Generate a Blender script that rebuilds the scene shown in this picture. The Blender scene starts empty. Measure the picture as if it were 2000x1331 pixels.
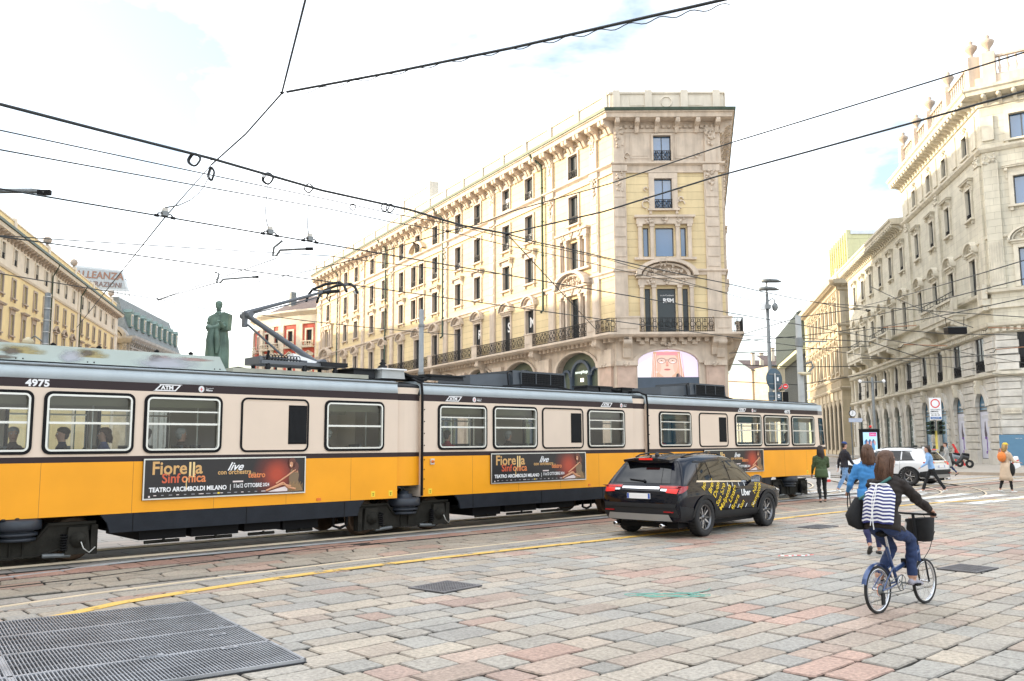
import bpy, bmesh, math, random
from mathutils import Matrix, Vector, noise
R = math.radians
sc = bpy.context.scene
COL = sc.collection
# ---------------------------------------------------------------- camera
FPX, EYE = 1700.0, 1.83
PIT, ROL = math.atan(201 / 1700.0), 0.0055
_fw = Vector((0, math.cos(PIT), math.sin(PIT))); _up = Vector((0, -math.sin(PIT), math.cos(PIT))); _rt = Vector((1, 0, 0))
rt = _rt * math.cos(ROL) - _up * math.sin(ROL); up = _rt * math.sin(ROL) + _up * math.cos(ROL)
cd = bpy.data.cameras.new('camera'); cam = bpy.data.objects.new('camera', cd); COL.objects.link(cam)
cd.sensor_width = 36; cd.lens = 36 * FPX / 2000; cd.clip_start = .1; cd.clip_end = 3000
cam.matrix_world = Matrix(((rt.x, up.x, -_fw.x, 0), (rt.y, up.y, -_fw.y, 0), (rt.z, up.z, -_fw.z, EYE), (0, 0, 0, 1)))
sc.camera = cam
# ---------------------------------------------------------------- light
SUNDIR = Vector((-.95, .195, .225)).normalized()
w = bpy.data.worlds.new("World"); sc.world = w; w.use_nodes = True
nt = w.node_tree; N = nt.nodes; L = nt.links; N.clear()
def nn(t, **k):
    n = N.new(t)
    for a, b in k.items(): setattr(n, a, b)
    return n
sky = nn('ShaderNodeTexSky', sky_type='NISHITA', sun_disc=False)
sky.sun_elevation = math.asin(SUNDIR.z); sky.sun_rotation = math.atan2(SUNDIR.x, SUNDIR.y); sky.air_density = 1.0; sky.dust_density = 2.0
b1 = nn('ShaderNodeBackground'); b1.inputs[1].default_value = .13; L.new(sky.outputs[0], b1.inputs[0])
b2 = nn('ShaderNodeBackground'); b2.inputs[0].default_value = (.97, .985, 1, 1); b2.inputs[1].default_value = 1.12
tc = nn('ShaderNodeTexCoord'); sz = nn('ShaderNodeSeparateXYZ'); L.new(tc.outputs['Generated'], sz.inputs[0]); mz = nn('ShaderNodeMapRange'); mz.inputs['From Min'].default_value = 0; mz.inputs['From Max'].default_value = 1; mz.inputs['To Min'].default_value = .88; mz.inputs['To Max'].default_value = 1.55; L.new(sz.outputs[2], mz.inputs[0]); L.new(mz.outputs[0], b2.inputs[1]); mp = nn('ShaderNodeMapping'); mp.inputs['Scale'].default_value = (1, 1, 2.4)
L.new(tc.outputs['Generated'], mp.inputs[0])
no = nn('ShaderNodeTexNoise'); no.inputs['Scale'].default_value = 2.1; no.inputs['Detail'].default_value = 7; no.inputs['Roughness'].default_value = .55; no.inputs['Distortion'].default_value = .35
L.new(mp.outputs[0], no.inputs[0])
cr = nn('ShaderNodeValToRGB'); cr.color_ramp.elements[0].position = .41; cr.color_ramp.elements[0].color = (.08, .08, .08, 1); cr.color_ramp.elements[1].position = .63; cr.color_ramp.elements[1].color = (1, 1, 1, 1)
L.new(no.outputs[0], cr.inputs[0])
mx = nn('ShaderNodeMixShader'); L.new(cr.outputs[0], mx.inputs[0]); L.new(b1.outputs[0], mx.inputs[1]); L.new(b2.outputs[0], mx.inputs[2])
wo = nn('ShaderNodeOutputWorld'); L.new(mx.outputs[0], wo.inputs[0])
sd = bpy.data.lights.new('sun', 'SUN'); sd.energy = 2.8; sd.angle = R(.6); sd.color = (1, .84, .62)
so = bpy.data.objects.new('sun', sd); COL.objects.link(so); so.rotation_euler = SUNDIR.to_track_quat('Z', 'Y').to_euler(); so.location = (-60, 0, 60)
vs = sc.view_settings; vs.view_transform = 'Standard'; vs.look = 'None'; vs.exposure = 1.58; vs.gamma = 1
sc.render.engine = 'CYCLES'; sc.cycles.use_denoising = True; sc.cycles.max_bounces = 8; sc.cycles.transparent_max_bounces = 16
try: sc.cycles.denoiser = 'OPENIMAGEDENOISE'
except Exception: pass

# ---------------------------------------------------------------- helpers
def pray(x, y):
    return _fw + rt * ((x - 1000) / FPX) - up * ((y - 665.5) / FPX)
def at(x, y, Y):                       # survey point seen at (x, y), Y metres ahead
    r = pray(x, y); t = Y / r.y; return Vector((0, 0, EYE)) + r * t
def gz(x, y, z=0.0):                   # survey point on the level z
    r = pray(x, y); t = (z - EYE) / r.z; return Vector((0, 0, EYE)) + r * t
def tr(x=0, y=0, z=0, rz=0, rx=0, ry=0, s=1):
    m = Matrix.Translation((x, y, z)) @ Matrix.Rotation(rz, 4, 'Z') @ Matrix.Rotation(ry, 4, 'Y') @ Matrix.Rotation(rx, 4, 'X')
    if s != 1: m = m @ (Matrix.Scale(s, 4) if not isinstance(s, tuple) else Matrix.Diagonal((*s, 1)))
    return m
def frame(o, d):                       # facade frame: x along the wall to the right seen from outside, y into the wall, z up
    d = Vector((d[0], d[1], 0)).normalized(); y = Vector((-d.y, d.x, 0))
    return Matrix(((d.x, y.x, 0, o[0]), (d.y, y.y, 0, o[1]), (0, 0, 1, 0), (0, 0, 0, 1)))
def tag(o, label=None, cat=None, group=None, kind=None):
    if label: o['label'] = label
    if cat: o['category'] = cat
    if group: o['group'] = group
    if kind: o['kind'] = kind
    return o
def thing(name, label, cat, group=None, M=None):
    o = bpy.data.objects.new(name, None); o.empty_display_size = .3; COL.objects.link(o)
    if M is not None: o.matrix_world = M
    return tag(o, label, cat, group)
def place(name, me, parent=None, M=None):
    o = bpy.data.objects.new(name, me); COL.objects.link(o)
    if parent is not None: o.parent = parent
    if M is not None: o.matrix_local = M
    return o
def copytree(src, M, label=None, group=None):
    def rec(o, p):
        c = o.copy(); COL.objects.link(c)
        if p is not None: c.parent = p; c.matrix_parent_inverse = Matrix(); c.matrix_local = o.matrix_local
        for k in list(o.children): rec(k, c)
        return c
    kids = list(src.children); c = src.copy(); COL.objects.link(c)
    for k in kids: rec(k, c)
    c.matrix_world = M
    if label: c['label'] = label
    if group: c['group'] = group
    return c
class MB:
    def __init__(s): s.v = []; s.f = []; s.mi = []; s.sm = []; s.mats = []; s.M = Matrix(); s.cl = None
    def mat(s, m):
        if m not in s.mats: s.mats.append(m)
        return s.mats.index(m)
    def add(s, vs_, fs, m, smooth=False):
        b = len(s.v); M = s.M
        s.v += [M @ Vector(p) for p in vs_]; k = s.mat(m)
        for f in fs: s.f.append([b + i for i in f]); s.mi.append(k); s.sm.append(smooth)
    def box(s, x0, x1, y0, y1, z0, z1, m):
        s.add([(x0, y0, z0), (x1, y0, z0), (x1, y1, z0), (x0, y1, z0), (x0, y0, z1), (x1, y0, z1), (x1, y1, z1), (x0, y1, z1)],
              [(0, 3, 2, 1), (4, 5, 6, 7), (0, 1, 5, 4), (1, 2, 6, 5), (2, 3, 7, 6), (3, 0, 4, 7)], m)
    def taper(s, x0, x1, y0, y1, z0, z1, m, tx=0, ty=0):   # box whose top is inset
        s.add([(x0, y0, z0), (x1, y0, z0), (x1, y1, z0), (x0, y1, z0), (x0 + tx, y0 + ty, z1), (x1 - tx, y0 + ty, z1), (x1 - tx, y1 - ty, z1), (x0 + tx, y1 - ty, z1)],
              [(0, 3, 2, 1), (4, 5, 6, 7), (0, 1, 5, 4), (1, 2, 6, 5), (2, 3, 7, 6), (3, 0, 4, 7)], m)
    def quad(s, a, b, c, d, m): s.add([a, b, c, d], [(0, 1, 2, 3)], m)
    def prism(s, poly, a0, a1, m, ax='y', smooth=False):   # polygon in the other two axes, extruded along ax
        n = len(poly)
        def P(p, a): return (p[0], a, p[1]) if ax == 'y' else (a, p[0], p[1]) if ax == 'x' else (p[0], p[1], a)
        vs_ = [P(p, a0) for p in poly] + [P(p, a1) for p in poly]
        s.add(vs_, [tuple(range(n))[::-1], tuple(range(n, 2 * n))], m)
        s.add(vs_, [(i, (i + 1) % n, n + (i + 1) % n, n + i) for i in range(n)], m, smooth)
    def tube(s, pts, r, m, n=6, closed=False, cap=True):
        pts = [Vector(p) for p in pts]; k = len(pts); rr = r if isinstance(r, (list, tuple)) else [r] * k
        vs_ = []; prev = None
        for i, p in enumerate(pts):
            a = pts[(i - 1) % k] if (closed or i > 0) else p; b = pts[(i + 1) % k] if (closed or i < k - 1) else p
            t = (b - a); t = t.normalized() if t.length > 1e-9 else Vector((0, 0, 1))
            if prev is None:
                q = Vector((0, 0, 1)) if abs(t.z) < .9 else Vector((1, 0, 0)); u = t.cross(q).normalized()
            else:
                u = (prev - t * prev.dot(t)); u = u.normalized() if u.length > 1e-6 else t.orthogonal().normalized()
            prev = u; v = t.cross(u)
            for j in range(n):
                g = 2 * math.pi * j / n; vs_.append(p + (u * math.cos(g) + v * math.sin(g)) * rr[i])
        fs = []
        for i in range(k if closed else k - 1):
            i2 = (i + 1) % k
            for j in range(n): fs.append((i * n + j, i * n + (j + 1) % n, i2 * n + (j + 1) % n, i2 * n + j))
        s.add(vs_, fs, m, True)
        if cap and not closed: s.add(vs_[:n] + vs_[-n:], [tuple(range(n))[::-1], tuple(range(n, 2 * n))], m)
    def lathe(s, prof, m, n=16, M=None, smooth=True, a0=0, a1=2 * math.pi):
        old = s.M
        if M is not None: s.M = old @ M
        full = abs(a1 - a0 - 2 * math.pi) < 1e-6; c = n if full else n + 1; vs_ = []
        for r, z in prof:
            for j in range(c):
                g = a0 + (a1 - a0) * j / n; vs_.append((r * math.cos(g), r * math.sin(g), z))
        fs = []
        for i in range(len(prof) - 1):
            for j in range(n):
                j2 = (j + 1) % c; fs.append((i * c + j, i * c + j2, (i + 1) * c + j2, (i + 1) * c + j))
        s.add(vs_, fs, m, smooth); s.M = old
    def cyl(s, p0, p1, r, m, n=10): s.tube([p0, p1], r, m, n)
    def sph(s, c, r, m, n=10, sc_=(1, 1, 1)):
        prof = [(max(1e-4, math.sin(math.pi * i / (n // 2 + 2))) * r, -math.cos(math.pi * i / (n // 2 + 2)) * r) for i in range(n // 2 + 3)]
        s.lathe(prof, m, n, Matrix.Translation(c) @ Matrix.Diagonal((*sc_, 1)))
    def rring(s, x0, x1, z0, z1, r, wd, ya, yb, m, k=5):   # rounded rectangular ring in the xz plane between depths ya..yb
        def loop(i):
            a0, a1, b0, b1, q = x0 + i, x1 - i, z0 + i, z1 - i, max(.002, r - i); out = []
            for cx, cz, st in ((a1 - q, b1 - q, 0), (a0 + q, b1 - q, 90), (a0 + q, b0 + q, 180), (a1 - q, b0 + q, 270)):
                for j in range(k + 1):
                    g = R(st + 90 * j / k); out.append((cx + q * math.cos(g), cz + q * math.sin(g)))
            return out
        o, i_ = loop(0), loop(wd); n = len(o)
        vs_ = [(p[0], ya, p[1]) for p in o] + [(p[0], ya, p[1]) for p in i_] + [(p[0], yb, p[1]) for p in o] + [(p[0], yb, p[1]) for p in i_]
        fs = []
        for j in range(n):
            q = (j + 1) % n; fs += [(j, q, n + q, n + j), (j, 2 * n + j, 2 * n + q, q), (n + j, n + q, 3 * n + q, 3 * n + j)]
        s.add(vs_, fs, m)
    def text(s, txt, size, m, M=None, ex=.004, off=0.0, shear=0.0, sx=1.0, align='LEFT', sp=1.0, fit=None):
        c = bpy.data.curves.new('lettering', 'FONT'); c.body = txt; c.size = size; c.extrude = ex; c.offset = off; c.shear = shear; c.align_x = align; c.resolution_u = 3; c.space_character = sp
        o = bpy.data.objects.new('lettering', c); me = bpy.data.meshes.new_from_object(o)
        if fit: xs = [v.co.x for v in me.vertices]; sx = fit / (max(xs) - min(xs))
        old = s.M
        T = (M if M is not None else Matrix()) @ Matrix.Rotation(R(90), 4, 'X') @ Matrix.Diagonal((sx, 1, 1, 1))
        s.M = old @ T; s.add([v.co.copy() for v in me.vertices], [tuple(p.vertices) for p in me.polygons], m); s.M = old
        bpy.data.objects.remove(o); bpy.data.curves.remove(c); bpy.data.meshes.remove(me)
    def mesh(s, name):
        me = bpy.data.meshes.new(name); me.from_pydata([tuple(v) for v in s.v], [], s.f)
        for m in s.mats: me.materials.append(m)
        me.polygons.foreach_set('material_index', s.mi); me.polygons.foreach_set('use_smooth', s.sm); me.update(); return me
    def build(s, name, parent=None, M=None): return place(name, s.mesh(name), parent, M)
def clean(o, d=1e-4):
    bm = bmesh.new(); bm.from_mesh(o.data); bmesh.ops.remove_doubles(bm, verts=bm.verts, dist=d); bmesh.ops.recalc_face_normals(bm, faces=bm.faces); bm.to_mesh(o.data); bm.free(); return o
def bevel(o, wd, seg=2):
    clean(o); m = o.modifiers.new('bevel', 'BEVEL'); m.width = wd; m.segments = seg; m.limit_method = 'ANGLE'; m.angle_limit = R(35); return o

# ---------------------------------------------------------------- materials
def mat(name, base, rough=.7, metal=0.0, var=.12, vs_=3.0, bump=.0, bs=40.0, spec=.5, brick=None, stain=0.0, attr=None, emit=None, coat=0.0, fine=.0, scol=None):
    m = bpy.data.materials.new(name); m.use_nodes = True; t = m.node_tree; p = t.nodes['Principled BSDF']
    def n(ty, **k):
        q = t.nodes.new(ty)
        for a, b in k.items():
            if a in q.inputs.keys() if hasattr(q.inputs, 'keys') else False: q.inputs[a].default_value = b
            else: setattr(q, a, b)
        return q
    l = t.links.new; p.inputs['Roughness'].default_value = rough; p.inputs['Metallic'].default_value = metal
    p.inputs['Specular IOR Level'].default_value = spec; p.inputs['Coat Weight'].default_value = coat
    tc = n('ShaderNodeTexCoord'); co = tc.outputs['Object']; b = (*base, 1)
    if attr:
        a = n('ShaderNodeAttribute', attribute_name=attr); col = a.outputs['Color']
    else:
        rg = n('ShaderNodeRGB'); rg.outputs[0].default_value = b; col = rg.outputs[0]
    def mul(col, fac_socket, lo, hi):
        mr = n('ShaderNodeMapRange'); mr.inputs['From Min'].default_value = .3; mr.inputs['From Max'].default_value = .7; mr.inputs['To Min'].default_value = lo; mr.inputs['To Max'].default_value = hi
        l(fac_socket, mr.inputs[0]); v = n('ShaderNodeVectorMath', operation='SCALE'); l(col, v.inputs[0]); l(mr.outputs[0], v.inputs['Scale']); return v.outputs[0]
    if var:
        q = n('ShaderNodeTexNoise'); q.inputs['Scale'].default_value = vs_; q.inputs['Detail'].default_value = 6; l(co, q.inputs[0]); col = mul(col, q.outputs[0], 1 - var, 1 + var * .6)
    if fine:
        q = n('ShaderNodeTexNoise'); q.inputs['Scale'].default_value = bs * 1.7; q.inputs['Detail'].default_value = 3; q.inputs['Roughness'].default_value = .7; l(co, q.inputs[0]); col = mul(col, q.outputs[0], 1 - fine, 1 + fine * .6)
    if stain:
        mp = n('ShaderNodeMapping'); mp.inputs['Scale'].default_value = (1.3, 1.3, .16); l(co, mp.inputs[0])
        q = n('ShaderNodeTexNoise'); q.inputs['Scale'].default_value = 1.6; q.inputs['Detail'].default_value = 8; q.inputs['Roughness'].default_value = .62; l(mp.outputs[0], q.inputs[0])
        mr = n('ShaderNodeMapRange'); mr.inputs['From Min'].default_value = .46; mr.inputs['From Max'].default_value = .7; mr.inputs['To Max'].default_value = stain; l(q.outputs[0], mr.inputs[0])
        mi = n('ShaderNodeMix', data_type='RGBA'); l(mr.outputs[0], mi.inputs[0]); l(col, mi.inputs[6]); mi.inputs[7].default_value = (*(scol or (base[0] * .35, base[1] * .33, base[2] * .32)), 1); col = mi.outputs[2]
    hgt = None
    if brick:
        bw, bh, mo, dk = brick; sx = n('ShaderNodeSeparateXYZ'); l(co, sx.inputs[0]); cx = n('ShaderNodeCombineXYZ')
        ad = n('ShaderNodeMath', operation='ADD'); l(sx.outputs[0], ad.inputs[0]); l(sx.outputs[1], ad.inputs[1]); l(ad.outputs[0], cx.inputs[0]); l(sx.outputs[2], cx.inputs[1])
        br = n('ShaderNodeTexBrick'); l(cx.outputs[0], br.inputs['Vector']); br.inputs['Scale'].default_value = 1; br.inputs['Brick Width'].default_value = bw; br.inputs['Row Height'].default_value = bh; br.inputs['Mortar Size'].default_value = mo; br.inputs['Mortar Smooth'].default_value = .3
        br.inputs['Color1'].default_value = (1, 1, 1, 1); br.inputs['Color2'].default_value = (.9, .9, .9, 1); br.inputs['Mortar'].default_value = (dk, dk, dk, 1)
        v = n('ShaderNodeVectorMath', operation='MULTIPLY'); l(col, v.inputs[0]); l(br.outputs['Color'], v.inputs[1]); col = v.outputs[0]; hgt = br.outputs['Fac']
    l(col, p.inputs['Base Color'])
    if bump or hgt:
        q = n('ShaderNodeTexNoise'); q.inputs['Scale'].default_value = bs; q.inputs['Detail'].default_value = 5; l(co, q.inputs[0]); bp = n('ShaderNodeBump'); bp.inputs['Strength'].default_value = bump or .1; bp.inputs['Distance'].default_value = .02; l(q.outputs[0], bp.inputs['Height'])
        if hgt:
            b3 = n('ShaderNodeBump', invert=True); b3.inputs['Strength'].default_value = .7; b3.inputs['Distance'].default_value = .04; l(hgt, b3.inputs['Height']); l(bp.outputs[0], b3.inputs['Normal']); bp = b3
        l(bp.outputs[0], p.inputs['Normal'])
    if emit: p.inputs['Emission Color'].default_value = (*emit[:3], 1); p.inputs['Emission Strength'].default_value = emit[3]
    return m
def glassmat(name, tint=(.75, .82, .8), dark=.15, rough=.01, f0=1.5):
    m = bpy.data.materials.new(name); m.use_nodes = True; t = m.node_tree; t.nodes.clear(); l = t.links.new
    a = t.nodes.new('ShaderNodeBsdfTransparent'); a.inputs[0].default_value = (*tint, 1); g = t.nodes.new('ShaderNodeBsdfGlossy'); g.inputs['Roughness'].default_value = rough
    fr = t.nodes.new('ShaderNodeFresnel'); fr.inputs[0].default_value = f0; x = t.nodes.new('ShaderNodeMixShader'); l(fr.outputs[0], x.inputs[0]); l(a.outputs[0], x.inputs[1]); l(g.outputs[0], x.inputs[2])
    o = t.nodes.new('ShaderNodeOutputMaterial'); l(x.outputs[0], o.inputs[0]); return m
def winmat(name, base=(.035, .045, .055), rough=.06, wob=.05, f=.25):
    m = bpy.data.materials.new(name); m.use_nodes = True; t = m.node_tree; p = t.nodes['Principled BSDF']; l = t.links.new
    tc = t.nodes.new('ShaderNodeTexCoord'); q = t.nodes.new('ShaderNodeTexNoise'); q.inputs['Scale'].default_value = .9; l(tc.outputs['Object'], q.inputs[0])
    bp = t.nodes.new('ShaderNodeBump'); bp.inputs['Strength'].default_value = wob; bp.inputs['Distance'].default_value = .15; l(q.outputs[0], bp.inputs['Height']); l(bp.outputs[0], p.inputs['Normal'])
    p.inputs['Base Color'].default_value = (*base, 1); p.inputs['Roughness'].default_value = rough; p.inputs['Specular IOR Level'].default_value = .5; p.inputs['IOR'].default_value = 1.5 + f; return m
M_ = {}
M_['plaster'] = mat('yellow_plaster', (.72, .58, .34), .85, var=.10, vs_=.5, bump=.15, bs=18, brick=(60, .62, .014, .62), stain=.16)
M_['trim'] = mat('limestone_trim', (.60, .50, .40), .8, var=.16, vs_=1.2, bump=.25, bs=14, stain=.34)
M_['trimd'] = mat('darker_trim_stone', (.42, .34, .27), .8, var=.2, vs_=1.2, bump=.25, bs=14, stain=.35)  # darker trim stone for reveals, urns, finials and some window surrounds
M_['parapet'] = mat('parapet_stone', (.66, .60, .50), .85, var=.1, vs_=1, bump=.2, bs=12, stain=.15)
M_['pinkstone'] = mat('pink_marble', (.52, .38, .30), .6, var=.18, vs_=1.6, bump=.1, bs=9)
M_['gutter'] = mat('green_gutter', (.05, .075, .05), .5, metal=.3, var=.3, vs_=2)
M_['iron'] = mat('black_iron', (.018, .018, .019), .6, var=.1, spec=.25)
M_['wframe'] = mat('dark_window_frame', (.06, .065, .07), .5, var=.05)
M_['wwhite'] = mat('white_blind', (.75, .75, .73), .6, var=.05)
M_['glass'] = winmat('window_glass', (.02, .028, .032), .12, .04, .0)
M_['glassb'] = winmat('mirror_window_glass', (.045, .13, .27), .05, .03, .5)
M_['glassblue'] = winmat('blue_shop_film', (.09, .22, .35), .25, .02, .0)
M_['grey'] = mat('grey_limestone', (.64, .60, .49), .85, var=.12, vs_=.8, bump=.3, bs=10, stain=.26, brick=(1.3, .52, .012, .68))
M_['greytrim'] = mat('grey_limestone_carving', (.64, .595, .49), .85, var=.16, vs_=1.5, bump=.3, bs=12, stain=.32)
M_['rust'] = mat('rusticated_stone', (.62, .595, .54), .9, var=.2, vs_=1.4, bump=.6, bs=16, stain=.15)
M_['ochre'] = mat('ochre_plaster', (.50, .42, .29), .85, var=.12, vs_=.6, bump=.15, bs=12, brick=(60, .5, .012, .72), stain=.2)
M_['ochret'] = mat('ochre_stone_trim', (.49, .42, .31), .85, var=.14, vs_=1, bump=.2, bs=12, stain=.3)
M_['slate'] = mat('slate_roof', (.20, .22, .22), .7, var=.2, vs_=1.5, brick=(.5, .3, .01, .6))
M_['copper'] = mat('green_copper', (.15, .22, .20), .6, var=.3, vs_=2)
M_['terra'] = mat('terracotta_roof', (.14, .10, .09), .8, var=.25, vs_=2, brick=(.3, .35, .03, .5))
M_['redp'] = mat('red_plaster', (.55, .11, .075), .85, var=.1, vs_=1)
M_['creamp'] = mat('cream_plaster', (.66, .58, .46), .85, var=.1, vs_=1, stain=.1)
M_['black'] = mat('black_rubber', (.007, .007, .008), .7, var=.1, spec=.2)
M_['blackp'] = mat('black_plastic', (.016, .017, .019), .6, var=.1, spec=.25)
M_['white'] = mat('white_paint', (.8, .8, .8), .5, var=.03)
M_['steel'] = mat('brushed_steel', (.55, .56, .57), .35, metal=.9, var=.1)
M_['dsteel'] = mat('dark_galvanised', (.16, .17, .17), .5, metal=.5, var=.2, vs_=6)
M_['pole'] = mat('grey_pole_paint', (.20, .215, .22), .5, metal=.2, var=.15, vs_=3)
M_['red'] = mat('red_paint', (.65, .03, .03), .4, var=.05)
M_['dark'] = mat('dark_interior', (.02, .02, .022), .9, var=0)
# ================================================================ ground
G = frame((0, 0), (.7363, .6766)); GI = G.inverted()
def gl(x, y): p = GI @ gz(x, y); return (p.x, p.y)
def spline(pts, step=.5):
    out = []; n = len(pts)
    for i in range(n - 1):
        p0, p1, p2, p3 = (Vector(pts[max(0, min(n - 1, i + k))]) for k in (-1, 0, 1, 2)); k = max(1, int((p2 - p1).length / step))
        for j in range(k):
            t = j / k; out.append(.5 * ((2 * p1) + (p2 - p0) * t + (2 * p0 - 5 * p1 + 4 * p2 - p3) * t * t + (3 * p1 - p0 - 3 * p2 + p3) * t ** 3))
    out.append(Vector(pts[-1])); return out
def strip(mb, pts, wd, z0, z1, m):
    P = [Vector((p[0], p[1])) for p in pts]; k = len(P); Lp = []; Rp = []
    for i in range(k):
        t = (P[min(k - 1, i + 1)] - P[max(0, i - 1)]).normalized(); q = Vector((-t.y, t.x)) * wd / 2; Lp.append(P[i] + q); Rp.append(P[i] - q)
    for i in range(k - 1):
        a, b, c, d = Rp[i], Rp[i + 1], Lp[i + 1], Lp[i]
        mb.add([(a.x, a.y, z1), (b.x, b.y, z1), (c.x, c.y, z1), (d.x, d.y, z1), (a.x, a.y, z0), (b.x, b.y, z0), (c.x, c.y, z0), (d.x, d.y, z0)], [(0, 1, 2, 3), (4, 5, 1, 0), (7, 6, 2, 3)], m)
def pavemat(name):
    m = bpy.data.materials.new(name); m.use_nodes = True; t = m.node_tree; p = t.nodes['Principled BSDF']; l = t.links.new; q = t.nodes.new
    tc = q('ShaderNodeTexCoord'); nz = q('ShaderNodeTexNoise'); nz.inputs['Scale'].default_value = .25; nz.inputs['Detail'].default_value = 2
    l(tc.outputs['Object'], nz.inputs[0]); ad = q('ShaderNodeVectorMath'); ad.operation = 'MULTIPLY_ADD'; l(nz.outputs['Color'], ad.inputs[0]); ad.inputs[1].default_value = (.9, .9, 0); l(tc.outputs['Object'], ad.inputs[2])
    br = q('ShaderNodeTexBrick'); l(ad.outputs[0], br.inputs['Vector']); br.inputs['Scale'].default_value = 1; br.inputs['Brick Width'].default_value = .85; br.inputs['Row Height'].default_value = .42
    br.inputs['Mortar Size'].default_value = .012; br.inputs['Color1'].default_value = (.43, .37, .32, 1); br.inputs['Color2'].default_value = (.33, .33, .31, 1); br.inputs['Mortar'].default_value = (.10, .09, .07, 1); br.inputs['Bias'].default_value = -.1
    n2 = q('ShaderNodeTexNoise'); n2.inputs['Scale'].default_value = .12; n2.inputs['Detail'].default_value = 5; l(tc.outputs['Object'], n2.inputs[0])
    mr = q('ShaderNodeMapRange'); mr.inputs['From Min'].default_value = .35; mr.inputs['From Max'].default_value = .65; mr.inputs['To Min'].default_value = .82; mr.inputs['To Max'].default_value = 1.12; l(n2.outputs[0], mr.inputs[0])
    v = q('ShaderNodeVectorMath'); v.operation = 'SCALE'; l(br.outputs['Color'], v.inputs[0]); l(mr.outputs[0], v.inputs['Scale']); l(v.outputs[0], p.inputs['Base Color']); p.inputs['Roughness'].default_value = .7
    return m
M_['pave'] = pavemat('stone_paving'); M_['bed'] = mat('mossy_joint', (.016, .013, .009), .95, var=.5, vs_=3)
def stonemat():
    m = mat('granite_slab', (.3, .3, .3), .62, attr='tint', var=.16, vs_=1.1, fine=.40, bump=.5, bs=15, stain=.10, scol=(.12, .10, .07)); return m
M_['stone'] = stonemat()
g = MB(); S = 900; g.quad((-S, -S, -.03), (S, -S, -.03), (S, S, -.03), (-S, S, -.03), M_['pave']); tag(g.build('ground', None, G), kind='structure')
g = MB(); g.quad((-9, -2, -.024), (44, -2, -.024), (44, 14.7, -.024), (-9, 14.7, -.024), M_['bed']); tag(g.build('paving_bed', None, G), kind='structure')
rnd = random.Random(11)
PAL = [((.40, .355, .295), 5), ((.35, .335, .30), 5), ((.31, .32, .305), 4), ((.43, .35, .28), 3), ((.45, .39, .31), 2), ((.42, .265, .215), .8), ((.39, .305, .25), 1.4), ((.27, .28, .275), 2)]
PALR = [((.47, .27, .215), 3), ((.44, .31, .25), 3), ((.40, .25, .21), 2)]
PALG = [((.26, .26, .25), 4), ((.31, .305, .28), 3), ((.23, .23, .22), 2), ((.36, .34, .29), 1)]
PALH = [((.30, .275, .225), 5), ((.33, .29, .235), 3), ((.27, .25, .21), 2), ((.40, .245, .19), 2.5)]
PALP = [((.42, .20, .155), 4), ((.36, .17, .135), 2), ((.38, .25, .195), 2)]
def pick(p):
    c = rnd.choices([a for a, _ in p], [b for _, b in p])[0]; k = rnd.uniform(.88, 1.1); f = .38; return [min(.9, (x * (1 - f) + y_ * f) * k) for x, y_ in zip(c, (.40, .33, .25))]
class Stones:
    def __init__(s): s.v = []; s.f = []; s.c = []
    def stone(s, poly, col, gap=.010, h=None, cut=.022, jit=.007):
        P = [Vector((a, b)) for a, b in poly]; n = len(P); c = sum(P, Vector((0, 0))) / n; Q = []
        for i in range(n):
            a, b, d = P[i - 1], P[i], P[(i + 1) % n]; e1, e2 = (a - b), (d - b); l1, l2 = e1.length, e2.length
            if l1 < 1e-6 or l2 < 1e-6: continue
            k = cut * rnd.uniform(.5, 1.5); Q.append(b + e1 / l1 * min(k, l1 * .3)); Q.append(b + e2 / l2 * min(k, l2 * .3))
            m_ = max(1, int(l2 / .22))
            for j in range(1, m_): Q.append(b + e2 * (j / m_) + Vector((rnd.uniform(-jit, jit), rnd.uniform(-jit, jit))))
        h = rnd.uniform(-.003, .006) if h is None else h; tx, ty = rnd.uniform(-.007, .007), rnd.uniform(-.007, .007); b0 = len(s.v); k = len(Q)
        for ins, dz in ((gap, -.026), (gap + .003, -.011), (gap + .016, 0)):
            for q in Q:
                d = c - q; q2 = q + d.normalized() * ins; s.v.append((q2.x, q2.y, h + dz + (q2.x - c.x) * tx + (q2.y - c.y) * ty))
        for r_ in (0, 1):
            for j in range(k): j2 = (j + 1) % k; s.f.append((b0 + r_ * k + j, b0 + r_ * k + j2, b0 + (r_ + 1) * k + j2, b0 + (r_ + 1) * k + j)); s.c.append([x * (.22 if r_ == 0 else .72) for x in col])
        s.f.append(tuple(range(b0 + 2 * k, b0 + 3 * k))); s.c.append(col)
    def build(s, name, parent=None, M=G):
        me = bpy.data.meshes.new(name); me.from_pydata(s.v, [], s.f); me.materials.append(M_['stone']); a = me.color_attributes.new('tint', 'FLOAT_COLOR', 'CORNER'); buf = []
        for f, c in zip(s.f, s.c): buf += [c[0], c[1], c[2], 1] * len(f)
        a.data.foreach_set('color', buf); me.update(); return place(name, me, parent, M)
GR = tr(4.28, 10.17, 0, R(-7))           # big grating corner; its own frame runs back along -x, -y
GRI = GR.inverted()
def covered(x, y):
    p = GRI @ Vector((x, y, 0)); return -6.3 < p.x < -.30 and -3.2 < p.y < -.2
st = Stones(); y = -1.4; row = 0
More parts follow.
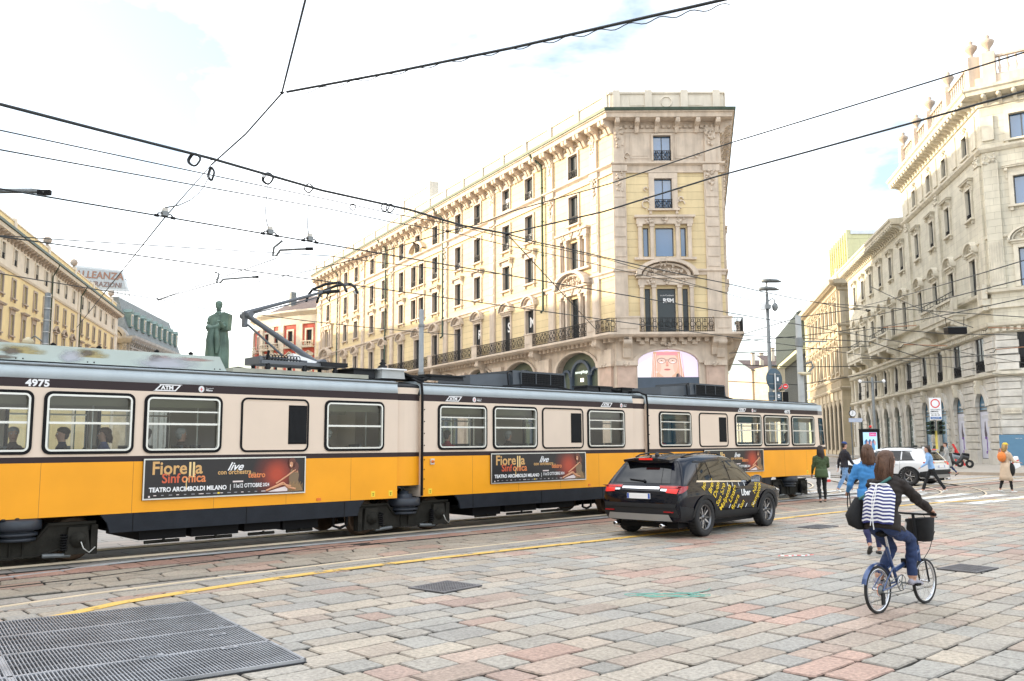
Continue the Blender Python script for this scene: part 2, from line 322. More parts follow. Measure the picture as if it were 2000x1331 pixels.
while y < 11.2:
    hgt = rnd.choice((.28, .31, .33, .36, .39)); hgt = min(hgt, 11.22 - y) if 11.22 - y < .55 else hgt; x = -8 + rnd.random(); xe = 44
    while x < xe:
        ln = rnd.choice((.30, .36, .44, .50, .58, .66, .80)) * rnd.uniform(.9, 1.1); wv = lambda q: .05 * math.sin(q * .23 + 1.1) + .018 * math.sin(q * 1.3 + row * 2.1)
        wv2 = lambda q: .05 * math.sin(q * .23 + 1.1) + .018 * math.sin(q * 1.3 + (row + 1) * 2.1)
        px = .06 * math.sin(x * .9 + row * 1.7); sk = rnd.uniform(-.025, .025)
        pk = noise.noise(Vector((x * .35, y * .55, 3.1))) > .16 and rnd.random() < .5
        if not covered(x + ln / 2, y + hgt / 2):
            st.stone([(x + px * .0 + sk, y + wv(x)), (x + ln, y + wv(x + ln)), (x + ln + sk * .4, y + hgt + wv2(x + ln)), (x, y + hgt + wv2(x))], pick(PALR if pk else PAL), gap=rnd.choice((.004, .006, .008, .011, .015)))
        x += ln
    y += hgt; row += 1
tag(st.build('slab_paving'), kind='structure')
st = Stones()
for (ya, yb, pal, lens) in ((11.25, 11.66, PALG, (.8, 1.1, .95, .7)), (11.68, 12.07, PALG, (.9, 1.2, .75)), (13.83, 14.36, PALP, (.4, .55, .7))):
    x = -9
    while x < 44:
        ln = rnd.choice(lens); st.stone([(x + rnd.uniform(-.03, .03), ya), (x + ln, ya), (x + ln, yb), (x, yb)], pick(pal), gap=.006, jit=.012); x += ln
# crazy paving between the rails: a jittered honeycomb
ny, y0, y1, dx = 4, 12.2, 13.72, .62; dy = (y1 - y0) / ny; V = {}
def hv(i, j):
    if (i, j) not in V: V[(i, j)] = (-9 + i * dx / 2 + rnd.uniform(-.11, .11), y0 + j * dy + (rnd.uniform(-.09, .09) if 0 < j < ny else 0))
    return V[(i, j)]
for j in range(ny):
    for i in range(j % 2, int(53 / dx * 2), 2): st.stone([hv(i, j), hv(i + 1, j), hv(i + 2, j), hv(i + 2, j + 1), hv(i + 1, j + 1), hv(i, j + 1)], pick(PALH), gap=.008, jit=.015, cut=.03)
tag(st.build('track_paving'), kind='structure')
# rails
M_['rail'] = mat('polished_rail_sheen', (.72, .60, .44), .5, metal=.25, var=.1); M_['groove'] = mat('rail_groove', (.03, .028, .025), .8)  # rail base colour holds the cream sky reflection of worn steel
M_['greyline'] = mat('grey_joint', (.40, .40, .39), .8, var=.2); M_['yline'] = None
def wornpaint(name, base, thr=.42, sc_=3.0):
    m = bpy.data.materials.new(name); m.use_nodes = True; t = m.node_tree; p = t.nodes['Principled BSDF']; l = t.links.new; q = t.nodes.new
    p.inputs['Base Color'].default_value = (*base, 1); p.inputs['Roughness'].default_value = .6; tc = q('ShaderNodeTexCoord'); nz = q('ShaderNodeTexNoise'); nz.inputs['Scale'].default_value = sc_; nz.inputs['Detail'].default_value = 9; nz.inputs['Roughness'].default_value = .7
    l(tc.outputs['Object'], nz.inputs[0]); mr = q('ShaderNodeMapRange'); mr.inputs['From Min'].default_value = thr - .03; mr.inputs['From Max'].default_value = thr + .04; l(nz.outputs[0], mr.inputs[0]); l(mr.outputs[0], p.inputs['Alpha']); return m
M_['yline'] = wornpaint('worn_yellow_paint', (.70, .44, .10), .40, 2.6); M_['wline'] = wornpaint('worn_white_paint', (.66, .66, .64), .44, 1.6)
def rail(pts, nm, wd=.07):
    P = spline(pts); g = MB(); strip(g, P, wd, -.02, .012, M_['rail']); strip(g, [(p[0], p[1] + .05) for p in P], .04, -.02, .009, M_['groove']); o = g.build(nm, None, G); return tag(o, kind='structure')
rail([(-7, 8.1), (-3.5, 9.5), (0, 10.75), gl(0, 1187), gl(350, 1139), gl(835, 1080), gl(1190, 1040), (22, 12.14), (60, 12.14)], 'tram_rail')
rail([(-9, 15.18), (60, 15.18)], 'tram_rail'); rail([(-9, 16.62), (60, 16.62)], 'tram_rail')
g = MB(); strip(g, spline([(-5, 13.0), gl(0, 1149), gl(385, 1101), gl(700, 1063), (14, 13.73), (60, 13.73)]), .05, -.01, .008, M_['groove']); tag(g.build('rail_groove', None, G), kind='structure')
g = MB(); strip(g, spline([(-4, 13.3), gl(0, 1130), gl(150, 1110), gl(300, 1092), gl(600, 1065), gl(900, 1039), gl(1150, 1014), (30, 14.55)]), .045, -.01, .012, M_['greyline']); tag(g.build('joint_line', None, G), kind='structure')
g = MB(); strip(g, spline([gl(90, 1211), gl(230, 1180), gl(620, 1120), gl(1000, 1075), gl(1230, 1050), gl(1540, 1012), gl(1640, 1001), gl(1800, 985), gl(1900, 979), gl(2000, 975), (38, 6.5)]), .17, .008, .013, M_['yline']); tag(g.build('yellow_road_line', None, G), kind='structure')
# far tracks that curve across the junction and a zebra crossing
for pts in ([(24.5, 15.18), (30, 15.6), (36, 18), (42, 23), (50, 32)], [(24.5, 16.62), (30, 17.1), (35.3, 19.3), (41, 24), (48.8, 33)], [(27, 11.9), (33, 13), (39, 17), (43, 22), (45, 30)], [(26, 10.6), (33, 11.5), (40.3, 15.8), (44.6, 21.4), (46.5, 30)]):
    rail(pts, 'tram_rail', .06)
g = MB(); a = GI @ gz(1786, 978); dv = Vector((.97, -.02, 0)).normalized(); pv = Vector((.05, 1, 0)).normalized()
for i in range(-2, 6):
    p = a + pv * (i * 1.05) - dv * (i * .25) + dv * (-1.0); b = p + dv * 5.6; c = b + pv * .5; d = p + pv * .5; g.add([(q.x, q.y, .011) for q in (p, b, c, d)], [(0, 1, 2, 3)], M_['wline'])
tag(g.build('zebra_crossing', None, G), kind='structure')
# pavements with kerbs
M_['side'] = mat('sidewalk_slabs', (.40, .36, .31), .75, var=.12, vs_=.6, brick=(.9, .6, .01, .7)); M_['kerb'] = mat('granite_kerb', (.36, .29, .22), .7, var=.15)
def sidewalk(poly, name='sidewalk', h=.13):
    g = MB(); n = len(poly); g.add([(a, b, h) for a, b in poly], [tuple(range(n))], M_['side'])
    g.add([(a, b, h + .004) for a, b in poly] + [(a, b, -.03) for a, b in poly], [(i, (i + 1) % n, n + (i + 1) % n, n + i) for i in range(n)], M_['kerb'])
    for i in range(n):
        a, b = Vector(poly[i]), Vector(poly[(i + 1) % n]); t = (b - a).normalized(); q = Vector((-t.y, t.x)) * .28; g.add([(*a, h + .004), (*b, h + .004), (*(b + q), h + .004), (*(a + q), h + .004)], [(0, 1, 2, 3)], M_['kerb'])
    return tag(g.build(name), kind='structure')
sidewalk([(39.2, 111), (30.2, 64), (24.2, 49.5), (24.9, 47.9), (27.5, 46.4), (41, 39), (70, 25), (75, 40), (36, 66), (46, 111)])
sidewalk([(-32, 134), (-33.5, 131), (6.2, 62.6), (9, 62), (17, 62.2), (19.2, 64), (27, 100), (20, 100)])
sidewalk([(-48, -40), (-48, 60), (-51, 90), (-65, 148), (-70, 148), (-54, 88), (-54, -40)])
# gratings
M_['grate'] = mat('galvanised_grating', (.36, .37, .39), .42, metal=.55, var=.25, vs_=2.5); M_['cast'] = mat('cast_iron', (.16, .155, .16), .6, metal=.4, var=.25, vs_=8)
t = thing('floor_grating', 'large galvanised steel ventilation grating set in the paving at the left', 'grating', M=G @ GR)
g = MB(); g.box(-6.4, 0, -3.42, 0, -.04, .008, M_['dark']); g.build('pit', t)
for r_ in range(4):
    for c_ in range(3):
        g = MB(); xa, xb, yb, ya = -(c_ + 1) * 2.1, -c_ * 2.1, -r_ * .85, -(r_ + 1) * .85
        for q in ((xa, xb, ya, ya + .02), (xa, xb, yb - .022, yb - .002), (xa, xa + .02, ya, yb), (xb - .022, xb - .002, ya, yb)): g.box(q[0], q[1], q[2], q[3], .01, .035, M_['grate'])
        k = 72
        for i in range(1, k): x = xa + (xb - xa) * i / k; g.box(x - .005, x + .005, ya + .021, yb - .023, .009, .0335, M_['grate'])
        for i in (1, 2, 3): yy = ya + .85 * i / 4; g.box(xa + .021, xb - .023, yy - .003, yy + .003, .009, .029, M_['grate'])
        g.build('grate_panel', t)
for px, py, wd in ((425, 1240, .16), (295, 1282, .20), (448, 1266, .15), (290, 1211, .05), (430, 1224, .05)):
    p = GRI @ (GI @ gz(px, py, .035)); g = MB(); g.box(p.x - wd / 2, p.x + wd / 2, p.y - .03, p.y + .03, .036, .041, M_['grate']); g.box(p.x - wd / 4, p.x + wd / 4, p.y - .012, p.y + .012, .041, .044, M_['cast']); g.build('lock_plate', t)
def drain(px, py, sx, sy, rot, label, holes=True):
    p = GI @ gz(px, py); t = thing('drain_grate', label, 'drain grate', M=G @ tr(p.x, p.y, 0, rot)); g = MB()
    g.box(-sx / 2, sx / 2, -sy / 2, sy / 2, -.02, .009, M_['dark']); b = .035
    for q in ((-sx / 2, sx / 2, -sy / 2, -sy / 2 + b), (-sx / 2, sx / 2, sy / 2 - b, sy / 2), (-sx / 2, -sx / 2 + b, -sy / 2 + b, sy / 2 - b), (sx / 2 - b, sx / 2, -sy / 2 + b, sy / 2 - b)): g.box(*q, 0, .02, M_['cast'])
    nx, ny = int(sx / .045), int(sy / (.045 if holes else .09))
    for i in range(1, nx): x = -sx / 2 + sx * i / nx; g.box(x - .009, x + .009, -sy / 2 + b, sy / 2 - b, .008, .019, M_['cast'])
    for i in range(1, ny): yy = -sy / 2 + sy * i / ny; g.box(-sx / 2 + b, sx / 2 - b, yy - .008, yy + .008, .008, .0175, M_['cast'])
    g.build('grid', t)
drain(870, 1148, .72, .62, R(8), 'square dark cast iron drain cover in the slabs in front of the tram')
drain(1890, 1112, .72, .55, R(-4), 'slotted iron drain in the slabs behind the bicycle on the right', False)
drain(1598, 1030, .85, .5, 0, 'iron drain beside the front wheel of the black car', False)
# litter
g = MB(); pts = []; c0 = gz(1306, 1165)
for k in range(60):
    a_ = k * .33; rr_ = .26 + .13 * math.sin(k * .71); pts.append((c0.x + .12 * math.sin(k * .23) + rr_ * math.cos(a_) * 1.1, c0.y + rr_ * math.sin(a_) * .5, .012 + .004 * (k % 3)))
pts += [(c0.x + .55, c0.y + .35, .012), (c0.x + .62, c0.y + .52, .012)]
M_['twine'] = mat('green_twine', (.20, .46, .38), .6, var=0)
g.tube(pts, .0042, M_['twine'], 4); tag(g.build('plastic_twine'), 'tangle of pale green plastic twine lying on the slabs', 'twine')
g = MB(); c0 = gz(1520, 1089); P = [(c0.x + .055 * k, c0.y + .045 * math.sin(k * 1.4) + .008 * k, .014 + .008 * (k % 2)) for k in range(12)]
for k in range(11): a_, b_ = Vector(P[k]), Vector(P[k + 1]); g.add([a_, b_, b_ + Vector((.01, .05, .004)), a_ + Vector((.01, .05, .004))], [(0, 1, 2, 3)], M_['red'] if k % 2 == 0 else M_['white'])
tag(g.build('barrier_tape'), 'crumpled strip of red and white barrier tape on the paving', 'tape')
# ================================================================ buildings
def wall(g, Lx, z0, z1, ops, m, rev=.32, y=0.0, x0=0.0, rm=None, back=True):
    rm = rm or m; us = sorted({x0, x0 + Lx} | {o[0] for o in ops} | {o[1] for o in ops}); zs = sorted({z0, z1} | {o[2] for o in ops} | {o[3] for o in ops})
    for b in range(len(zs) - 1):
        run = None; zc = (zs[b] + zs[b + 1]) / 2
        for a in range(len(us) - 1):
            uc = (us[a] + us[a + 1]) / 2; hole = any(o[0] < uc < o[1] and o[2] < zc < o[3] for o in ops)
            if hole:
                if run is not None: g.quad((run, y, zs[b]), (us[a], y, zs[b]), (us[a], y, zs[b + 1]), (run, y, zs[b + 1]), m); run = None
            elif run is None: run = us[a]
        if run is not None: g.quad((run, y, zs[b]), (us[-1], y, zs[b]), (us[-1], y, zs[b + 1]), (run, y, zs[b + 1]), m)
    for o in ops:
        u0, u1, a, b = o[:4]; ar = len(o) > 4 and o[4]; r_ = (u1 - u0) / 2; yb = y + rev; rz = min(r_, ar * r_) if ar else 0; c = (u0 + u1) / 2
        g.quad((u0, y, a), (u0, yb, a), (u0, yb, b - rz), (u0, y, b - rz), rm); g.quad((u1, y, a), (u1, yb, a), (u1, yb, b - rz), (u1, y, b - rz), rm); g.quad((u0, y, a), (u1, y, a), (u1, yb, a), (u0, yb, a), rm)
        if not ar: g.quad((u0, y, b), (u1, y, b), (u1, yb, b), (u0, yb, b), rm)
        else:
            n = 10; arc = [(c - r_ * math.cos(math.pi * i / n), b - rz + rz * math.sin(math.pi * i / n)) for i in range(n + 1)]
            for i in range(n):
                p, q = arc[i], arc[i + 1]; g.quad((p[0], y, p[1]), (q[0], y, q[1]), (q[0], y, b), (p[0], y, b), m); g.quad((p[0], y, p[1]), (q[0], y, q[1]), (q[0], yb, q[1]), (p[0], yb, p[1]), rm)
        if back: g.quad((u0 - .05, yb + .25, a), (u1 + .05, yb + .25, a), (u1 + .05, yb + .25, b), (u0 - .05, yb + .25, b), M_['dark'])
def cornice(g, u0, u1, prof, m, k0=0.0, k1=0.0):
    n = len(prof); vs_ = [(u0 + p[0] * k0, p[0], p[1]) for p in prof] + [(u1 - p[0] * k1, p[0], p[1]) for p in prof]   # p[0] is negative outward
    g.add(vs_, [(i, (i + 1) % n, n + (i + 1) % n, n + i) for i in range(n)] + [tuple(range(n)), tuple(range(n, 2 * n))], m)
def arc_band(g, c, z, r0, r1, ya, yb, m, a0=0, a1=180, n=12, sz=1.0):
    P = [(c + r1 * math.cos(R(a0 + (a1 - a0) * i / n)), z + sz * r1 * math.sin(R(a0 + (a1 - a0) * i / n))) for i in range(n + 1)]; Q = [(c + r0 * math.cos(R(a0 + (a1 - a0) * i / n)), z + sz * r0 * math.sin(R(a0 + (a1 - a0) * i / n))) for i in range(n + 1)]
    for i in range(n):
        g.add([(P[i][0], ya, P[i][1]), (P[i + 1][0], ya, P[i + 1][1]), (Q[i + 1][0], ya, Q[i + 1][1]), (Q[i][0], ya, Q[i][1]), (P[i][0], yb, P[i][1]), (P[i + 1][0], yb, P[i + 1][1]), (Q[i + 1][0], yb, Q[i + 1][1]), (Q[i][0], yb, Q[i][1])], [(0, 1, 2, 3), (0, 1, 5, 4), (3, 2, 6, 7)], m)
def bracket(g, c, z, w_, d, h, m):      # scroll bracket under z, projecting d
    P = [(0, z), (-d, z), (-d, z - h * .22), (-d * .78, z - h * .42), (-d * .45, z - h * .55), (-d * .32, z - h * .8), (-d * .2, z - h), (0, z - h)]
    g.prism(P, c - w_ / 2, c + w_ / 2, m, 'x')
    g.tube([(c - w_ / 2 - .02, -d * .82, z - h * .25), (c + w_ / 2 + .02, -d * .82, z - h * .25)], h * .16, m, 8)
def garland(g, c, z, w_, h, y, m, seed=1):     # carved relief: a knot of small rounded lumps
    q = random.Random(seed)
    for k in range(int(10 * h * w_) + 7): g.sph((c + q.uniform(-.5, .5) * w_ * (1 - .5 * (k % 5) / 5), y - .03, z - q.random() * h), q.uniform(.07, .13), m, 5, (1, .8, 1))
def ironrail(g, x0, x1, z, h, y, m=None, sp=.15, rings=True, ends=True):
    m = m or M_['iron']; n = max(2, int((x1 - x0) / sp)); g.box(x0, x1, y - .03, y + .03, z + h - .05, z + h, m); g.box(x0, x1, y - .02, y + .02, z + .05, z + .09, m)
    for i in range(n + 1): x = x0 + (x1 - x0) * i / n; g.box(x - .015, x + .015, y - .015, y + .015, z, z + h, m)
    if rings:
        k = max(1, int((x1 - x0) / .44))
        for i in range(k):
            x = x0 + (x1 - x0) * (i + .5) / k
            for (rr_, zz) in ((.2, .55), (.11, .3), (.09, .8)): g.tube([(x + rr_ * math.cos(a * math.pi / 5), y - .015, z + h * zz + rr_ * math.sin(a * math.pi / 5)) for a in range(10)], .020, m, 4, closed=True)
def baluster(g, x0, x1, z0, z1, y, m, sp=.42, post=True):
    n = max(1, int((x1 - x0) / sp)); h = z1 - z0; g.box(x0, x1, y - .16, y + .16, z1 - .16, z1, m); g.box(x0, x1, y - .16, y + .16, z0, z0 + .12, m)
    for i in range(n):
        x = x0 + (x1 - x0) * (i + .5) / n; g.lathe([(.07, z0 + .12), (.07, z0 + .2), (.13, z0 + .36 * h), (.05, z0 + .58 * h), (.09, z0 + .72 * h), (.06, z1 - .16)], m, 6, tr(x, y, 0))
def windowproto(w_, h, tm, sill=True, ped=None, rail_=None, glass=None, fm=None, bars=(1, 1), arch=0, jamb=.2, blind=0, brackets=False, pd=.12, deep=.24, carve=0):
    fm = fm or M_['wframe']; glass = glass or M_['glass']; g = MB(); a = w_ / 2; f = .06
    top = h - (a * arch if arch else 0)
    g.box(-a, -a + f, deep, deep + .07, 0, top, fm); g.box(a - f, a, deep, deep + .07, 0, top, fm); g.box(-a, a, deep, deep + .07, 0, f, fm); g.box(-a, a, deep, deep + .07, top - f, top, fm)
    for i in range(1, bars[0] + 1): x = -a + w_ * i / (bars[0] + 1); g.box(x - .03, x + .03, deep - .01, deep + .06, 0, top, fm)
    for i in range(1, bars[1]): z = top * i / bars[1]; g.box(-a, a, deep - .005, deep + .055, z - .02, z + .02, fm)
    if arch: arc_band(g, 0, top, a - f, a + .02, deep, deep + .07, fm, sz=arch)
    if tm:
        j = jamb
        if not arch:
            g.box(-a - j, -a, -pd, .05, -.02, h, tm); g.box(a, a + j, -pd, .05, -.02, h, tm); g.box(-a - j, a + j, -pd - .01, .05, h, h + j, tm)
        else:
            g.box(-a - j, -a, -pd, .05, -.02, top, tm); g.box(a, a + j, -pd, .05, -.02, top, tm); arc_band(g, 0, top, a, a + j, -pd, .05, tm, sz=arch)
            g.taper(-.14, .14, -pd - .12, .02, h - .05, h + j + .16, tm)
        if sill: g.box(-a - j - .12, a + j + .12, -.26, .3, -.16, -.02, tm); g.box(-a - j, -a - j + .2, -.16, .1, -.42, -.16, tm); g.box(a + j - .2, a + j, -.16, .1, -.42, -.16, tm)
        zt = h + j
        if brackets:
            for s in (-1, 1): bracket(g, s * (a + j + .1), zt + .35, .17, .3, .8, tm)
        if ped == 'flat':
            g.box(-a - j - .05, a + j + .05, -pd - .03, .05, zt, zt + .3, tm); g.box(-a - j - .28, a + j + .28, -.38, .05, zt + .3, zt + .42, tm); g.box(-a - j - .34, a + j + .34, -.44, .05, zt + .42, zt + .5, tm)
        if ped == 'arch':
            g.box(-a - j - .1, a + j + .1, -.2, .05, zt, zt + .16, tm); g.box(-a - j - .3, a + j + .3, -.32, .05, zt + .16, zt + .26, tm); r_ = a + j + .3
            arc_band(g, 0, zt + .26, r_ - .16, r_, -.42, .05, tm, sz=.72); arc_band(g, 0, zt + .26, r_ - .34, r_ - .22, -.26, .05, tm, sz=.72)
            arc_band(g, 0, zt + .26, .02, r_ - .36, -.05, .05, tm, sz=.72)
            if carve: garland(g, 0, zt + .26 + r_ * .6, r_ * 1.0, r_ * .5, -.12, tm, int(w_ * 100)); 
            else: arc_band(g, 0, zt + .28, .12, .38, -.14, .05, tm, sz=.8)
        if ped == 'tri':
            r_ = a + j + .3; g.box(-r_, r_, -.3, .05, zt + .05, zt + .18, tm); g.prism([(-r_, zt + .18), (r_, zt + .18), (0, zt + .18 + r_ * .55)], -.1, .05, tm)
            for s in (-1, 1): g.add([(s * r_, -.34, zt + .18), (0, -.34, zt + .2 + r_ * .55), (0, -.34, zt + .34 + r_ * .55), (s * (r_ + .1), -.34, zt + .3), (s * r_, .05, zt + .18), (0, .05, zt + .2 + r_ * .55), (0, .05, zt + .34 + r_ * .55), (s * (r_ + .1), .05, zt + .3)], [(0, 1, 2, 3), (0, 1, 5, 4), (3, 2, 6, 7)], tm)
        if carve and ped != 'arch': garland(g, 0, zt + .5, w_ * .9, .45, -pd, tm, int(h * 100))
    parts = [('window', g.mesh('window'))]; p = MB(); yy = deep + .03
    if arch:
        n = 10; pts = [(-a, 0), (a, 0)] + [(a * math.cos(math.pi * i / n), top + arch * a * math.sin(math.pi * i / n)) for i in range(n + 1)]; p.add([(q[0], yy, q[1]) for q in pts], [tuple(range(len(pts)))], glass)
    else: p.quad((-a + .02, yy, .02), (a - .02, yy, .02), (a - .02, yy, h - .02), (-a + .02, yy, h - .02), glass)
    if blind > 0: p.quad((-a + .07, yy - .012, .07), (a - .07, yy - .012, .07), (a - .07, yy - .012, h * blind), (-a + .07, yy - .012, h * blind), M_['wwhite'])
    if blind < 0: p.quad((a * .2, yy - .012, .07), (a - .07, yy - .012, .07), (a - .07, yy - .012, h * .93), (a * .35, yy - .012, h * .93), M_['curt'])
    parts.append(('pane', p.mesh('pane')))
    if rail_: q = MB(); ironrail(q, -a + .02, a - .02, 0, rail_, -.02 if rail_ < 1.05 else -.15, sp=.16); parts.append(('railing', q.mesh('railing')))
    return parts, w_, h, arch
def setwin(root, pr, u, z, F=None, ops=None, nm='window'):
    (parts, w_, h, arch) = pr; M = (F or Matrix()) @ Matrix.Translation((u, 0, z)); o = place(nm, parts[0][1], root, M)
    for n_, me in parts[1:]: place(n_, me, o)
    if ops is not None: ops.append((u - w_ / 2, u + w_ / 2, z, z + h) + ((arch,) if arch else ()))
    return o
def urn(g, x, y, z, m, s=1.0):
    g.lathe([(0.01, z), (.28 * s, z), (.28 * s, z + .12 * s), (.12 * s, z + .22 * s), (.16 * s, z + .38 * s), (.42 * s, z + .72 * s), (.50 * s, z + .95 * s), (.34 * s, z + 1.08 * s), (.14 * s, z + 1.2 * s), (.20 * s, z + 1.36 * s), (.08 * s, z + 1.5 * s), (.01, z + 1.52 * s)], m, 10, tr(x, y, 0))
# ---------------------------------------------------------------- the flatiron palazzo in the middle
LF = 75.7; F0 = frame((-29.69, 131.25), (.4967, -.8679)); FI = F0.inverted()
fl = thing('corner_palazzo', 'long pale yellow palazzo with a narrow corner front and video screen above the tram', 'building', M=F0)
FC = FI @ frame((7.92, 65.55), (1, 0)); FR = FI @ frame((16.3, 65.55), (.211, .9775)); T_ = M_['trim']
wp5 = windowproto(1.38, 2.05, T_, rail_=.75, jamb=.16, bars=(1, 1), deep=.2); wp5b = windowproto(1.38, 2.05, T_, rail_=.75, jamb=.16, blind=.45, deep=.2)
wp4 = windowproto(1.38, 2.4, T_, rail_=.7, jamb=.18, blind=0, deep=.2); wp4b = windowproto(1.38, 2.4, T_, rail_=.7, jamb=.18, blind=.0, deep=.2); wp4c = windowproto(1.38, 2.4, T_, rail_=.7, jamb=.18, blind=.35, deep=.2)
M_['curt'] = mat('greenish_curtain', (.16, .20, .19), .7, var=.2); wp3 = windowproto(1.38, 2.25, T_, ped='flat', brackets=True, deep=.2); wp3b = windowproto(1.38, 2.25, T_, ped='flat', brackets=True, deep=.2, blind=-1); wp5c = windowproto(1.38, 2.05, T_, rail_=.75, jamb=.16, blind=.62, deep=.2); wp2 = windowproto(1.38, 3.5, T_, sill=False, ped='arch', deep=.2, glass=winmat('deep_window_glass', (.02, .026, .032), .1, .03, .0))
wps = windowproto(.42, 2.25, T_, sill=False, jamb=.14, bars=(0, 1), deep=.2); wps2 = windowproto(.42, 3.5, T_, sill=False, jamb=.14, bars=(0, 1), deep=.2)
def serliana(g, u, z, h, F, arched=False, side=1.42):
    old = g.M; g.M = old @ F @ tr(u, 0, z)
    for x in (-side - .48, -side + .44, side - .44, side + .48): g.box(x - .14, x + .14, -.28, .02, -.1, h + .05, T_); g.box(x - .19, x + .19, -.34, .02, h + .05, h + .25, T_)
    g.box(-side - .75, side + .75, -.34, .05, h + .25, h + .75, T_); g.box(-side - .9, side + .9, -.5, .05, h + .75, h + .92, T_); g.box(-side - .95, side + .95, -.32, .1, -.28, -.1, T_)
    for x in (-1.2, 0, 1.2): garland(g, x, h + .68, .6, .36, -.34, T_, int(x * 3 + 9))
    if arched:
        arc_band(g, 0, h + .92, 2.0, 2.4, -.75, .05, T_, sz=.55); arc_band(g, 0, h + .92, 1.6, 1.85, -.45, .05, T_, sz=.55); arc_band(g, 0, h + .92, .02, 1.7, -.1, .05, T_, sz=.55)
        garland(g, 0, h + 2.35, 1.1, 1.3, -.45, T_, 5); garland(g, -1.05, h + 1.45, .9, .5, -.3, T_, 6); garland(g, 1.05, h + 1.45, .9, .5, -.3, T_, 7)
    g.M = old
g = MB(); ops = []; X = lambda u: LF - u
bay = [12.6, 16.8, 22.65, 27.0, 32.7, 42.3, 47.9, 52.1, 58.1, 62.4]
for i, u in enumerate(bay):
    setwin(fl, wp2, X(u), 10.05, None, ops); setwin(fl, [wp3b, wp3, wp3b, wp3b, wp3][i % 5], X(u), 16.0, None, ops); setwin(fl, [wp4c, wp4c, wp4, wp4c, wp4c, wp4, wp4c][i % 7], X(u), 19.75, None, ops); setwin(fl, [wp5b, wp5c, wp5, wp5b, wp5][i % 5], X(u), 23.6, None, ops)
for u in (5.45, 70.1):
    for (z, h, pr, ps) in ((10.05, 3.5, wp2, wps2), (16, 2.25, wp3, wps)):
        c_ = windowproto(1.35, h, None, sill=False, deep=.2); setwin(fl, c_, X(u), z, None, ops); setwin(fl, ps, X(u) - 1.42, z, None, ops); setwin(fl, ps, X(u) + 1.42, z, None, ops); serliana(g, X(u), z, h, Matrix(), z < 12)
    setwin(fl, wp4, X(u), 19.75, None, ops); setwin(fl, wp5, X(u), 23.6, None, ops)
for u in (36.4, 38.6):
    c_ = windowproto(1.38, 2.25, T_, jamb=.16, deep=.2); setwin(fl, c_, X(u), 16, None, ops); setwin(fl, wp4, X(u), 19.75, None, ops)
setwin(fl, windowproto(1.5, 3.5, T_, ped='arch', sill=False, carve=1, deep=.2), X(37.5), 10.05, None, ops); setwin(fl, wp5, X(37.5), 23.6, None, ops)
arc_band(g, X(37.5), 23.3, 1.9, 2.3, -.5, 0, T_, a0=20, a1=80, n=6, sz=.7); arc_band(g, X(37.5), 23.3, 1.9, 2.3, -.5, 0, T_, a0=100, a1=160, n=6, sz=.7)
wall(g, LF, 9.8, 27.0, ops, M_['plaster'], rm=T_); g.box(X(39.6), X(35.4), -.25, .0, 18.5, 19.0, T_)
def pil(g, u, w_, z0=10.0, z1=23.2, q=True, m=None):
    m = m or T_; g.box(u - w_ / 2, u + w_ / 2, -.16, .02, z0, z1, m); g.box(u - w_ / 2 - .08, u + w_ / 2 + .08, -.22, .02, z0, z0 + .5, m)
    z = 15.2
    while q and z < 20.8: g.box(u - w_ / 2 + .1, u + w_ / 2 - .1, -.21, -.15, z, z + .62, m); z += .78
    g.box(u - w_ / 2 - .1, u + w_ / 2 + .1, -.26, .02, z1 - .5, z1, m); garland(g, u, z1 - .4, w_ * .85, .7, -.2, m, int(u)); garland(g, u, z1 - 1.1, w_ * .45, 1.0, -.18, m, int(u) + 2)
    g.box(u - w_ / 2 + .12, u + w_ / 2 - .12, -.19, -.15, z0 + .7, 14.3, m)
for u in (2.4, 8.9, 19.5, 30.0, 45.2, 55.3, 65.3, 73.6): pil(g, X(u), .95)
def bands(g, u0, u1, k0, k1, wins, dbl=(-.24, .24)):
    cornice(g, u0, u1, [(.02, 14.55), (-.10, 14.55), (-.12, 14.75), (-.28, 14.85), (-.28, 14.98), (.02, 15.02)], T_, k0, k1)
    cornice(g, u0, u1, [(.02, 22.6), (-.14, 22.6), (-.14, 22.75), (-.05, 22.78), (-.05, 23.15), (-.32, 23.3), (-.32, 23.42), (.02, 23.45)], T_, k0, k1)
    cornice(g, u0, u1, [(.02, 25.85), (-.08, 25.85), (-.1, 26.1), (.02, 26.12)], T_, k0, k1)
    cornice(g, u0, u1, [(.02, 26.7), (-.95, 26.78), (-1.0, 27.1), (-1.12, 27.14), (-1.12, 27.28), (.3, 27.4)], T_, k0, k1); cornice(g, u0, u1, [(-1.16, 27.22), (-1.2, 27.24), (-1.24, 27.46), (-1.02, 27.5), (.3, 27.44), (-.9, 27.32)], M_['gutter'], k0, k1)
    n = int((u1 - u0) / .4)
    for i in range(n): x = u0 + (u1 - u0) * (i + .5) / n; g.box(x - .11, x + .11, -.16, .0, 26.2, 26.42, T_)
    n = int(round((u1 - u0) / 1.75))
    for i in range(n + 1):
        x = u0 + .3 + (u1 - u0 - .6) * i / n; [bracket(g, x + dd, 26.74, .30, .95, .95, T_) for dd in dbl]
bands(g, 0, LF, 0, .58, None)
for u in (2.4, 8.9, 19.5, 30.0, 45.2, 55.3, 65.3, 73.6):
    garland(g, X(u), 26.2, .8, 1.5, -.2, T_, int(u * 3)); g.box(X(u) - .42, X(u) + .42, -.2, .0, 23.45, 26.2, T_)
for i in range(len(bay) - 1):
    u = (bay[i] + bay[i + 1]) / 2; garland(g, X(u), 26.05, 1.6, .25, -.05, T_, i)
old = g.M; g.M = FC; opc = []
GB = M_['glassb']
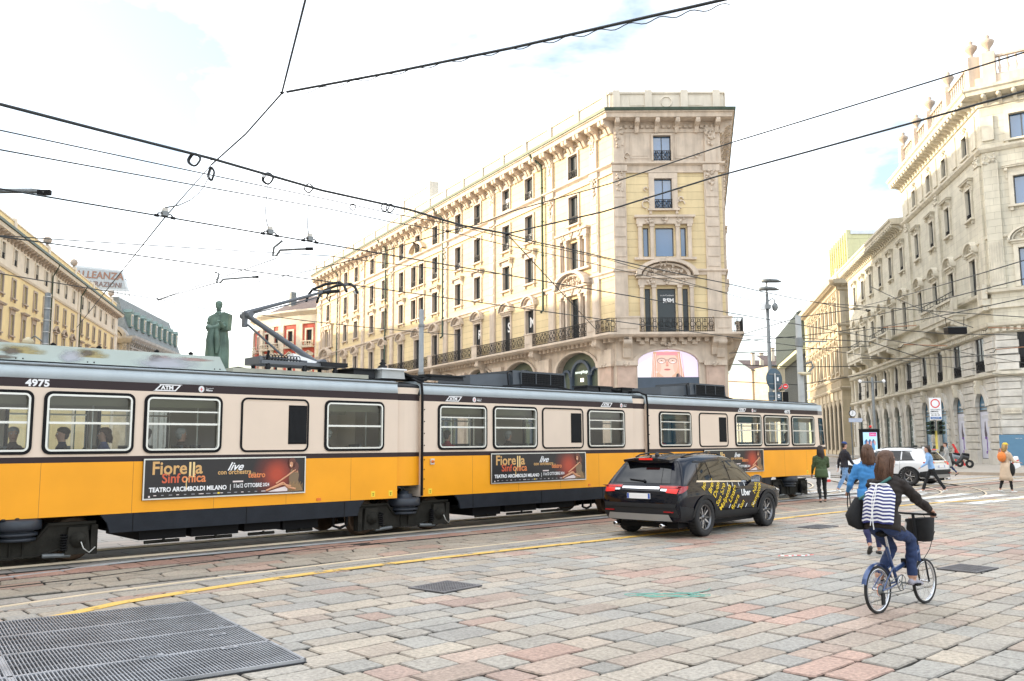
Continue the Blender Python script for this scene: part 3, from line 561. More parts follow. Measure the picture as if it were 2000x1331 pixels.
w_ = windowproto(1.38, 2.0, T_, rail_=.8, glass=GB, jamb=.14, sill=False, deep=.2); setwin(fl, w_, 3.83, 23.6, FC, opc); w_ = windowproto(1.38, 2.4, T_, rail_=.75, glass=GB, jamb=.42, deep=.2); setwin(fl, w_, 3.83, 19.75, FC, opc)
cw = windowproto(1.4, 2.25, None, sill=False, glass=GB, deep=.2, bars=(0, 1)); sw = windowproto(.42, 2.25, None, sill=False, glass=GB, deep=.2, bars=(0, 1)); setwin(fl, cw, 3.85, 16, FC, opc)
for s in (-1, 1): setwin(fl, sw, 3.85 + s * 1.44, 16, FC, opc)
cw = windowproto(1.4, 3.45, None, sill=False, deep=.2, bars=(0, 1)); sw = windowproto(.42, 3.45, None, sill=False, deep=.2, bars=(0, 1)); setwin(fl, cw, 3.88, 10.05, FC, opc)
for s in (-1, 1): setwin(fl, sw, 3.88 + s * 1.44, 10.05, FC, opc)
wall(g, 8.38, 9.8, 23.2, [o for o in opc if o[3] < 23], M_['plaster'], rm=T_); wall(g, 8.38, 23.2, 27.0, [o for o in opc if o[3] > 23], T_)
serliana(g, 3.85, 16, 2.25, Matrix()); serliana(g, 3.88, 10.05, 3.45, Matrix(), True)
pil(g, .45, 1.0); pil(g, 7.55, 1.1); bands(g, 0, 8.38, .58, .80, None, (0,))
for x in (.45, 7.55): g.box(x - .42, x + .42, -.2, .0, 23.45, 26.2, T_); garland(g, x, 26.3, .8, 1.7, -.25, T_, int(x) + 40)
for x in (2.1, 5.6): g.box(x - .62, x + .62, -.07, .0, 23.95, 25.4, T_); g.box(x - .75, x + .75, -.04, .0, 23.75, 25.6, T_)
for s in (-1, 1):
    for zz, rr_ in ((20.1, .3), (20.5, .18), (21.3, .14), (24.0, .2)): xx = 3.83 + s * (1.35 if zz < 23 else 2.75); g.tube([(xx + rr_ * math.cos(a * .6), -.1, zz + rr_ * math.sin(a * .6)) for a in range(9)], .06, T_, 5)
g.M = FR; opr = []
for i in range(6):
    u = 3.5 + i * 5.2; setwin(fl, wp2, u, 10.05, FR, opr); setwin(fl, wp3, u, 16.0, FR, opr); setwin(fl, wp4, u, 19.75, FR, opr); setwin(fl, wp5, u, 23.6, FR, opr)
wall(g, 33.4, 0, 27.0, opr, M_['plaster'], rm=T_); bands(g, 0, 33.4, .80, 0, None); pil(g, .7, .9)
g.M = old
far = [FI @ Vector(p) for p in ((-29.69, 131.25, 0), (7.92, 65.55, 0), (16.3, 65.55, 0), (23.35, 98.2, 0), (-20, 140, 0))]
for z, m in ((27.42, M_['slate']), (9.6, M_['trimd'])): g.add([(p.x, p.y, z) for p in far], [(0, 1, 2, 3, 4)], m)
for a, b in ((3, 4), (4, 0)): g.add([(far[a].x, far[a].y, 0), (far[b].x, far[b].y, 0), (far[b].x, far[b].y, 27.4), (far[a].x, far[a].y, 27.4)], [(0, 1, 2, 3)], M_['plaster'])
g.build('wall', fl)
# parapet
g = MB()
def parap(g, u0, u1, k0, k1, z0=27.42, z1=28.85, sp=4.2):
    P = M_['parapet']; cornice(g, u0, u1, [(-.35, z0), (-.35, z1), (.15, z1), (.15, z0)], P, k0, k1); cornice(g, u0, u1, [(-.45, z1), (-.45, z1 + .16), (.22, z1 + .16), (.22, z1)], P, k0, k1); cornice(g, u0, u1, [(-.43, z0), (-.43, z0 + .3), (-.36, z0 + .32), (-.36, z0)], P, k0, k1)
    n = max(1, int(round((u1 - u0) / sp)))
    for i in range(n + 1): x = u0 + (u1 - u0) * i / n; x = min(max(x, u0 + .3), u1 - .3); g.box(x - .28, x + .28, -.5, .2, z0 + .02, z1 + .27, P)
parap(g, 0, LF, 0, .58); g.box(X(41.4), X(33.6), -.3, .6, 29.02, 30.5, M_['parapet']); g.box(X(41.5), X(33.5), -.38, .7, 30.5, 30.7, M_['parapet'])
for u in (41.2, 33.8): g.box(X(u) - .35, X(u) + .35, -.45, .7, 29.03, 31.0, M_['parapet'])
g.M = FC; parap(g, 0, 8.38, .58, .8, sp=2.8); g.tube([(4.2 + .42 * math.cos(a * .5236), -.38, 28.2 + .42 * math.sin(a * .5236)) for a in range(12)], .05, M_['parapet'], 5, closed=True)
for x in (2.1, 6.3): g.box(x - .75, x + .75, -.39, -.34, 27.9, 28.6, M_['parapet'])
g.M = FR; parap(g, 0, 33.4, .8, 0)
g.build('parapet', fl)
for u, sx, hh in ((8.5, .7, 1.9), (16.0, .6, 1.7), (26.0, .5, 1.2)): g = MB(); g.box(X(u) - sx / 2, X(u) + sx / 2, 4, 4.7, 27.4, 29.6 + hh, M_['white']); g.box(X(u) - sx / 2 - .08, X(u) + sx / 2 + .08, 3.92, 4.78, 29.6 + hh, 29.75 + hh, M_['white']); g.build('chimney', fl)
# balcony with brackets and railings
g = MB(); q = MB()
def balc(F, u0, u1, k0, k1, peds, ov=1.25):
    g.M = F; q.M = F; cornice(g, u0, u1, [(.0, 9.72), (-ov + .25, 9.72), (-ov + .1, 9.82), (-ov, 9.86), (-ov, 10.03), (.0, 10.04)], T_, k0, k1)
    n = int((u1 - u0) / .62)
    for i in range(n): x = u0 + (u1 - u0) * (i + .5) / n; g.box(x - .16, x + .16, -.45, .0, 9.42, 9.72, T_)
    e = sorted(peds)
    for a, wd in e: g.box(a - wd / 2, a + wd / 2, -ov + .02, -ov + .42, 10.03, 11.1, T_); g.box(a - wd / 2 - .06, a + wd / 2 + .06, -ov - .04, -ov + .48, 11.1, 11.22, T_); g.box(a - wd / 2 + .2, a + wd / 2 - .2, -ov - .02, -ov + .03, 10.3, 10.9, T_); bracket(g, a, 9.72, .6, .95, 1.5, T_)
    xs = [u0 + (k0 * -ov if k0 else 0) + .05] ; 
    for a, wd in e: xs += [a - wd / 2, a + wd / 2]
    xs.append(u1 + (ov * k1 if k1 else 0) - .05)
    for a, b in zip(xs[0::2], xs[1::2]):
        if b - a > .3: ironrail(q, a, b, 10.03, 1.08, -ov + .12, sp=.17)
balc(Matrix(), X(47), LF, 0, .58, [(X(1.6), 1.1), (X(11.0), 1.2), (X(21.2), 1.0), (X(31.5), 1.0), (X(43.9), 1.0)])
balc(FC, 0, 8.38, .58, .8, [(.75, 1.7), (7.85, 1.3)])
balc(FR, 0, 33.4, .8, 0, [(2.6, 1.0), (9, 1), (16, 1), (24, 1), (31, 1)])
o = g.build('balcony', fl); q.build('railing', o)
# lower storeys: piers and shop windows
g = MB(); opl = [(X(8.3), X(2.5), .4, 9.1, .5)] + [(X(a + 5.2), X(a), .4, 9.1, .5) for a in (11.9, 19.6, 26.9, 34.6, 42.2, 49.8, 57.4, 65.0)]
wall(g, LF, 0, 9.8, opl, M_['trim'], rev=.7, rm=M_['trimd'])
for a, b, _, zt, _ in opl:
    c = (a + b) / 2; r_ = (b - a) / 2; arc_band(g, c, 9.1 - r_ * .5, r_, r_ + .3, -.18, .02, T_, sz=.5)
for u in (1.2, 10.1, 18.4, 26.0, 33.4, 41.0, 48.6, 56.3, 63.8, 72.5): g.box(X(u) - .75, X(u) + .75, -.22, .02, 0, 7.6, M_['pinkstone']); g.box(X(u) - .9, X(u) + .9, -.34, .02, 7.6, 7.95, T_); garland(g, X(u), 7.9, 1.0, .3, -.3, T_, int(u)); g.box(X(u) - .9, X(u) + .9, -.3, .02, 7.95, 8.9, T_)
g.M = FC; ops2 = [(1.55, 6.2, .4, 8.85, .45)]; wall(g, 8.38, 0, 9.8, ops2, M_['trim'], rev=.5); arc_band(g, 3.87, 8.85 - 2.325 * .45, 2.33, 2.7, -.2, .02, T_, sz=.45)
for x in (.72, 7.4): g.box(x - .7, x + .7, -.22, .02, 0, 7.6, M_['pinkstone']); g.box(x - .55, x + .55, -.26, -.2, 1.2, 7.2, M_['pinkstone']); g.box(x - .85, x + .85, -.36, .02, 7.6, 7.95, T_); garland(g, x, 7.9, .5, .3, -.34, T_, 3); bracket(g, x, 9.72, .5, .95, 1.3, T_)
for x in (1.9, 2.7, 3.5, 4.3, 5.1, 5.9): g.box(x - .2, x + .2, -.3, .0, 9.2, 9.55, T_)
garland(g, 3.87, 9.3, .7, .4, -.25, T_, 9); g.build('ground_floor', fl)
M_['bluef'] = mat('blue_grey_shopfront', (.06, .085, .12), .45, var=.1); M_['shopg'] = winmat('lit_shop_glass', (.10, .12, .09), .1, .02, 0)
for k, (a, b, z0, zt, _) in enumerate(opl):
    g = MB(); c = (a + b) / 2; r_ = (b - a) / 2; yy = .5
    for x in (a + .12, a + .28 * (b - a), b - .28 * (b - a), b - .12): g.box(x - .14, x + .14, yy - .12, yy + .12, .4, 7.2, M_['bluef']); g.lathe([(.16, 3.5), (.16, 7.0), (.24, 7.2)], M_['bluef'], 8, tr(x, yy - .16, 0))
    g.box(a, b, yy - .1, yy + .1, 4.3, 4.8, M_['bluef']); w3 = b - .28 * (b - a) - a - .28 * (b - a)
    arc_band(g, c, 7.2, w3 / 2 - .1, w3 / 2 + .14, yy - .2, yy + .1, M_['bluef'], sz=.95)
    for s in (-1, 1): arc_band(g, c + s * .36 * (b - a), 7.2, .08 * (b - a), .08 * (b - a) + .2, yy - .2, yy + .1, M_['bluef'])
    o = g.build('shop_window', fl); p = MB(); p.quad((a + .05, yy + .02, .4), (b - .05, yy + .02, .4), (b - .05, yy + .02, zt), (a + .05, yy + .02, zt), M_['shopg']); p.build('pane', o)
    if k == 0:
        q = MB(); q.text('senonghibygen', .34, mat('lit_shop_lettering', (.8, .9, .8), .5, emit=(.85, 1, .9, .4)), tr(c + .1, yy - .05, 7.45), align='CENTER'); q.text('SHOP', .02, M_['white'], tr(c, yy + .3, .5)) if False else None; q.build('shop_lettering', fl)
        q = MB(); q.box(c - .2, c + .25, yy - .02, yy, 6.75, 7.05, mat('lit_lamp', (.9, .85, .7), .5, emit=(1, .9, .7, .6))); q.build('shop_lamp', fl)
for u in (10.1, 30.4, 47.0, 65.4):
    g = MB(); g.tube([(X(u) - .7, -1.1, 27.3), (X(u) - .6, -1.0, 26.9), (X(u), -.35, 26.1), (X(u), -.24, 25.5), (X(u), -.24, 13.2 if u < 31 else 11.5), (X(u) + .1, -.5, 13.0 if u < 31 else 11.3)], .105, M_['gutter'], 8)
    for z in (24, 21, 18, 15): g.tube([(X(u), -.24, z), (X(u), -.24, z + .1)], .15, M_['gutter'], 8)
    g.build('drainpipe', fl)
for u, t_ in ((22.65, 'R'), (16.8, 'S'), (12.6, 'M')): g = MB(); g.text(t_, 1.25, M_['white'], tr(X(u) + .05, .18, 12.1), off=.03, align='CENTER'); g.build('window_letter', fl)
g = MB(); g.M = FC; g.text('A DELOITTE' if False else 'in via Cordusio', .17, M_['white'], tr(3.95, .16, 12.95), align='CENTER'); g.text('RSM', .46, M_['white'], tr(4.05, .16, 12.45), off=.02, align='CENTER'); g.build('window_letter', fl)
# video screen: an advertisement with a face behind sunglasses, drawn flat on its lit panel
def em(n, c, e=1.0, r_=.5): return mat(n, tuple(q * .25 for q in c), r_, var=0, emit=(*c, e * .42))
def disc(g, cx, cz, rx, rz, y, m, n=24, a0=0, a1=360):
    P = [(cx + rx * math.cos(R(a0 + (a1 - a0) * i / n)), y, cz + rz * math.sin(R(a0 + (a1 - a0) * i / n))) for i in range(n + (0 if a1 - a0 == 360 else 1))]; g.add(P, [tuple(range(len(P)))], m)
o = None; g = MB(); g.M = FC; g.box(1.5, 6.25, .32, .5, 5.6, 8.9, M_['black']); g.box(1.55, 6.2, .1, .3, 5.5, 6.72, M_['bluef']); o = g.build('video_screen', fl)
g = MB(); g.M = FC; e1 = em('screen_lilac', (.70, .62, .80)); e2 = em('screen_skin', (.86, .52, .42), .95); e3 = em('screen_hair', (.62, .38, .26), .95); e4 = em('screen_pale', (.88, .86, .90)); e5 = em('screen_glasses', (.42, .30, .26), .7); e6 = em('screen_pink', (.82, .30, .34), .9); e7 = em('screen_lip', (.62, .22, .20), .8)
r_ = 2.325; n = 14; zc = 8.85 - r_ * .45; P = [(1.56, 6.75), (6.19, 6.75)] + [(3.87 + (r_ - .02) * math.cos(math.pi * i / n), zc + (r_ - .02) * .45 * math.sin(math.pi * i / n)) for i in range(n + 1)]
g.add([(p[0], .31, p[1]) for p in P], [tuple(range(len(P)))], e1); g.quad((1.6, .305, 6.76), (2.75, .305, 6.76), (2.75, .305, 8.3), (1.6, .305, 7.7), e4)
g.add([(2.62, .30, 6.76), (5.15, .30, 6.76), (4.95, .30, 7.7), (4.85, .30, 8.7), (2.8, .30, 8.7), (2.7, .30, 7.8)], [(0, 1, 2, 3, 4, 5)], e3)
disc(g, 3.85, 7.75, .83, 1.0, .296, e2); g.box(3.55, 4.2, .294, .297, 6.76, 7.2, e2); g.box(3.05, 4.65, .29, .294, 8.42, 8.66, e6)
for s in (-1, 1): disc(g, 3.85 + s * .42, 8.0, .36, .24, .286, e5); disc(g, 3.85 + s * .42, 7.98, .29, .18, .283, mat('screen_lens', (.2, .13, .11), .4, var=0, emit=(.74, .50, .43, .40))); disc(g, 3.85 + s * .42, 8.02, .15, .035, .280, e3); disc(g, 3.85 + s * .42, 8.0, .05, .04, .279, em('screen_eye', (.12, .08, .07), .8), 10); disc(g, 3.85 + s * .44, 7.87, .12, .045, .278, e4)
g.box(3.78, 3.92, .286, .289, 8.02, 8.1, e5); g.add([(3.79, .289, 7.95), (3.91, .289, 7.95), (3.96, .289, 7.62), (3.74, .289, 7.62)], [(0, 1, 2, 3)], e7 if False else em('screen_nose', (.70, .33, .25), .9)); disc(g, 3.85, 7.33, .25, .075, .288, e7); disc(g, 3.85, 6.98, .5, .12, .299, e3)
for k in range(16): x = 2.68 + .045 * k if k < 8 else 4.72 + .05 * (k - 8); g.tube([(x, .2985, 6.78), (x + .02 * math.sin(k), .2985, 7.5), (x + (.12 if k < 8 else -.12), .2985, 8.55)], .011, (e7, e4, e2)[k % 3], 3)
for s in (-1, 1): disc(g, 3.85 + s * .62, 7.6, .17, .5, .2945, em('screen_cheek', (.78, .43, .34), .95), 16)
disc(g, 3.85, 7.62, .11, .05, .2875, em('screen_nostril', (.55, .24, .19), .9), 12); disc(g, 3.85, 7.355, .24, .025, .287, em('screen_lip_line', (.42, .12, .12), .8), 12); g.quad((4.5, .2985, 6.76), (5.0, .2985, 6.76), (4.7, .2985, 7.05), (4.55, .2985, 7.0), em('screen_black', (.05, .05, .06), .6)); g.text('CO', .14, e4, tr(2.95, .29, 7.1)); g.build('screen_image', o)
# ---------------------------------------------------------------- grey palazzo on the right
LR = 50.5; F1 = frame((34.5 + .1811 * LR, 61.76 + .9835 * LR), (-.1811, -.9835)); F1I = F1.inverted()
rp = thing('grey_palazzo', 'tall grey limestone palazzo with urns on its roof balustrade, right edge', 'building', M=F1)
FF = F1I @ frame((34.5, 61.76), (.80, -.60)); X = lambda u: LR - u; S_ = M_['greytrim']; WG = M_['grey']
dg = winmat('dark_window_glass', (.02, .023, .028), .12, .03, .0)
a5 = windowproto(1.1, 1.6, S_, jamb=.2, deep=.12, glass=dg, pd=.14, carve=1); a4 = windowproto(1.2, 2.3, S_, jamb=.22, deep=.12, ped='flat', brackets=True, glass=dg, rail_=.45, carve=1); a3 = windowproto(1.3, 2.75, S_, jamb=.25, ped='arch', brackets=True, glass=dg, carve=1, sill=False, deep=.12)
a2 = windowproto(1.85, 2.55, None, sill=False, glass=dg, rail_=.85, bars=(1, 1), deep=.10); a1 = windowproto(2.1, 4.9, None, sill=False, arch=1, glass=M_['glassblue'], bars=(0, 1), deep=.06); a1d = windowproto(2.1, 4.9, None, sill=False, arch=1, deep=.06, glass=winmat('green_shop_glass', (.05, .09, .085), .1, .02, 0), bars=(0, 1))
g = MB(); ops = []; opt_ = []; bays = [3.3, 8.6, 13.1, 17.8, 23.4, 28.0, 32.7, 37.3, 41.6, 46.2]
for i, u in enumerate(bays):
    setwin(rp, a1 if i < 4 else a1d, X(u), .5, None, ops, 'arched_shop_window'); setwin(rp, a2, X(u), 6.9, None, ops); setwin(rp, a3, X(u), 12.7, None, ops); setwin(rp, a4, X(u), 18.6, None, ops)
    if i < 4: setwin(rp, a5, X(u), 23.5, None, opt_)
wall(g, LR, 0, 9.75, [o for o in ops if o[3] < 9.7], M_['rust'], rev=.2); wall(g, LR, 9.75, 23.0, [o for o in ops if o[3] > 9.7], WG); wall(g, 22.4, 23.0, 27.2, opt_, WG, x0=X(22.4))
def rusticate(g, u0, u1, z0, z1, w_=.62, m=None, q=None):
    z = z0; k = 0; q = q or random.Random(5)
    while z < z1 - .2: g.taper(u0 - (.08 if k % 2 else 0), u1 + (.08 if k % 2 else 0), -.13 - q.uniform(0, .05), .02, z + .03, min(z + .5, z1), m or M_['rust']); z += .53; k += 1
rq = random.Random(8)
for i in range(len(bays) + 1):
    a = 0 if i == 0 else bays[i - 1] + 1.15; b = bays[i] - 1.15 if i < len(bays) else LR
    if b - a < .3: continue
    u0, u1 = X(b), X(a); c = (u0 + u1) / 2
    if i in (0, 1, 4, 9): rusticate(g, u0 + .1, u1 - .1, 1.2, 6.3, q=rq); rusticate(g, u0 + .2, u1 - .2, 6.8, 9.3, q=rq)
    else:
        for s in (u0 + .05, u1 - .45): rusticate(g, s, s + .4, 1.2, 4.6, q=rq)
        for s in (u0 + .3, u1 - .65): g.lathe([(.26, 6.75), (.26, 6.9), (.21, 7.0), (.19, 9.0), (.26, 9.1), (.28, 9.35)], S_, 10, tr(s + .15, -.12, 0))
    g.box(u0, u1, -.26, .02, 0, 1.15, M_['rust'])
for u in bays:
    x = X(u); arc_band(g, x, .5 + 4.9 - 1.05, 1.05, 1.6, -.25, .02, M_['rust'], n=9); g.taper(x - .22, x + .22, -.5, .02, 5.3, 6.3, S_); garland(g, x, 6.2, .4, .6, -.45, S_, int(u)); 
def rbands(g, u0, u1, k0, k1, top=True):
    cornice(g, u0, u1, [(.02, 6.35), (-.25, 6.4), (-.42, 6.5), (-.42, 6.68), (.02, 6.75)], S_, k0, k1); cornice(g, u0, u1, [(.02, 9.45), (-.2, 9.5), (-.2, 9.8), (-.55, 9.95), (-.6, 10.15), (.02, 10.2)], S_, k0, k1)
    cornice(g, u0, u1, [(.02, 11.2), (-.18, 11.25), (-.18, 11.5), (.02, 11.5)], S_, k0, k1); cornice(g, u0, u1, [(.02, 12.3), (-.3, 12.4), (-.34, 12.6), (.02, 12.65)], S_, k0, k1); cornice(g, u0, u1, [(.02, 16.3), (-.1, 16.35), (-.12, 16.5), (.02, 16.55)], S_, k0, k1)
    n = int((u1 - u0) / .45)
    for i in range(n): x = u0 + (u1 - u0) * (i + .5) / n; g.box(x - .12, x + .12, -.42, .0, 9.55, 9.85, S_)
def topc(g, u0, u1, k0, k1, zc, sp=.8):
    cornice(g, u0, u1, [(.02, zc - .75), (-.14, zc - .72), (-.16, zc - .5), (.02, zc - .45)], S_, k0, k1); cornice(g, u0, u1, [(.02, zc - .1), (-1.1, zc - .05), (-1.15, zc + .2), (-1.3, zc + .3), (-1.34, zc + .5), (.4, zc + .6)], S_, k0, k1)
    n = int((u1 - u0) / sp)
    for i in range(n): x = u0 + (u1 - u0) * (i + .5) / n; bracket(g, x, zc - .08, .26, .95, .6, S_); g.sph((x, -.98, zc - .2), .17, S_, 6)
km = math.tan(R(.5 * (math.degrees(math.atan2(-.6, .8)) - math.degrees(math.atan2(-.9835, -.1811)) % 360 + 0))) if False else .57
rbands(g, 0, LR, 0, km); cornice(g, X(22.4), LR, [(.02, 22.7), (-.12, 22.75), (-.3, 22.95), (-.32, 23.1), (.02, 23.15)], S_, 0, km)
topc(g, X(22.4), LR, 0, km, 26.9); topc(g, 0, X(22.4), 0, 0, 23.2, .8)
for u in (.8, 11.0, 20.6): g.box(X(u) - .45, X(u) + .45, -.18, .02, 12.65, 22.6, WG); garland(g, X(u), 22.7, .9, .7, -.22, S_, int(u * 7)); g.box(X(u) - .55, X(u) + .55, -.26, .02, 21.9, 22.1, S_)
for u in (1.4, 6.0, 11.2, 15.6, 20.6): g.box(X(u) - .5, X(u) + .5, -.1, .02, 23.5, 25.9, S_)
g.M = FF; opf = []
FX = 2.5 + 1.0
f5 = windowproto(1.5, 1.85, S_, glass=GB, jamb=.3, bars=(1, 1)); f4 = windowproto(1.5, 2.1, S_, glass=GB, jamb=.3, ped='flat', bars=(1, 1), brackets=True); f3 = windowproto(1.5, 2.75, S_, glass=GB, jamb=.3, ped='arch', bars=(1, 1), sill=False, carve=1)
for x in [2.62 + 5.45 * k for k in range(10)]:
    setwin(rp, f5, x, 23.45, FF, opf); setwin(rp, f4, x, 18.6, FF, opf); setwin(rp, f3, x, 12.7, FF, opf); setwin(rp, a2, x - .3, 6.9, FF, opf); setwin(rp, a1, x, .5, FF, opf, 'arched_shop_window')
wall(g, 56, 0, 9.75, [o for o in opf if o[3] < 9.7], M_['rust'], rev=.2); wall(g, 56, 9.75, 27.2, [o for o in opf if o[3] > 9.7], WG); rbands(g, 0, 56, km, 0); topc(g, 0, 56, km, 0, 26.9, .95); cornice(g, 0, 56, [(.02, 22.7), (-.12, 22.75), (-.3, 22.95), (-.32, 23.1), (.02, 23.15)], S_, km, 0)
g.box(.0, .98, -.2, .02, 12.65, 22.0, WG); g.box(.1, .9, -.24, .02, 12.9, 16.1, S_); garland(g, .5, 22.6, 1.0, .8, -.25, S_, 77); g.box(.12, .88, -.16, .02, 23.6, 25.4, S_); rusticate(g, .1, 1.4, 1.2, 6.2); rusticate(g, .1, 1.4, 6.8, 9.3); g.box(0, 56, -.26, .02, 0, 1.1, M_['rust'])
for i in range(5): g.box(.14 + i * .16, .21 + i * .16, -.28, -.2, 13.2, 16.0, S_)
g.M = Matrix(); cor = [F1I @ Vector(p) for p in ((34.5, 61.76, 0), (79.3, 28.16, 0), (96, 90, 0), (43.65, 111.4, 0))]; far = F1I @ Vector((38.6, 83.8, 0)); far2 = F1I @ Vector((90, 80, 0))
g.add([(p.x, p.y, 27.4) for p in (cor[0], cor[1], far2, far)], [(0, 1, 2, 3)], M_['slate']); g.add([(far.x, far.y, 23), (far2.x, far2.y, 23), (far2.x, far2.y, 27.4), (far.x, far.y, 27.4)], [(0, 1, 2, 3)], WG)
g.add([(cor[3].x, cor[3].y, 0), (cor[2].x, cor[2].y, 0), (cor[2].x, cor[2].y, 23.6), (cor[3].x, cor[3].y, 23.6)], [(0, 1, 2, 3)], WG); g.add([(0, .2, 23.75), (X(22.4), .2, 23.75), (X(22.4), 14, 26.0), (0, 14, 26.0)], [(0, 1, 2, 3)], M_['slate'])
g.build('wall', rp)
g = MB(); P_ = M_['trim']
for F, u0, u1, ps in ((Matrix(), X(21.5), LR, (.3, 5.8, 11, 15.2, 19.9)), (FF, 0, 56, (.9, 6.4, 12, 17.5, 28, 40, 55))):
    g.M = F; cornice(g, u0, u1, [(-.4, 27.5), (-.4, 28.3), (.1, 28.3), (.1, 27.5)], P_, 0 if F is not FF else km * .3, 0)
    pp = [(X(p) if F is not FF else p) for p in ps]
    for p in pp: g.box(p - .42, p + .42, -.55, .25, 27.5, 30.1, P_)
    for p, q in zip(sorted(pp), sorted(pp)[1:]): baluster(g, p + .42, q - .42, 28.3, 29.85, -.15, P_, sp=.48)
g.build('roof_balustrade', rp)
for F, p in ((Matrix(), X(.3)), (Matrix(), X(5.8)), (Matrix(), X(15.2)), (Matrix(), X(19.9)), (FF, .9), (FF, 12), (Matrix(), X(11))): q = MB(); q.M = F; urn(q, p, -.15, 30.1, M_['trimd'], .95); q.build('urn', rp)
for (u0, u1, sg) in ((.2, 1.2, 0), (5.2, 14.5, 1), (26.4, 35.5, 1), (39, 47.5, 1)):
    g = MB(); a, b = X(u1), X(u0); ov = 1.15 if sg else .6; g.box(a, b, -ov, .0, 11.55, 12.0, S_); g.box(a + .1, b - .1, -ov + .08, 0, 11.2, 11.55, S_)
    if sg:
        for x in (a + .6, (a + b) / 2, b - .6): bracket(g, x, 11.3, .75, 1.05, 1.3, S_)
    o = g.build('balcony', rp); q = MB(); baluster(q, a + .3, b - .3, 12.0, 12.95, -ov + .18, S_, sp=.5)
    for x in (a + .2, (a + b) / 2, b - .2): q.box(x - .3, x + .3, -ov + .02, -ov + .34, 12.0, 13.05, S_)
    if sg: ironrail(q, a + .3, b - .3, 13.05, .45, -ov + .18, sp=.8, rings=False)
    q.build('balustrade', o)
g = MB(); g.M = FF; g.box(.1, 1.4, -.32, -.25, 3.72, 4.12, S_); g.text('CORDUSIO', .2, M_['trimd'], tr(.75, -.325, 3.82), align='CENTER'); g.build('street_name_plaque', rp)
M_['poster'] = mat('pale_lilac_poster', (.55, .56, .68), .4, var=.04); M_['purple'] = mat('purple_ink', (.16, .05, .35), .5, var=0); M_['plum'] = mat('dark_ink', (.05, .03, .06), .5, var=0); M_['bill'] = mat('blue_hoarding', (.10, .22, .34), .5, var=.04)
for i, u in enumerate(bays[:2]):
    g = MB(); x = X(u); g.box(x - .98, x + .98, .055, .08, .55, 4.0, M_['poster'])
    y = .05; g.add([(x - .12, y, 3.2), (x + .02, y, 3.3), (x + .1, y, 2.6), (x + .3, y, 2.3), (x + .12, y, 1.9), (x - .2, y, 2.0), (x - .28, y, 2.5)], [tuple(range(7))], M_['plum']); g.tube([(x + .2, y, 2.1), (x + .16, y, 1.5), (x + .2, y, 1.0)], .035, M_['purple'], 5); disc(g, x, .98, .14, .12, y - .005, M_['purple']); disc(g, x - .1, 2.05, .17, .1, y - .005, M_['purple'])
    g.text('NUTRI', .42, M_['steel'], tr(x - .62, y, 3.45)); g.build('window_poster', rp)
for i, u in enumerate(bays[:4]): g = MB(); g.text('RINASCENTE' if False else 'COIN CASA' if False else 'CORDUSIO', .2, M_['white'], tr(X(u) - .6, .05, 4.45)); g.box(X(u) - 1.0, X(u) + 1.0, .03, .08, 4.02, 4.12, M_['wframe']); g.build('window_lettering', rp)
g = MB(); g.M = FF; g.box(-.1, 9.5, -.6, -.5, .14, 2.25, M_['bill']); g.text('CORSO', .2, M_['white'], tr(1.5, -.61, 1.0)); g.text('MODA', .2, M_['white'], tr(1.5, -.61, .7)); g.text('VIA E VIA', .1, M_['white'], tr(.9, -.61, 1.95)); o = g.build('hoarding')
o.matrix_world = F1; tag(o, 'blue hoarding along the foot of the grey palazzo at the right edge', 'hoarding')
# ---------------------------------------------------------------- yellow block on the left
F2 = frame((-52.0, 87.8), (-.244, .9698)); lb = thing('yellow_block', 'yellow plastered block with green gutter and glass skylight, far left edge', 'building', M=F2)
q0_ = (-52.87 - .9, 88 - .22); g = MB(); ops = []; L2 = 58.9
la = windowproto(1.05, 1.65, M_['creamp'], jamb=.16, rail_=.6, deep=.2, sill=False); l2 = windowproto(1.05, 1.9, M_['trimd'], jamb=.2, deep=.2); l3 = windowproto(1.1, 2.2, M_['trimd'], jamb=.2, ped='flat', deep=.2); l3t = windowproto(1.1, 2.2, M_['trimd'], jamb=.2, ped='tri', deep=.2)
bays2 = [-9, -5, -1, 3.1, 7.2, 11.1, 15.1, 20.6, 24.5, 28.7, 33.7, 37.6, 41.6, 45.7, 49.7, 55.0]
for i, u in enumerate(bays2):
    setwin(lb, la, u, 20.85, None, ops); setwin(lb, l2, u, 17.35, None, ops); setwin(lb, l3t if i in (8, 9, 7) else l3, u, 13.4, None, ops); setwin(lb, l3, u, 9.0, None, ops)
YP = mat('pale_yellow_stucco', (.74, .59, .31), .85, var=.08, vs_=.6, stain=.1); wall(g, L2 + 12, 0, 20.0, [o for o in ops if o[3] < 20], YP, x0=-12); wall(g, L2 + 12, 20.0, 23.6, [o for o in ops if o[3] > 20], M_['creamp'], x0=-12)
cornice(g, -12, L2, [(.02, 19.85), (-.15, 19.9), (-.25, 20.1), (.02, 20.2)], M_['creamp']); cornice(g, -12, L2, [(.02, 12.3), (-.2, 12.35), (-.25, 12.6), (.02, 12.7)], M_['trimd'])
cornice(g, -12, L2 + .9, [(.02, 23.3), (-.8, 23.4), (-.9, 23.7), (-.9, 23.85), (.3, 24.0)], M_['creamp']); cornice(g, -12, L2 + .9, [(-.92, 23.75), (-1.05, 23.8), (-1.05, 24.08), (-.8, 24.05)], M_['gutter'])
for k in range(60): u = -11.5 + k * 1.18; bracket(g, u, 23.38, .4, .7, .55, M_['trimd'])
for u0, u1 in ((17.5, 19.0), (31.2, 32.2), (56.6, 58.9)): g.box(u0, u1, -.12, .02, 0, 23.2, M_['creamp'])
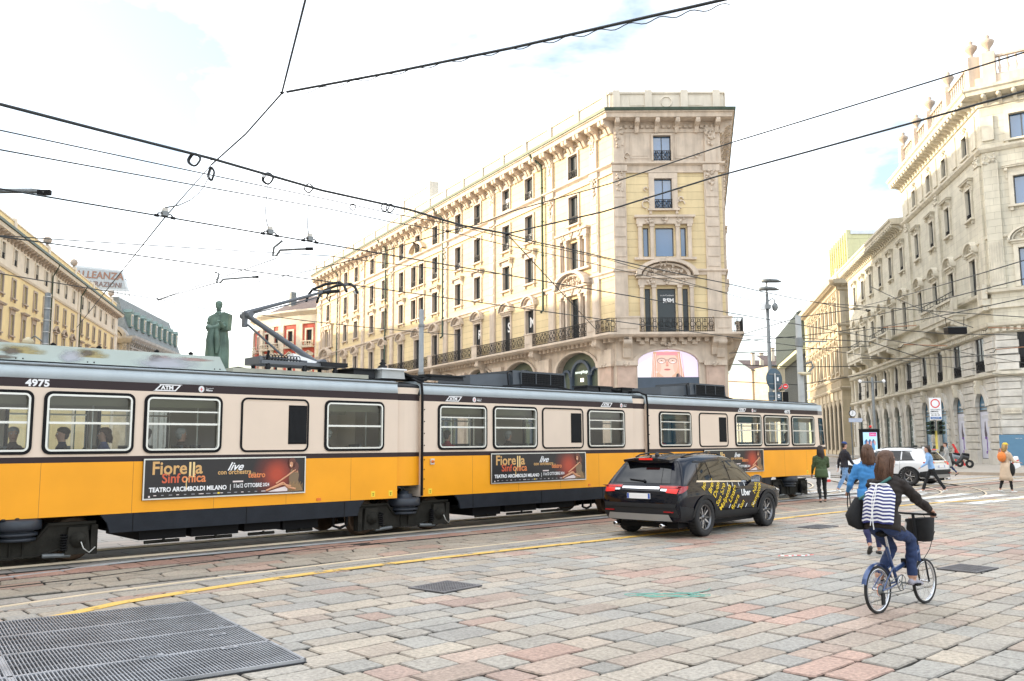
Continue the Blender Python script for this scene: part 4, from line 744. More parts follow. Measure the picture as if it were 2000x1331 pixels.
cornice(g, -12, L2, [(.2, 24.0), (.2, 25.5), (.6, 25.5), (.6, 24.0)], YP); cornice(g, -12, L2, [(.12, 25.5), (.12, 25.68), (.68, 25.68), (.68, 25.5)], M_['creamp'])
for u in (3, 16.4, 29.7, 41, 54.8): g.box(u - .4, u + .4, .05, .75, 24.0, 25.9, M_['creamp'])
g.quad((L2, 0, 0), (L2, 14, 0), (L2, 14, 24), (L2, 0, 24), YP); g.quad((-12, 0, 24), (L2, 0, 24), (L2, 14, 24.1), (-12, 14, 24.1), M_['slate']); g.box(L2 - .3, L2 + .02, .2, 14, 24, 25.6, YP)
g.build('wall', lb)
for u in (16.4, 29.7, 54.8): g = MB(); g.lathe([(.25, 25.9), (.3, 26.0), (.15, 26.1), (.15, 26.2)], M_['trimd'], 10, tr(u, .4, 0)); g.sph((u, .4, 26.65), .5, M_['trimd'], 14); g.build('ball_finial', lb)
M_['sky_gl'] = winmat('skylight_glass', (.16, .30, .42), .06, .02, .6); g = MB(); g.quad((-12, 1.2, 25.3), (50, 1.2, 25.3), (50, 2.4, 26.9), (-12, 2.4, 26.9), M_['sky_gl']); g.quad((50, 1.2, 25.3), (50, 4, 25.3), (50, 2.4, 26.9), (50, 2.4, 26.9), M_['sky_gl'])
for k in range(52): u = -12 + k * 1.2; g.tube([(u, 1.15, 25.3), (u, 2.35, 26.9)], .045, M_['steel'], 4)
g.tube([(-12, 2.4, 26.95), (50, 2.4, 26.95)], .09, M_['bluef'], 5); g.build('skylight', lb)
for u in (17.4, 32.3): g = MB(); g.tube([(u - .4, -.95, 23.75), (u - .2, -.6, 23.0), (u, -.2, 22.4), (u, -.2, .2)], .085, M_['gutter'], 7); g.build('drainpipe', lb)
# its neighbour towards the camera, outside the frame, that keeps the square in the shade
F3 = F2 @ tr(-13, 0, 0); nb = thing('town_house', 'long cream block standing on the near side of the yellow block beyond the left edge', 'building', M=F3); g = MB(); ops = []
for k in range(21):
    for z in (3.5, 8.5, 13.5, 18.5): ops.append((-4 - k * 5.2 - .6, -4 - k * 5.2 + .6, z, z + 2.2))
wall(g, 110, 0, 24.5, ops, M_['creamp'], x0=-110); cornice(g, -110, 0, [(.02, 24.0), (-.9, 24.2), (-.9, 24.6), (.3, 24.7)], M_['creamp'])
for o in ops: g.quad((o[0], .3, o[2]), (o[1], .3, o[2]), (o[1], .3, o[3]), (o[0], .3, o[3]), M_['glass']); g.box(o[0] - .2, o[1] + .2, -.12, .02, o[2] - .15, o[2], M_['creamp'])
g.quad((0, 0, 0), (0, 14, 0), (0, 14, 24.5), (0, 0, 24.5), M_['creamp']); g.quad((-110, 0, 0), (-110, 14, 0), (-110, 14, 24.5), (-110, 0, 24.5), M_['creamp']); g.quad((-110, 0, 24.6), (0, 0, 24.6), (0, 14, 24.6), (-110, 14, 24.6), M_['slate'])
g.build('wall', nb)
# ---------------------------------------------------------------- grey mansard palace with the roof sign
F4 = frame((-66.4, 150), (-.126, .992)); gm = thing('mansard_palace', 'grey stone palace with slate mansard, green dormers and a rooftop sign behind the yellow block', 'building', M=F4)
g = MB(); ops = []; gw = windowproto(1.3, 2.8, M_['trimd'], arch=1, deep=.25, glass=M_['glassb']); Lg = 37
for k in range(9): setwin(gm, gw, 3 + k * 3.9, 14.5, None, ops)
GS = mat('weathered_grey_stone', (.36, .34, .31), .85, var=.25, vs_=1, stain=.3); wall(g, Lg, 0, 20, ops, GS)
cornice(g, 0, Lg, [(.02, 19.7), (-.6, 19.9), (-1.0, 20.4), (-1.0, 20.8), (.4, 20.9)], GS); cornice(g, 0, Lg, [(.02, 18.6), (-.25, 18.7), (-.25, 18.9), (.02, 19)], GS)
for k in range(32): bracket(g, .6 + k * 1.13, 19.9, .4, .8, .8, GS)
for k in range(9): g.box(1.05 + k * 3.9 - .35, 1.05 + k * 3.9 + .35, -.25, .02, 0, 18.6, GS); garland(g, 1.05 + k * 3.9, 19.4, .9, .9, -.2, GS, k)
FE = F4.inverted() @ frame((-83, 150), (1, 0)); g.M = FE; ope = []; setwin(gm, windowproto(2.6, 3.2, M_['trimd'], arch=1, deep=.3, glass=M_['glassb']), 12.2, 15.2, FE, ope); setwin(gm, gw, 15.3, 14.5, FE, ope) if False else None
wall(g, 16.6, 0, 20, ope, GS); cornice(g, 0, 16.6, [(.02, 19.4), (-.4, 19.5), (-.9, 20.2), (-.9, 20.6), (.4, 20.7)], GS, 0, 1)
arc_band(g, 12.2, 20.3, 3.6, 4.3, -1.0, .3, GS, sz=.62); arc_band(g, 12.2, 20.3, .02, 3.7, -.1, .3, GS, sz=.62); arc_band(g, 12.2, 20.3, 2.6, 3.2, -.5, .3, GS, sz=.62)
for x in (8.4, 10, 14.3, 15.9): g.box(x - .4, x + .4, -.35, .02, 12, 19.4, GS); garland(g, x, 19.2, 1, 1, -.35, GS, int(x))
garland(g, 12.2, 24.2, 2.4, .8, -.6, GS, 31); g.M = Matrix(); g.build('wall', gm)
g = MB(); g.add([(.3, .3, 20.9), (Lg, .3, 20.9), (Lg, 3.0, 28), (2.5, 3.0, 28), (2.5, 17, 28), (.3, 17, 20.9), (Lg, 17, 28)], [(0, 1, 2, 3), (5, 0, 3, 4), (3, 2, 6, 4)], M_['slate']); o = g.build('roof', gm)
for k in range(9):
    q = MB(); u = 3 + k * 3.9; q.box(u - .75, u + .75, .6, 2.8, 22.6, 25.2, M_['copper']); q.prism([(u - .9, 25.2), (u + .9, 25.2), (u, 25.9)], .5, 2.8, M_['copper']); q.box(u - .55, u + .55, .52, .6, 22.9, 24.9, M_['creamp']); q.box(u - .38, u + .38, .48, .56, 23.0, 24.7, M_['glass']); q.build('dormer', o)
q = MB(); ironrail(q, 2.5, Lg, 28, .9, 3.0, M_['copper'], sp=.8, rings=False); q.build('roof_railing', o)
sg = thing('roof_sign', 'white trapezoid rooftop sign reading ALLEANZA ASSICURAZIONI at the left', 'sign', M=frame((-77.4, 150), (1, .02)))
g = MB(); g.prism([(-.4, 29.0), (10.4, 28.7), (9.0, 32.4), (.5, 33.4)], 0, .5, M_['steel']); g.prism([(.1, 29.3), (9.95, 29.0), (8.75, 32.1), (.8, 32.95)], -.04, 0, mat('sign_pale_face', (.36, .40, .43), .6, var=.08)); g.build('panel', sg)
g = MB(); tm_ = mat('sign_bronze_letters', (.27, .14, .095), .5, var=.1); td_ = mat('sign_brown_letters', (.19, .13, .12), .5, var=.1); ro = Matrix.Rotation(R(4), 4, 'Y')
g.text('ALLEANZA', 1.75, tm_, tr(.95, -.08, 31.2) @ ro, ex=.03, off=.025, sx=.98); g.text('ASSICURAZIONI', 1.22, td_, tr(.55, -.08, 29.85) @ ro, ex=.03, off=.015, sx=.97); g.build('sign_lettering', sg)
g = MB()
for x in (1, 3.2, 5.4, 7.6, 9.6): g.tube([(x, .4, 28), (x, .3, 29.2)], .09, M_['dsteel'], 5); g.tube([(x, 2.4, 28), (x, .5, 31)], .07, M_['dsteel'], 5)
g.build('sign_frame', sg)
# ---------------------------------------------------------------- red and cream curved block
rb = thing('red_block', 'curved cream block with red panels between its windows behind the pantograph', 'building', M=frame((-46.6, 157), (.62, -.78)))
RI = rb.matrix_world.inverted(); pts = [(-47.2, 163), (-46.9, 157.5), (-43.6, 151), (-39.3, 147.3), (-35.6, 144.9), (-32, 143.2), (-28, 142.2), (-23, 141.8)]; g = MB(); MR = M_['redp']; MC = M_['creamp']
rw = windowproto(1.15, 2.3, MC, deep=.2, jamb=.3); rw2 = windowproto(1.15, 2.3, MC, deep=.2, jamb=.2, ped='tri')
for i in range(len(pts) - 1):
    a, b = Vector(pts[i]), Vector(pts[i + 1]); d = b - a; F = RI @ frame(a, d); ln = d.length; g.M = F; op = []; nb_ = 2 if ln > 5.2 and i > 1 else 1
    for k in range(nb_):
        u = ln * (k + .5) / nb_
        for z, pr in ((18.6, rw), (14.0, rw2), (9.4, rw2)): setwin(rb, pr, u, z, F, op)
        q = MB(); q.M = F; q.box(u - 1.2, u + 1.2, -.8, 0, 17.9, 18.1, MC); baluster(q, u - 1.15, u + 1.15, 18.1, 19.0, -.7, MC); q.build('balcony', rb)
    wall(g, ln, 0, 22, op, MR)
    for k in range(nb_ + 1): u = ln * k / nb_; g.box(u - .68, u + .68, -.15, .02, 0, 22, MC)
    cornice(g, 0, ln, [(.02, 21.9), (-.2, 21.95), (-.2, 23.4), (-1.0, 24.0), (-1.0, 24.3), (.3, 24.4)], MC, 0, .12); cornice(g, 0, ln, [(.02, 12.9), (-.3, 13.0), (-.3, 13.3), (.02, 13.4)], MC)
g.M = Matrix(); g.build('wall', rb)
g = MB(); P = [RI @ Vector((*p, 24.4)) for p in pts]; Q = [RI @ Vector((p[0] + 5.5, p[1] + 7, 28.6)) for p in pts]; g.add(P + Q, [(i, i + 1, len(P) + i + 1, len(P) + i) for i in range(len(P) - 1)] + [tuple(range(len(P), 2 * len(P)))], M_['terra']); o = g.build('roof', rb); q = MB(); c = RI @ at(572, 578, 152); q.box(c.x - .5, c.x + .5, c.y - .5, c.y + .5, 26, c.z + .6, M_['slate']); q.build('chimney', o)
# ---------------------------------------------------------------- ochre palazzo, glass block, gold tower, far houses
ox, oy = 44.8, 118; Lo = 34; dO = Vector((.2, .98)).normalized(); F5 = frame((ox + dO.x * Lo, oy + dO.y * Lo), (-dO.x, -dO.y)); oc = thing('ochre_palazzo', 'ochre palazzo with an arcaded ground floor and a sunlit corner, beyond the grey palazzo', 'building', M=F5)
g = MB(); ops = []; OT = M_['ochret']; o1 = windowproto(1.35, 2.9, OT, deep=.1, glass=dg, ped='tri', brackets=True); o2 = windowproto(1.35, 3.2, OT, deep=.1, glass=dg, ped='arch', brackets=True); oa = windowproto(2.5, 6.6, OT, deep=.1, arch=1, sill=False, jamb=.25, glass=dg)
for k in range(9): u = Lo - 2.2 - k * 3.7; setwin(oc, o1, u, 18.2, None, ops); setwin(oc, o2, u, 11.4, None, ops); setwin(oc, oa, u, .6, None, ops, 'arched_shop_window')
wall(g, Lo, 0, 22.6, ops, M_['ochre'], rev=.5)
def oband(u0, u1, k0, k1):
    cornice(g, u0, u1, [(.02, 22.4), (-.3, 22.6), (-.3, 23.0), (-1.2, 23.3), (-1.3, 23.9), (.3, 24.1)], OT, k0, k1)
    for z in (8.8, 10.3, 16.2, 17.4): cornice(g, u0, u1, [(.02, z), (-.2, z + .05), (-.38, z + .3), (-.38, z + .42), (.02, z + .5)], OT, k0, k1)
    n = int((u1 - u0) / .8)
    for i in range(n): bracket(g, u0 + (u1 - u0) * (i + .5) / n, 23.3, .3, .9, .7, OT)
oband(0, Lo, 0, .8)
for k in range(10): u = Lo - .35 - k * 3.7; g.box(u - .3, u + .3, -.12, .02, 0, 8.8, OT); g.box(u - .3, u + .3, -.22, .02, 10.8, 22.4, OT)
for k in range(70): g.box(Lo - .3 - k * .48, Lo - .12 - k * .48, -.16, 0, 9.3, 10.2, OT)
g.M = F5.inverted() @ frame((ox, oy), (1, .0)); wall(g, 16, 0, 22.6, [(4, 5.2, .5, 4), (9, 10.2, 11.5, 14)], M_['ochre'], rev=.4); oband(0, 16, .8, 0); g.box(.1, .8, -.25, .02, 10.8, 22.4, OT); cornice(g, 0, 16, [(.3, 24.0), (.3, 25.6), (.7, 25.6), (.7, 24)], M_['creamp'])
arc_band(g, 7.5, 4.5, 1.6, 2.1, -.2, .0, OT)
g.M = Matrix(); cornice(g, 0, Lo, [(.3, 24.0), (.3, 25.5), (.7, 25.5), (.7, 24)], M_['creamp']); g.quad((0, .3, 24.05), (Lo, .3, 24.05), (Lo, 14, 24.2), (0, 14, 24.2), M_['slate']); g.build('wall', oc)
gb = thing('glass_block', 'modern glass fronted block with vertical fins between the ochre palazzo and the far houses', 'building', M=frame((60.3, 192), (-.2, -.98))); g = MB(); Lb = 41
M_['fin'] = mat('grey_green_metal', (.13, .15, .13), .5, metal=.3, var=.1); M_['gl2'] = winmat('green_grey_glazing', (.05, .07, .07), .12, .04, .3)
g.box(0, Lb, -1.4, 14, 18.6, 24.6, M_['gl2']); g.box(-.1, Lb + .1, -1.5, 14, 24.6, 24.9, M_['fin']); g.box(0, Lb, .2, 14, 0, 18.0, M_['gl2']); g.box(0, Lb, -1.5, 14, 17.9, 18.6, mat('lime_stucco', (.40, .41, .28), .8)); g.box(Lb, Lb + 3.5, -.6, 14, 0, 24.2, bpy.data.materials['lime_stucco']); g.box(-.1, Lb, -.1, .3, 7.6, 8.2, M_['fin'])
g.build('wall', gb); g = MB()
for k in range(46): u = k * .9; g.box(u, u + .3, -1.75, -1.4, 18.6, 24.7, M_['fin']); g.box(u, u + .1, 0, .2, 0, 17.9, M_['dsteel'])
g.build('fins', gb)
tw = thing('gold_tower', 'pale gold finned tower rising behind the ochre palazzo', 'building', M=frame((60.0, 150.5), (1, .0))); g = MB(); GM = mat('pale_gold_panel', (.60, .58, .34), .45, metal=.25, var=.06, brick=(3, 3.4, .03, .7))
g.add([(0, 0, 0), (6.3, 0, 0), (6.8, 14, 0), (2.4, 16, 0), (0, 0, 38.2), (6.3, 0, 38.6), (6.8, 14, 38.6), (2.2, 14, 38.2)], [(0, 1, 5, 4), (1, 2, 6, 5), (3, 0, 4, 7), (4, 5, 6, 7)], GM); g.box(4.2, 6.4, -.1, 0, 34, 37.4, M_['pole']); g.box(-.2, 6.5, -.2, .3, 38.2, 38.9, M_['steel'])
g.build('wall', tw); g = MB()
for k in range(9): f = k / 9; x, y = 2.4 * f, 16 * f; g.box(x - .9, x + .1, y - .1, y + .12, 0, 39.0 - .05 * k, GM)
g.build('fins', tw)
M_['farc'] = mat('far_cream_plaster', (.44, .37, .29), .9, var=.1)
for i, (px, py, Y, wd, zt, lab) in enumerate(((1468, 715, 215, 16, 19, 'distant cream house with chimneys seen between the lamp post and the corner palazzo'), (1507, 706, 205, 12, 21.5, 'distant ochre house with a sloping roof just left of the glass block'))):
    p = at(px, py, Y); h = thing('far_house', lab, 'building', 'distant houses down the street', frame((p.x, Y), (1, .15))); g = MB(); mm = (M_['farc'], M_['ochre'])[i]; op = []
    for k in range(5):
        for z in (5, 9, 13): op.append((1 + k * 2.8, 2.2 + k * 2.8, z, z + 2))
    wall(g, wd, 0, p.z - 1, op, mm); g.quad((0, 0, 0), (0, 20, 0), (0, 20, p.z - 1), (0, 0, p.z - 1), mm); g.quad((-.4, -.5, p.z - 1), (wd, -.5, p.z - 1), (wd, 8, p.z + 2.2), (-.4, 8, p.z + 2.2), M_['terra']); g.box(-.4, wd, -.6, -.4, p.z - 1.3, p.z - .9, M_['dsteel']); g.build('wall', h)
    for k in range(3): q = MB(); q.box(1.5 + k * 2.3, 2.3 + k * 2.3, 3, 3.8, p.z, p.z + 3.4, M_['creamp']); q.box(1.4 + k * 2.3, 2.4 + k * 2.3, 2.9, 3.9, p.z + 3.4, p.z + 3.6, M_['terra']); q.build('chimney', h)
# low row down the street, its roofline falling away towards the lamp post
hr = thing('town_house', 'low row of houses with a dark sloping roof behind the blue traffic signs', 'building', M=frame((59+.2*96, 192+.98*96), (-.2, -.98))); g = MB(); op = []
for k in range(12):
    for z in (4, 8): op.append((3 + k * 6, 4.5 + k * 6, z, z + 2.3))
wall(g, 95, 0, 13, op, M_['farc']); cornice(g, 0, 95, [(.02, 12.7), (-.9, 12.9), (-.9, 13.3), (.2, 13.4)], M_['dsteel']); g.quad((0, -.7, 13.3), (95, -.7, 13.3), (95, 6, 16), (0, 6, 16), M_['slate']); g.quad((95, 0, 0), (95, 10, 0), (95, 6, 14), (95, 0, 13), M_['creamp'])
g.build('wall', hr)
# ================================================================ tram
TM = G @ tr(3.23, 14.81, 0)
O_ = mat('tram_orange_paint', (.88, .365, .014), .42, var=.07, vs_=1.2, coat=.0, spec=.3); C_ = mat('tram_cream_paint', (.71, .58, .465), .42, var=.04, vs_=1.3, spec=.3); B_ = mat('tram_brown_stripe', (.032, .020, .021), .5, var=.08, spec=.25)
RG = mat('tram_roof_grey', (.50, .57, .61), .5, var=.06, vs_=2, stain=.12); SK = mat('tram_dark_skirt', (.015, .0185, .025), .6, spec=.25, var=.25, vs_=3, fine=.15, bs=30)
RG2 = mat('tram_fairing_grey', (.42, .47, .43), .6, var=.06, vs_=1.5); DB = mat('dusty_bogie_steel', (.030, .028, .023), .85, var=.35, vs_=5, fine=.2, bs=40, spec=.12); KH = mat('khaki_ceiling_panel', (.36, .34, .22), .6, var=.05)
INT = mat('tram_interior_panel', (.20, .23, .21), .6, var=.08); SEAM = mat('panel_seam', (.30, .13, .02), .6); TG = glassmat('tram_window_glass', (.82, .88, .87), f0=1.62); WH = M_['white']; ALU = mat('aluminium_frame', (.62, .62, .58), .35, metal=.7, var=.05)
tram = thing('tram', 'articulated orange and cream three section tram with fleet number 4975 crossing the square', 'tram', M=TM)
Z0, ZB, ZS, ZC, ZT, ZR = .74, 1.57, 1.66, 2.73, 2.87, 3.07
roofp = [(0, ZT), (.03, ZR), (.10, 3.115), (.5, 3.17), (1.17, 3.2), (1.85, 3.17), (2.25, 3.115), (2.32, ZR), (2.35, ZT)]
def section(u0, u1, wins, blanks, name, end=0, sk=None):
    sec = thing(name, None, None); sec.parent = tram; g = MB(); ops = [(a + .035, b - .035, 1.735, 2.645) for a, b in wins]
    wall(g, u1 - u0, ZS, ZC, ops, C_, rev=.09, x0=u0, rm=ALU, back=False)
    for a, b, z0, z1, m in ((u0, u1, Z0, ZB, O_), (u0, u1, ZB, ZS, B_), (u0, u1, ZC, ZT, B_)): g.quad((a, 0, z0), (b, 0, z0), (b, 0, z1), (a, 0, z1), m)
    y = 2.35; wall(g, u1 - u0, ZS, ZC, ops, C_, rev=-.09, y=y, x0=u0, rm=ALU, back=False)
    g.quad((u0, y, Z0), (u1, y, Z0), (u1, y, ZS), (u0, y, ZS), O_); g.quad((u0, y, ZC), (u1, y, ZC), (u1, y, ZT), (u0, y, ZT), B_)
    for z, m in ((Z0, SK), (.92, INT)): g.quad((u0, 0, z), (u1, 0, z), (u1, y, z), (u0, y, z), m)
    g.quad((u0, .05, 2.86), (u1, .05, 2.86), (u1, 2.3, 2.86), (u0, 2.3, 2.86), INT)
    for yy in (.10, 2.25):
        g.quad((u0, yy, .92), (u1, yy, .92), (u1, yy, 1.72), (u0, yy, 1.72), INT); g.add([(u0, yy, 2.66), (u1, yy, 2.66), (u1, yy + (.22 if yy < 1 else -.22), 2.48), (u0, yy + (.22 if yy < 1 else -.22), 2.48)], [(0, 1, 2, 3)], KH); q = yy + (.22 if yy < 1 else -.22); g.quad((u0, q, 2.48), (u1, q, 2.48), (u1, q + (.25 if yy < 1 else -.25), 2.84), (u0, q + (.25 if yy < 1 else -.25), 2.84), KH)
    for x in [u0 + 1.38 * i for i in range(1, int((u1 - u0) / 1.38) + 1)]: g.box(x - .0025, x + .0025, -.0015, 0, Z0, ZB, SEAM)
    for ue, on in ((u0, not end == -1), (u1, not end == 1)):
        if on:
            g.quad((ue, 0, Z0), (ue, .75, Z0), (ue, .75, ZT), (ue, 0, ZT), C_); g.quad((ue, 1.6, Z0), (ue, 2.35, Z0), (ue, 2.35, ZT), (ue, 1.6, ZT), C_); g.quad((ue, .75, 2.6), (ue, 1.6, 2.6), (ue, 1.6, ZT), (ue, .75, ZT), C_)
    g.build('body_shell', sec); g = MB(); g.prism(roofp, u0, u1, RG, 'x', smooth=True); bevel_ = g.build('roof', sec)
    q = MB(); q.tube([(u0, .02, ZR + .01), (u1, .02, ZR + .01)], .018, M_['dsteel'], 5); q.tube([(u0, .1, 3.13), (u1, .1, 3.13)], .012, M_['black'], 5); q.build('rain_gutter', bevel_)
    for k, (a, b) in enumerate(wins):
        g = MB(); g.rring(a, b, 1.70, 2.68, .12, .05, -.022, .02, M_['black']); g.rring(a + .045, b - .045, 1.745, 2.635, .085, .03, -.03, .03, ALU); g.box(a + .07, b - .07, -.012, .03, 2.17, 2.205, ALU)
        two = (b - a) > .6 and k not in (3,) 
        if two: g.box(a + .07, b - .07, -.01, .03, 2.385, 2.41, ALU)
        o = g.build('window', sec); p = MB(); p.quad((a + .05, .035, 1.75), (b - .05, .035, 1.75), (b - .05, .035, 2.63), (a + .05, .035, 2.63), TG); p.build('pane', o)
        g = MB(); g.rring(a, b, 1.70, 2.68, .12, .06, 2.33, 2.37, M_['black']); g.box((a + b) / 2 - .02, (a + b) / 2 + .02, 2.31, 2.36, 1.75, 2.63, ALU); g.box(a + .05, b - .05, 2.31, 2.36, 2.38, 2.41, ALU); g.quad((a + .05, 2.32, 1.75), (b - .05, 2.32, 1.75), (b - .05, 2.32, 2.63), (a + .05, 2.32, 2.63), TG); g.build('far_window', sec)
    for a, b, ga, gb_ in blanks:
        g = MB(); g.rring(a, b, 1.70, 2.68, .12, .035, -.02, .01, M_['black']); g.rring(a + .033, b - .033, 1.733, 2.647, .09, .02, -.012, .01, C_); g.box(a + .05, b - .05, -.006, .01, 1.75, 2.63, C_); o = g.build('blank_panel', sec)
        q = MB(); q.box(ga, gb_, -.014, -.004, 1.84, 2.56, M_['black'])
        for i in range(14): x = ga + .02 + (gb_ - ga - .04) * (i + .5) / 14; q.box(x - .006, x + .006, -.02, -.01, 1.87, 2.53, M_['blackp'])
        q.build('ventilation_grille', o)
    if sk:
        g = MB(); a, b = sk; r_ = .22
        P = [(a, .44), (b, .44), (b + .0, .50)] + [(b + .02 - .0, .50)] + [(b + .10 - .10 * math.cos(t * .3927), .52 + .22 * math.sin(t * .3927)) for t in range(0, 5)] + [(a - .10 + .10 * math.cos(t * .3927), .52 + .22 * math.sin(t * .3927)) for t in range(4, -1, -1)]
        g.prism([(a, .44), (b, .44), (b + .05, .6), (b + .16, .74), (a - .16, .74), (a - .05, .6)], .005, .06, SK); g.prism([(a, .44), (b, .44), (b + .05, .6), (b + .16, .74), (a - .16, .74), (a - .05, .6)], 2.29, 2.345, SK); g.box(a, b, .06, 2.29, .46, .5, M_['black'])
        for x in (a + .35, (a + b) / 2, b - .3): g.box(x - .006, x + .006, .0, .006, .45, .74, M_['black'])
        g.build('skirt', sec)
        g = MB(); q = random.Random(int(a * 10)); x = a + .55
        while x < b - 1.3: w_ = q.uniform(.5, 1.3); g.box(x, x + w_, .25, 1.9, q.uniform(.22, .31), .46, M_['black']); g.cyl((x + .1, .3, .22), (x + w_ - .1, .3, .22), .03, DB, 6); g.sph((x + w_ / 2, .22, .24), .035, DB, 6); x += w_ + q.uniform(.05, .15)
        g.tube([(x + .3, .3, .44), (x + .3, .3, .25), (x + .45, .3, .2), (x + .6, .3, .25), (x + .6, .3, .44)], .03, M_['black'], 6); g.build('underfloor_box', sec)
    # seats and grab poles
    n = int((u1 - u0) / .9)
    for i in range(n):
        x = u0 + .7 + i * .9
        if x > u1 - .5: break
        q = MB(); 
        for yy in (.35, 1.75): q.box(x - .2, x + .2, yy - .2, yy + .2, 1.3, 1.36, M_['wframe']); q.box(x - .24, x - .19, yy - .2, yy + .2, 1.3, 1.83, M_['wframe']); q.box(x - .05, x + .05, yy - .05, yy + .05, .92, 1.3, M_['dsteel'])
        q.build('seat', sec)
        if i % 2: q = MB(); q.tube([(x + .3, .75, .92), (x + .3, .75, 2.8)], .016, ALU, 6); q.build('grab_pole', sec)
    q = MB(); q.tube([(u0 + .3, .8, 2.55), (u1 - .3, .8, 2.55)], .015, ALU, 6); q.tube([(u0 + .3, 1.55, 2.55), (u1 - .3, 1.55, 2.55)], .015, ALU, 6); q.build('grab_rail', sec)
    return sec
sA = section(-2.2, 7.18, [(-2.1, -1.05), (-.95, .41), (.55, 1.92), (5.47, 6.84), (2.07, 3.42)], [(3.77, 5.13, 4.71, 5.09)], 'front_section', -1, (1.62, 6.25))
sB = section(7.80, 14.70, [(8.21, 9.60), (9.77, 11.17), (12.91, 14.35), ][:2] + [(12.91, 14.35)], [(11.33, 12.76, 12.32, 12.69)], 'middle_section', 0, (8.85, 13.75))
sC = section(15.30, 24.45, [(15.78, 17.25), (19.43, 20.90), (21.02, 22.52), (22.68, 24.17)], [(17.62, 19.06, 18.61, 18.98)], 'rear_section', 1, (16.3, 21.25))
# tapered cab ends
def cab(sec, ub, dr):
    g = MB(); plan = [(0, 0), (.62, .10), (1.02, .42), (1.12, .8), (1.12, 1.55), (1.02, 1.93), (.62, 2.25), (0, 2.35)]
    for i in range(len(plan) - 1):
        (a, ya), (b, yb) = plan[i], plan[i + 1]; A, Bx = ub + dr * a, ub + dr * b
        L_ = lambda z: 1 - max(0, z - 1.7) * .10
        def P(u, y_, z): k = 1 - max(0, z - 1.66) * .09; return (ub + (u - ub) * k, 1.175 + (y_ - 1.175) * (1 - max(0, z - 1.66) * .03), z)
        w_ = 0 < i < 6 or i in (0, 6)
        for z0, z1, m in ((Z0, ZB, O_), (ZB, ZS, B_), (ZS, 1.74, C_), (2.62, ZC, C_), (ZC, ZT, mat('cab_dome_stripe', (.20, .18, .17), .5) if 'cab_dome_stripe' not in bpy.data.materials else bpy.data.materials['cab_dome_stripe']), (ZT, ZR, RG)): g.quad(P(A, ya, z0), P(Bx, yb, z0), P(Bx, yb, z1), P(A, ya, z1), m)
        f = .16 if i in (0, 6) else .06
        for t0, t1, m in ((0, f, C_), (1 - f, 1, C_)):
            a0, a1 = A + (Bx - A) * t0, A + (Bx - A) * t1; y0_, y1_ = ya + (yb - ya) * t0, ya + (yb - ya) * t1; g.quad(P(a0, y0_, 1.74), P(a1, y1_, 1.74), P(a1, y1_, 2.62), P(a0, y0_, 2.62), m)
        a0, a1 = A + (Bx - A) * f, A + (Bx - A) * (1 - f); y0_, y1_ = ya + (yb - ya) * f, ya + (yb - ya) * (1 - f); g.quad(P(a0, y0_, 1.74), P(a1, y1_, 1.74), P(a1, y1_, 2.62), P(a0, y0_, 2.62), TG)
        g.add([(ub, ya, 3.11), P(A, ya, ZR), P(Bx, yb, ZR), (ub + dr * .35, 1.17, 3.19)], [(0, 1, 2, 3)], RG)
        if i in (0,):
            for t in (f, 1 - f): x, yy = A + (Bx - A) * t, ya + (yb - ya) * t; g.tube([P(x, yy, 1.74), P(x, yy, 2.62)], .018, M_['black'], 5)
            for z in (1.74, 2.62): g.tube([P(a0, y0_, z), P(a1, y1_, z)], .018, M_['black'], 5)
            g.tube([P(a0, y0_, 2.2), P(a1, y1_, 2.2)], .012, ALU, 5); g.tube([P(a0, y0_, 2.4), P(a1, y1_, 2.4)], .01, ALU, 5)
    g.add([(ub, 0, ZR), (ub, .1, 3.115), (ub, 1.17, 3.2), (ub + dr * .35, 1.17, 3.19), (ub + dr * .3, .15, ZR)], [(0, 1, 4), (1, 2, 3, 4)], RG)
    g.add([(ub + dr * p[0], p[1], Z0) for p in plan], [tuple(range(8))], SK); g.add([(ub + dr * p[0], p[1], .93) for p in plan], [tuple(range(8))], INT)
    g.build('cab_end', sec); q = MB()
    for yy in (.75, 1.6): q.lathe([(.01, .06), (.09, .05), (.1, 0)], WH, 12, tr(ub + dr * 1.12, yy, 1.25) @ Matrix.Rotation(R(90 * dr), 4, 'Y'))
    q.build('headlight', sec)
cab(sC, 24.45, 1); cab(sA, -2.2, -1)
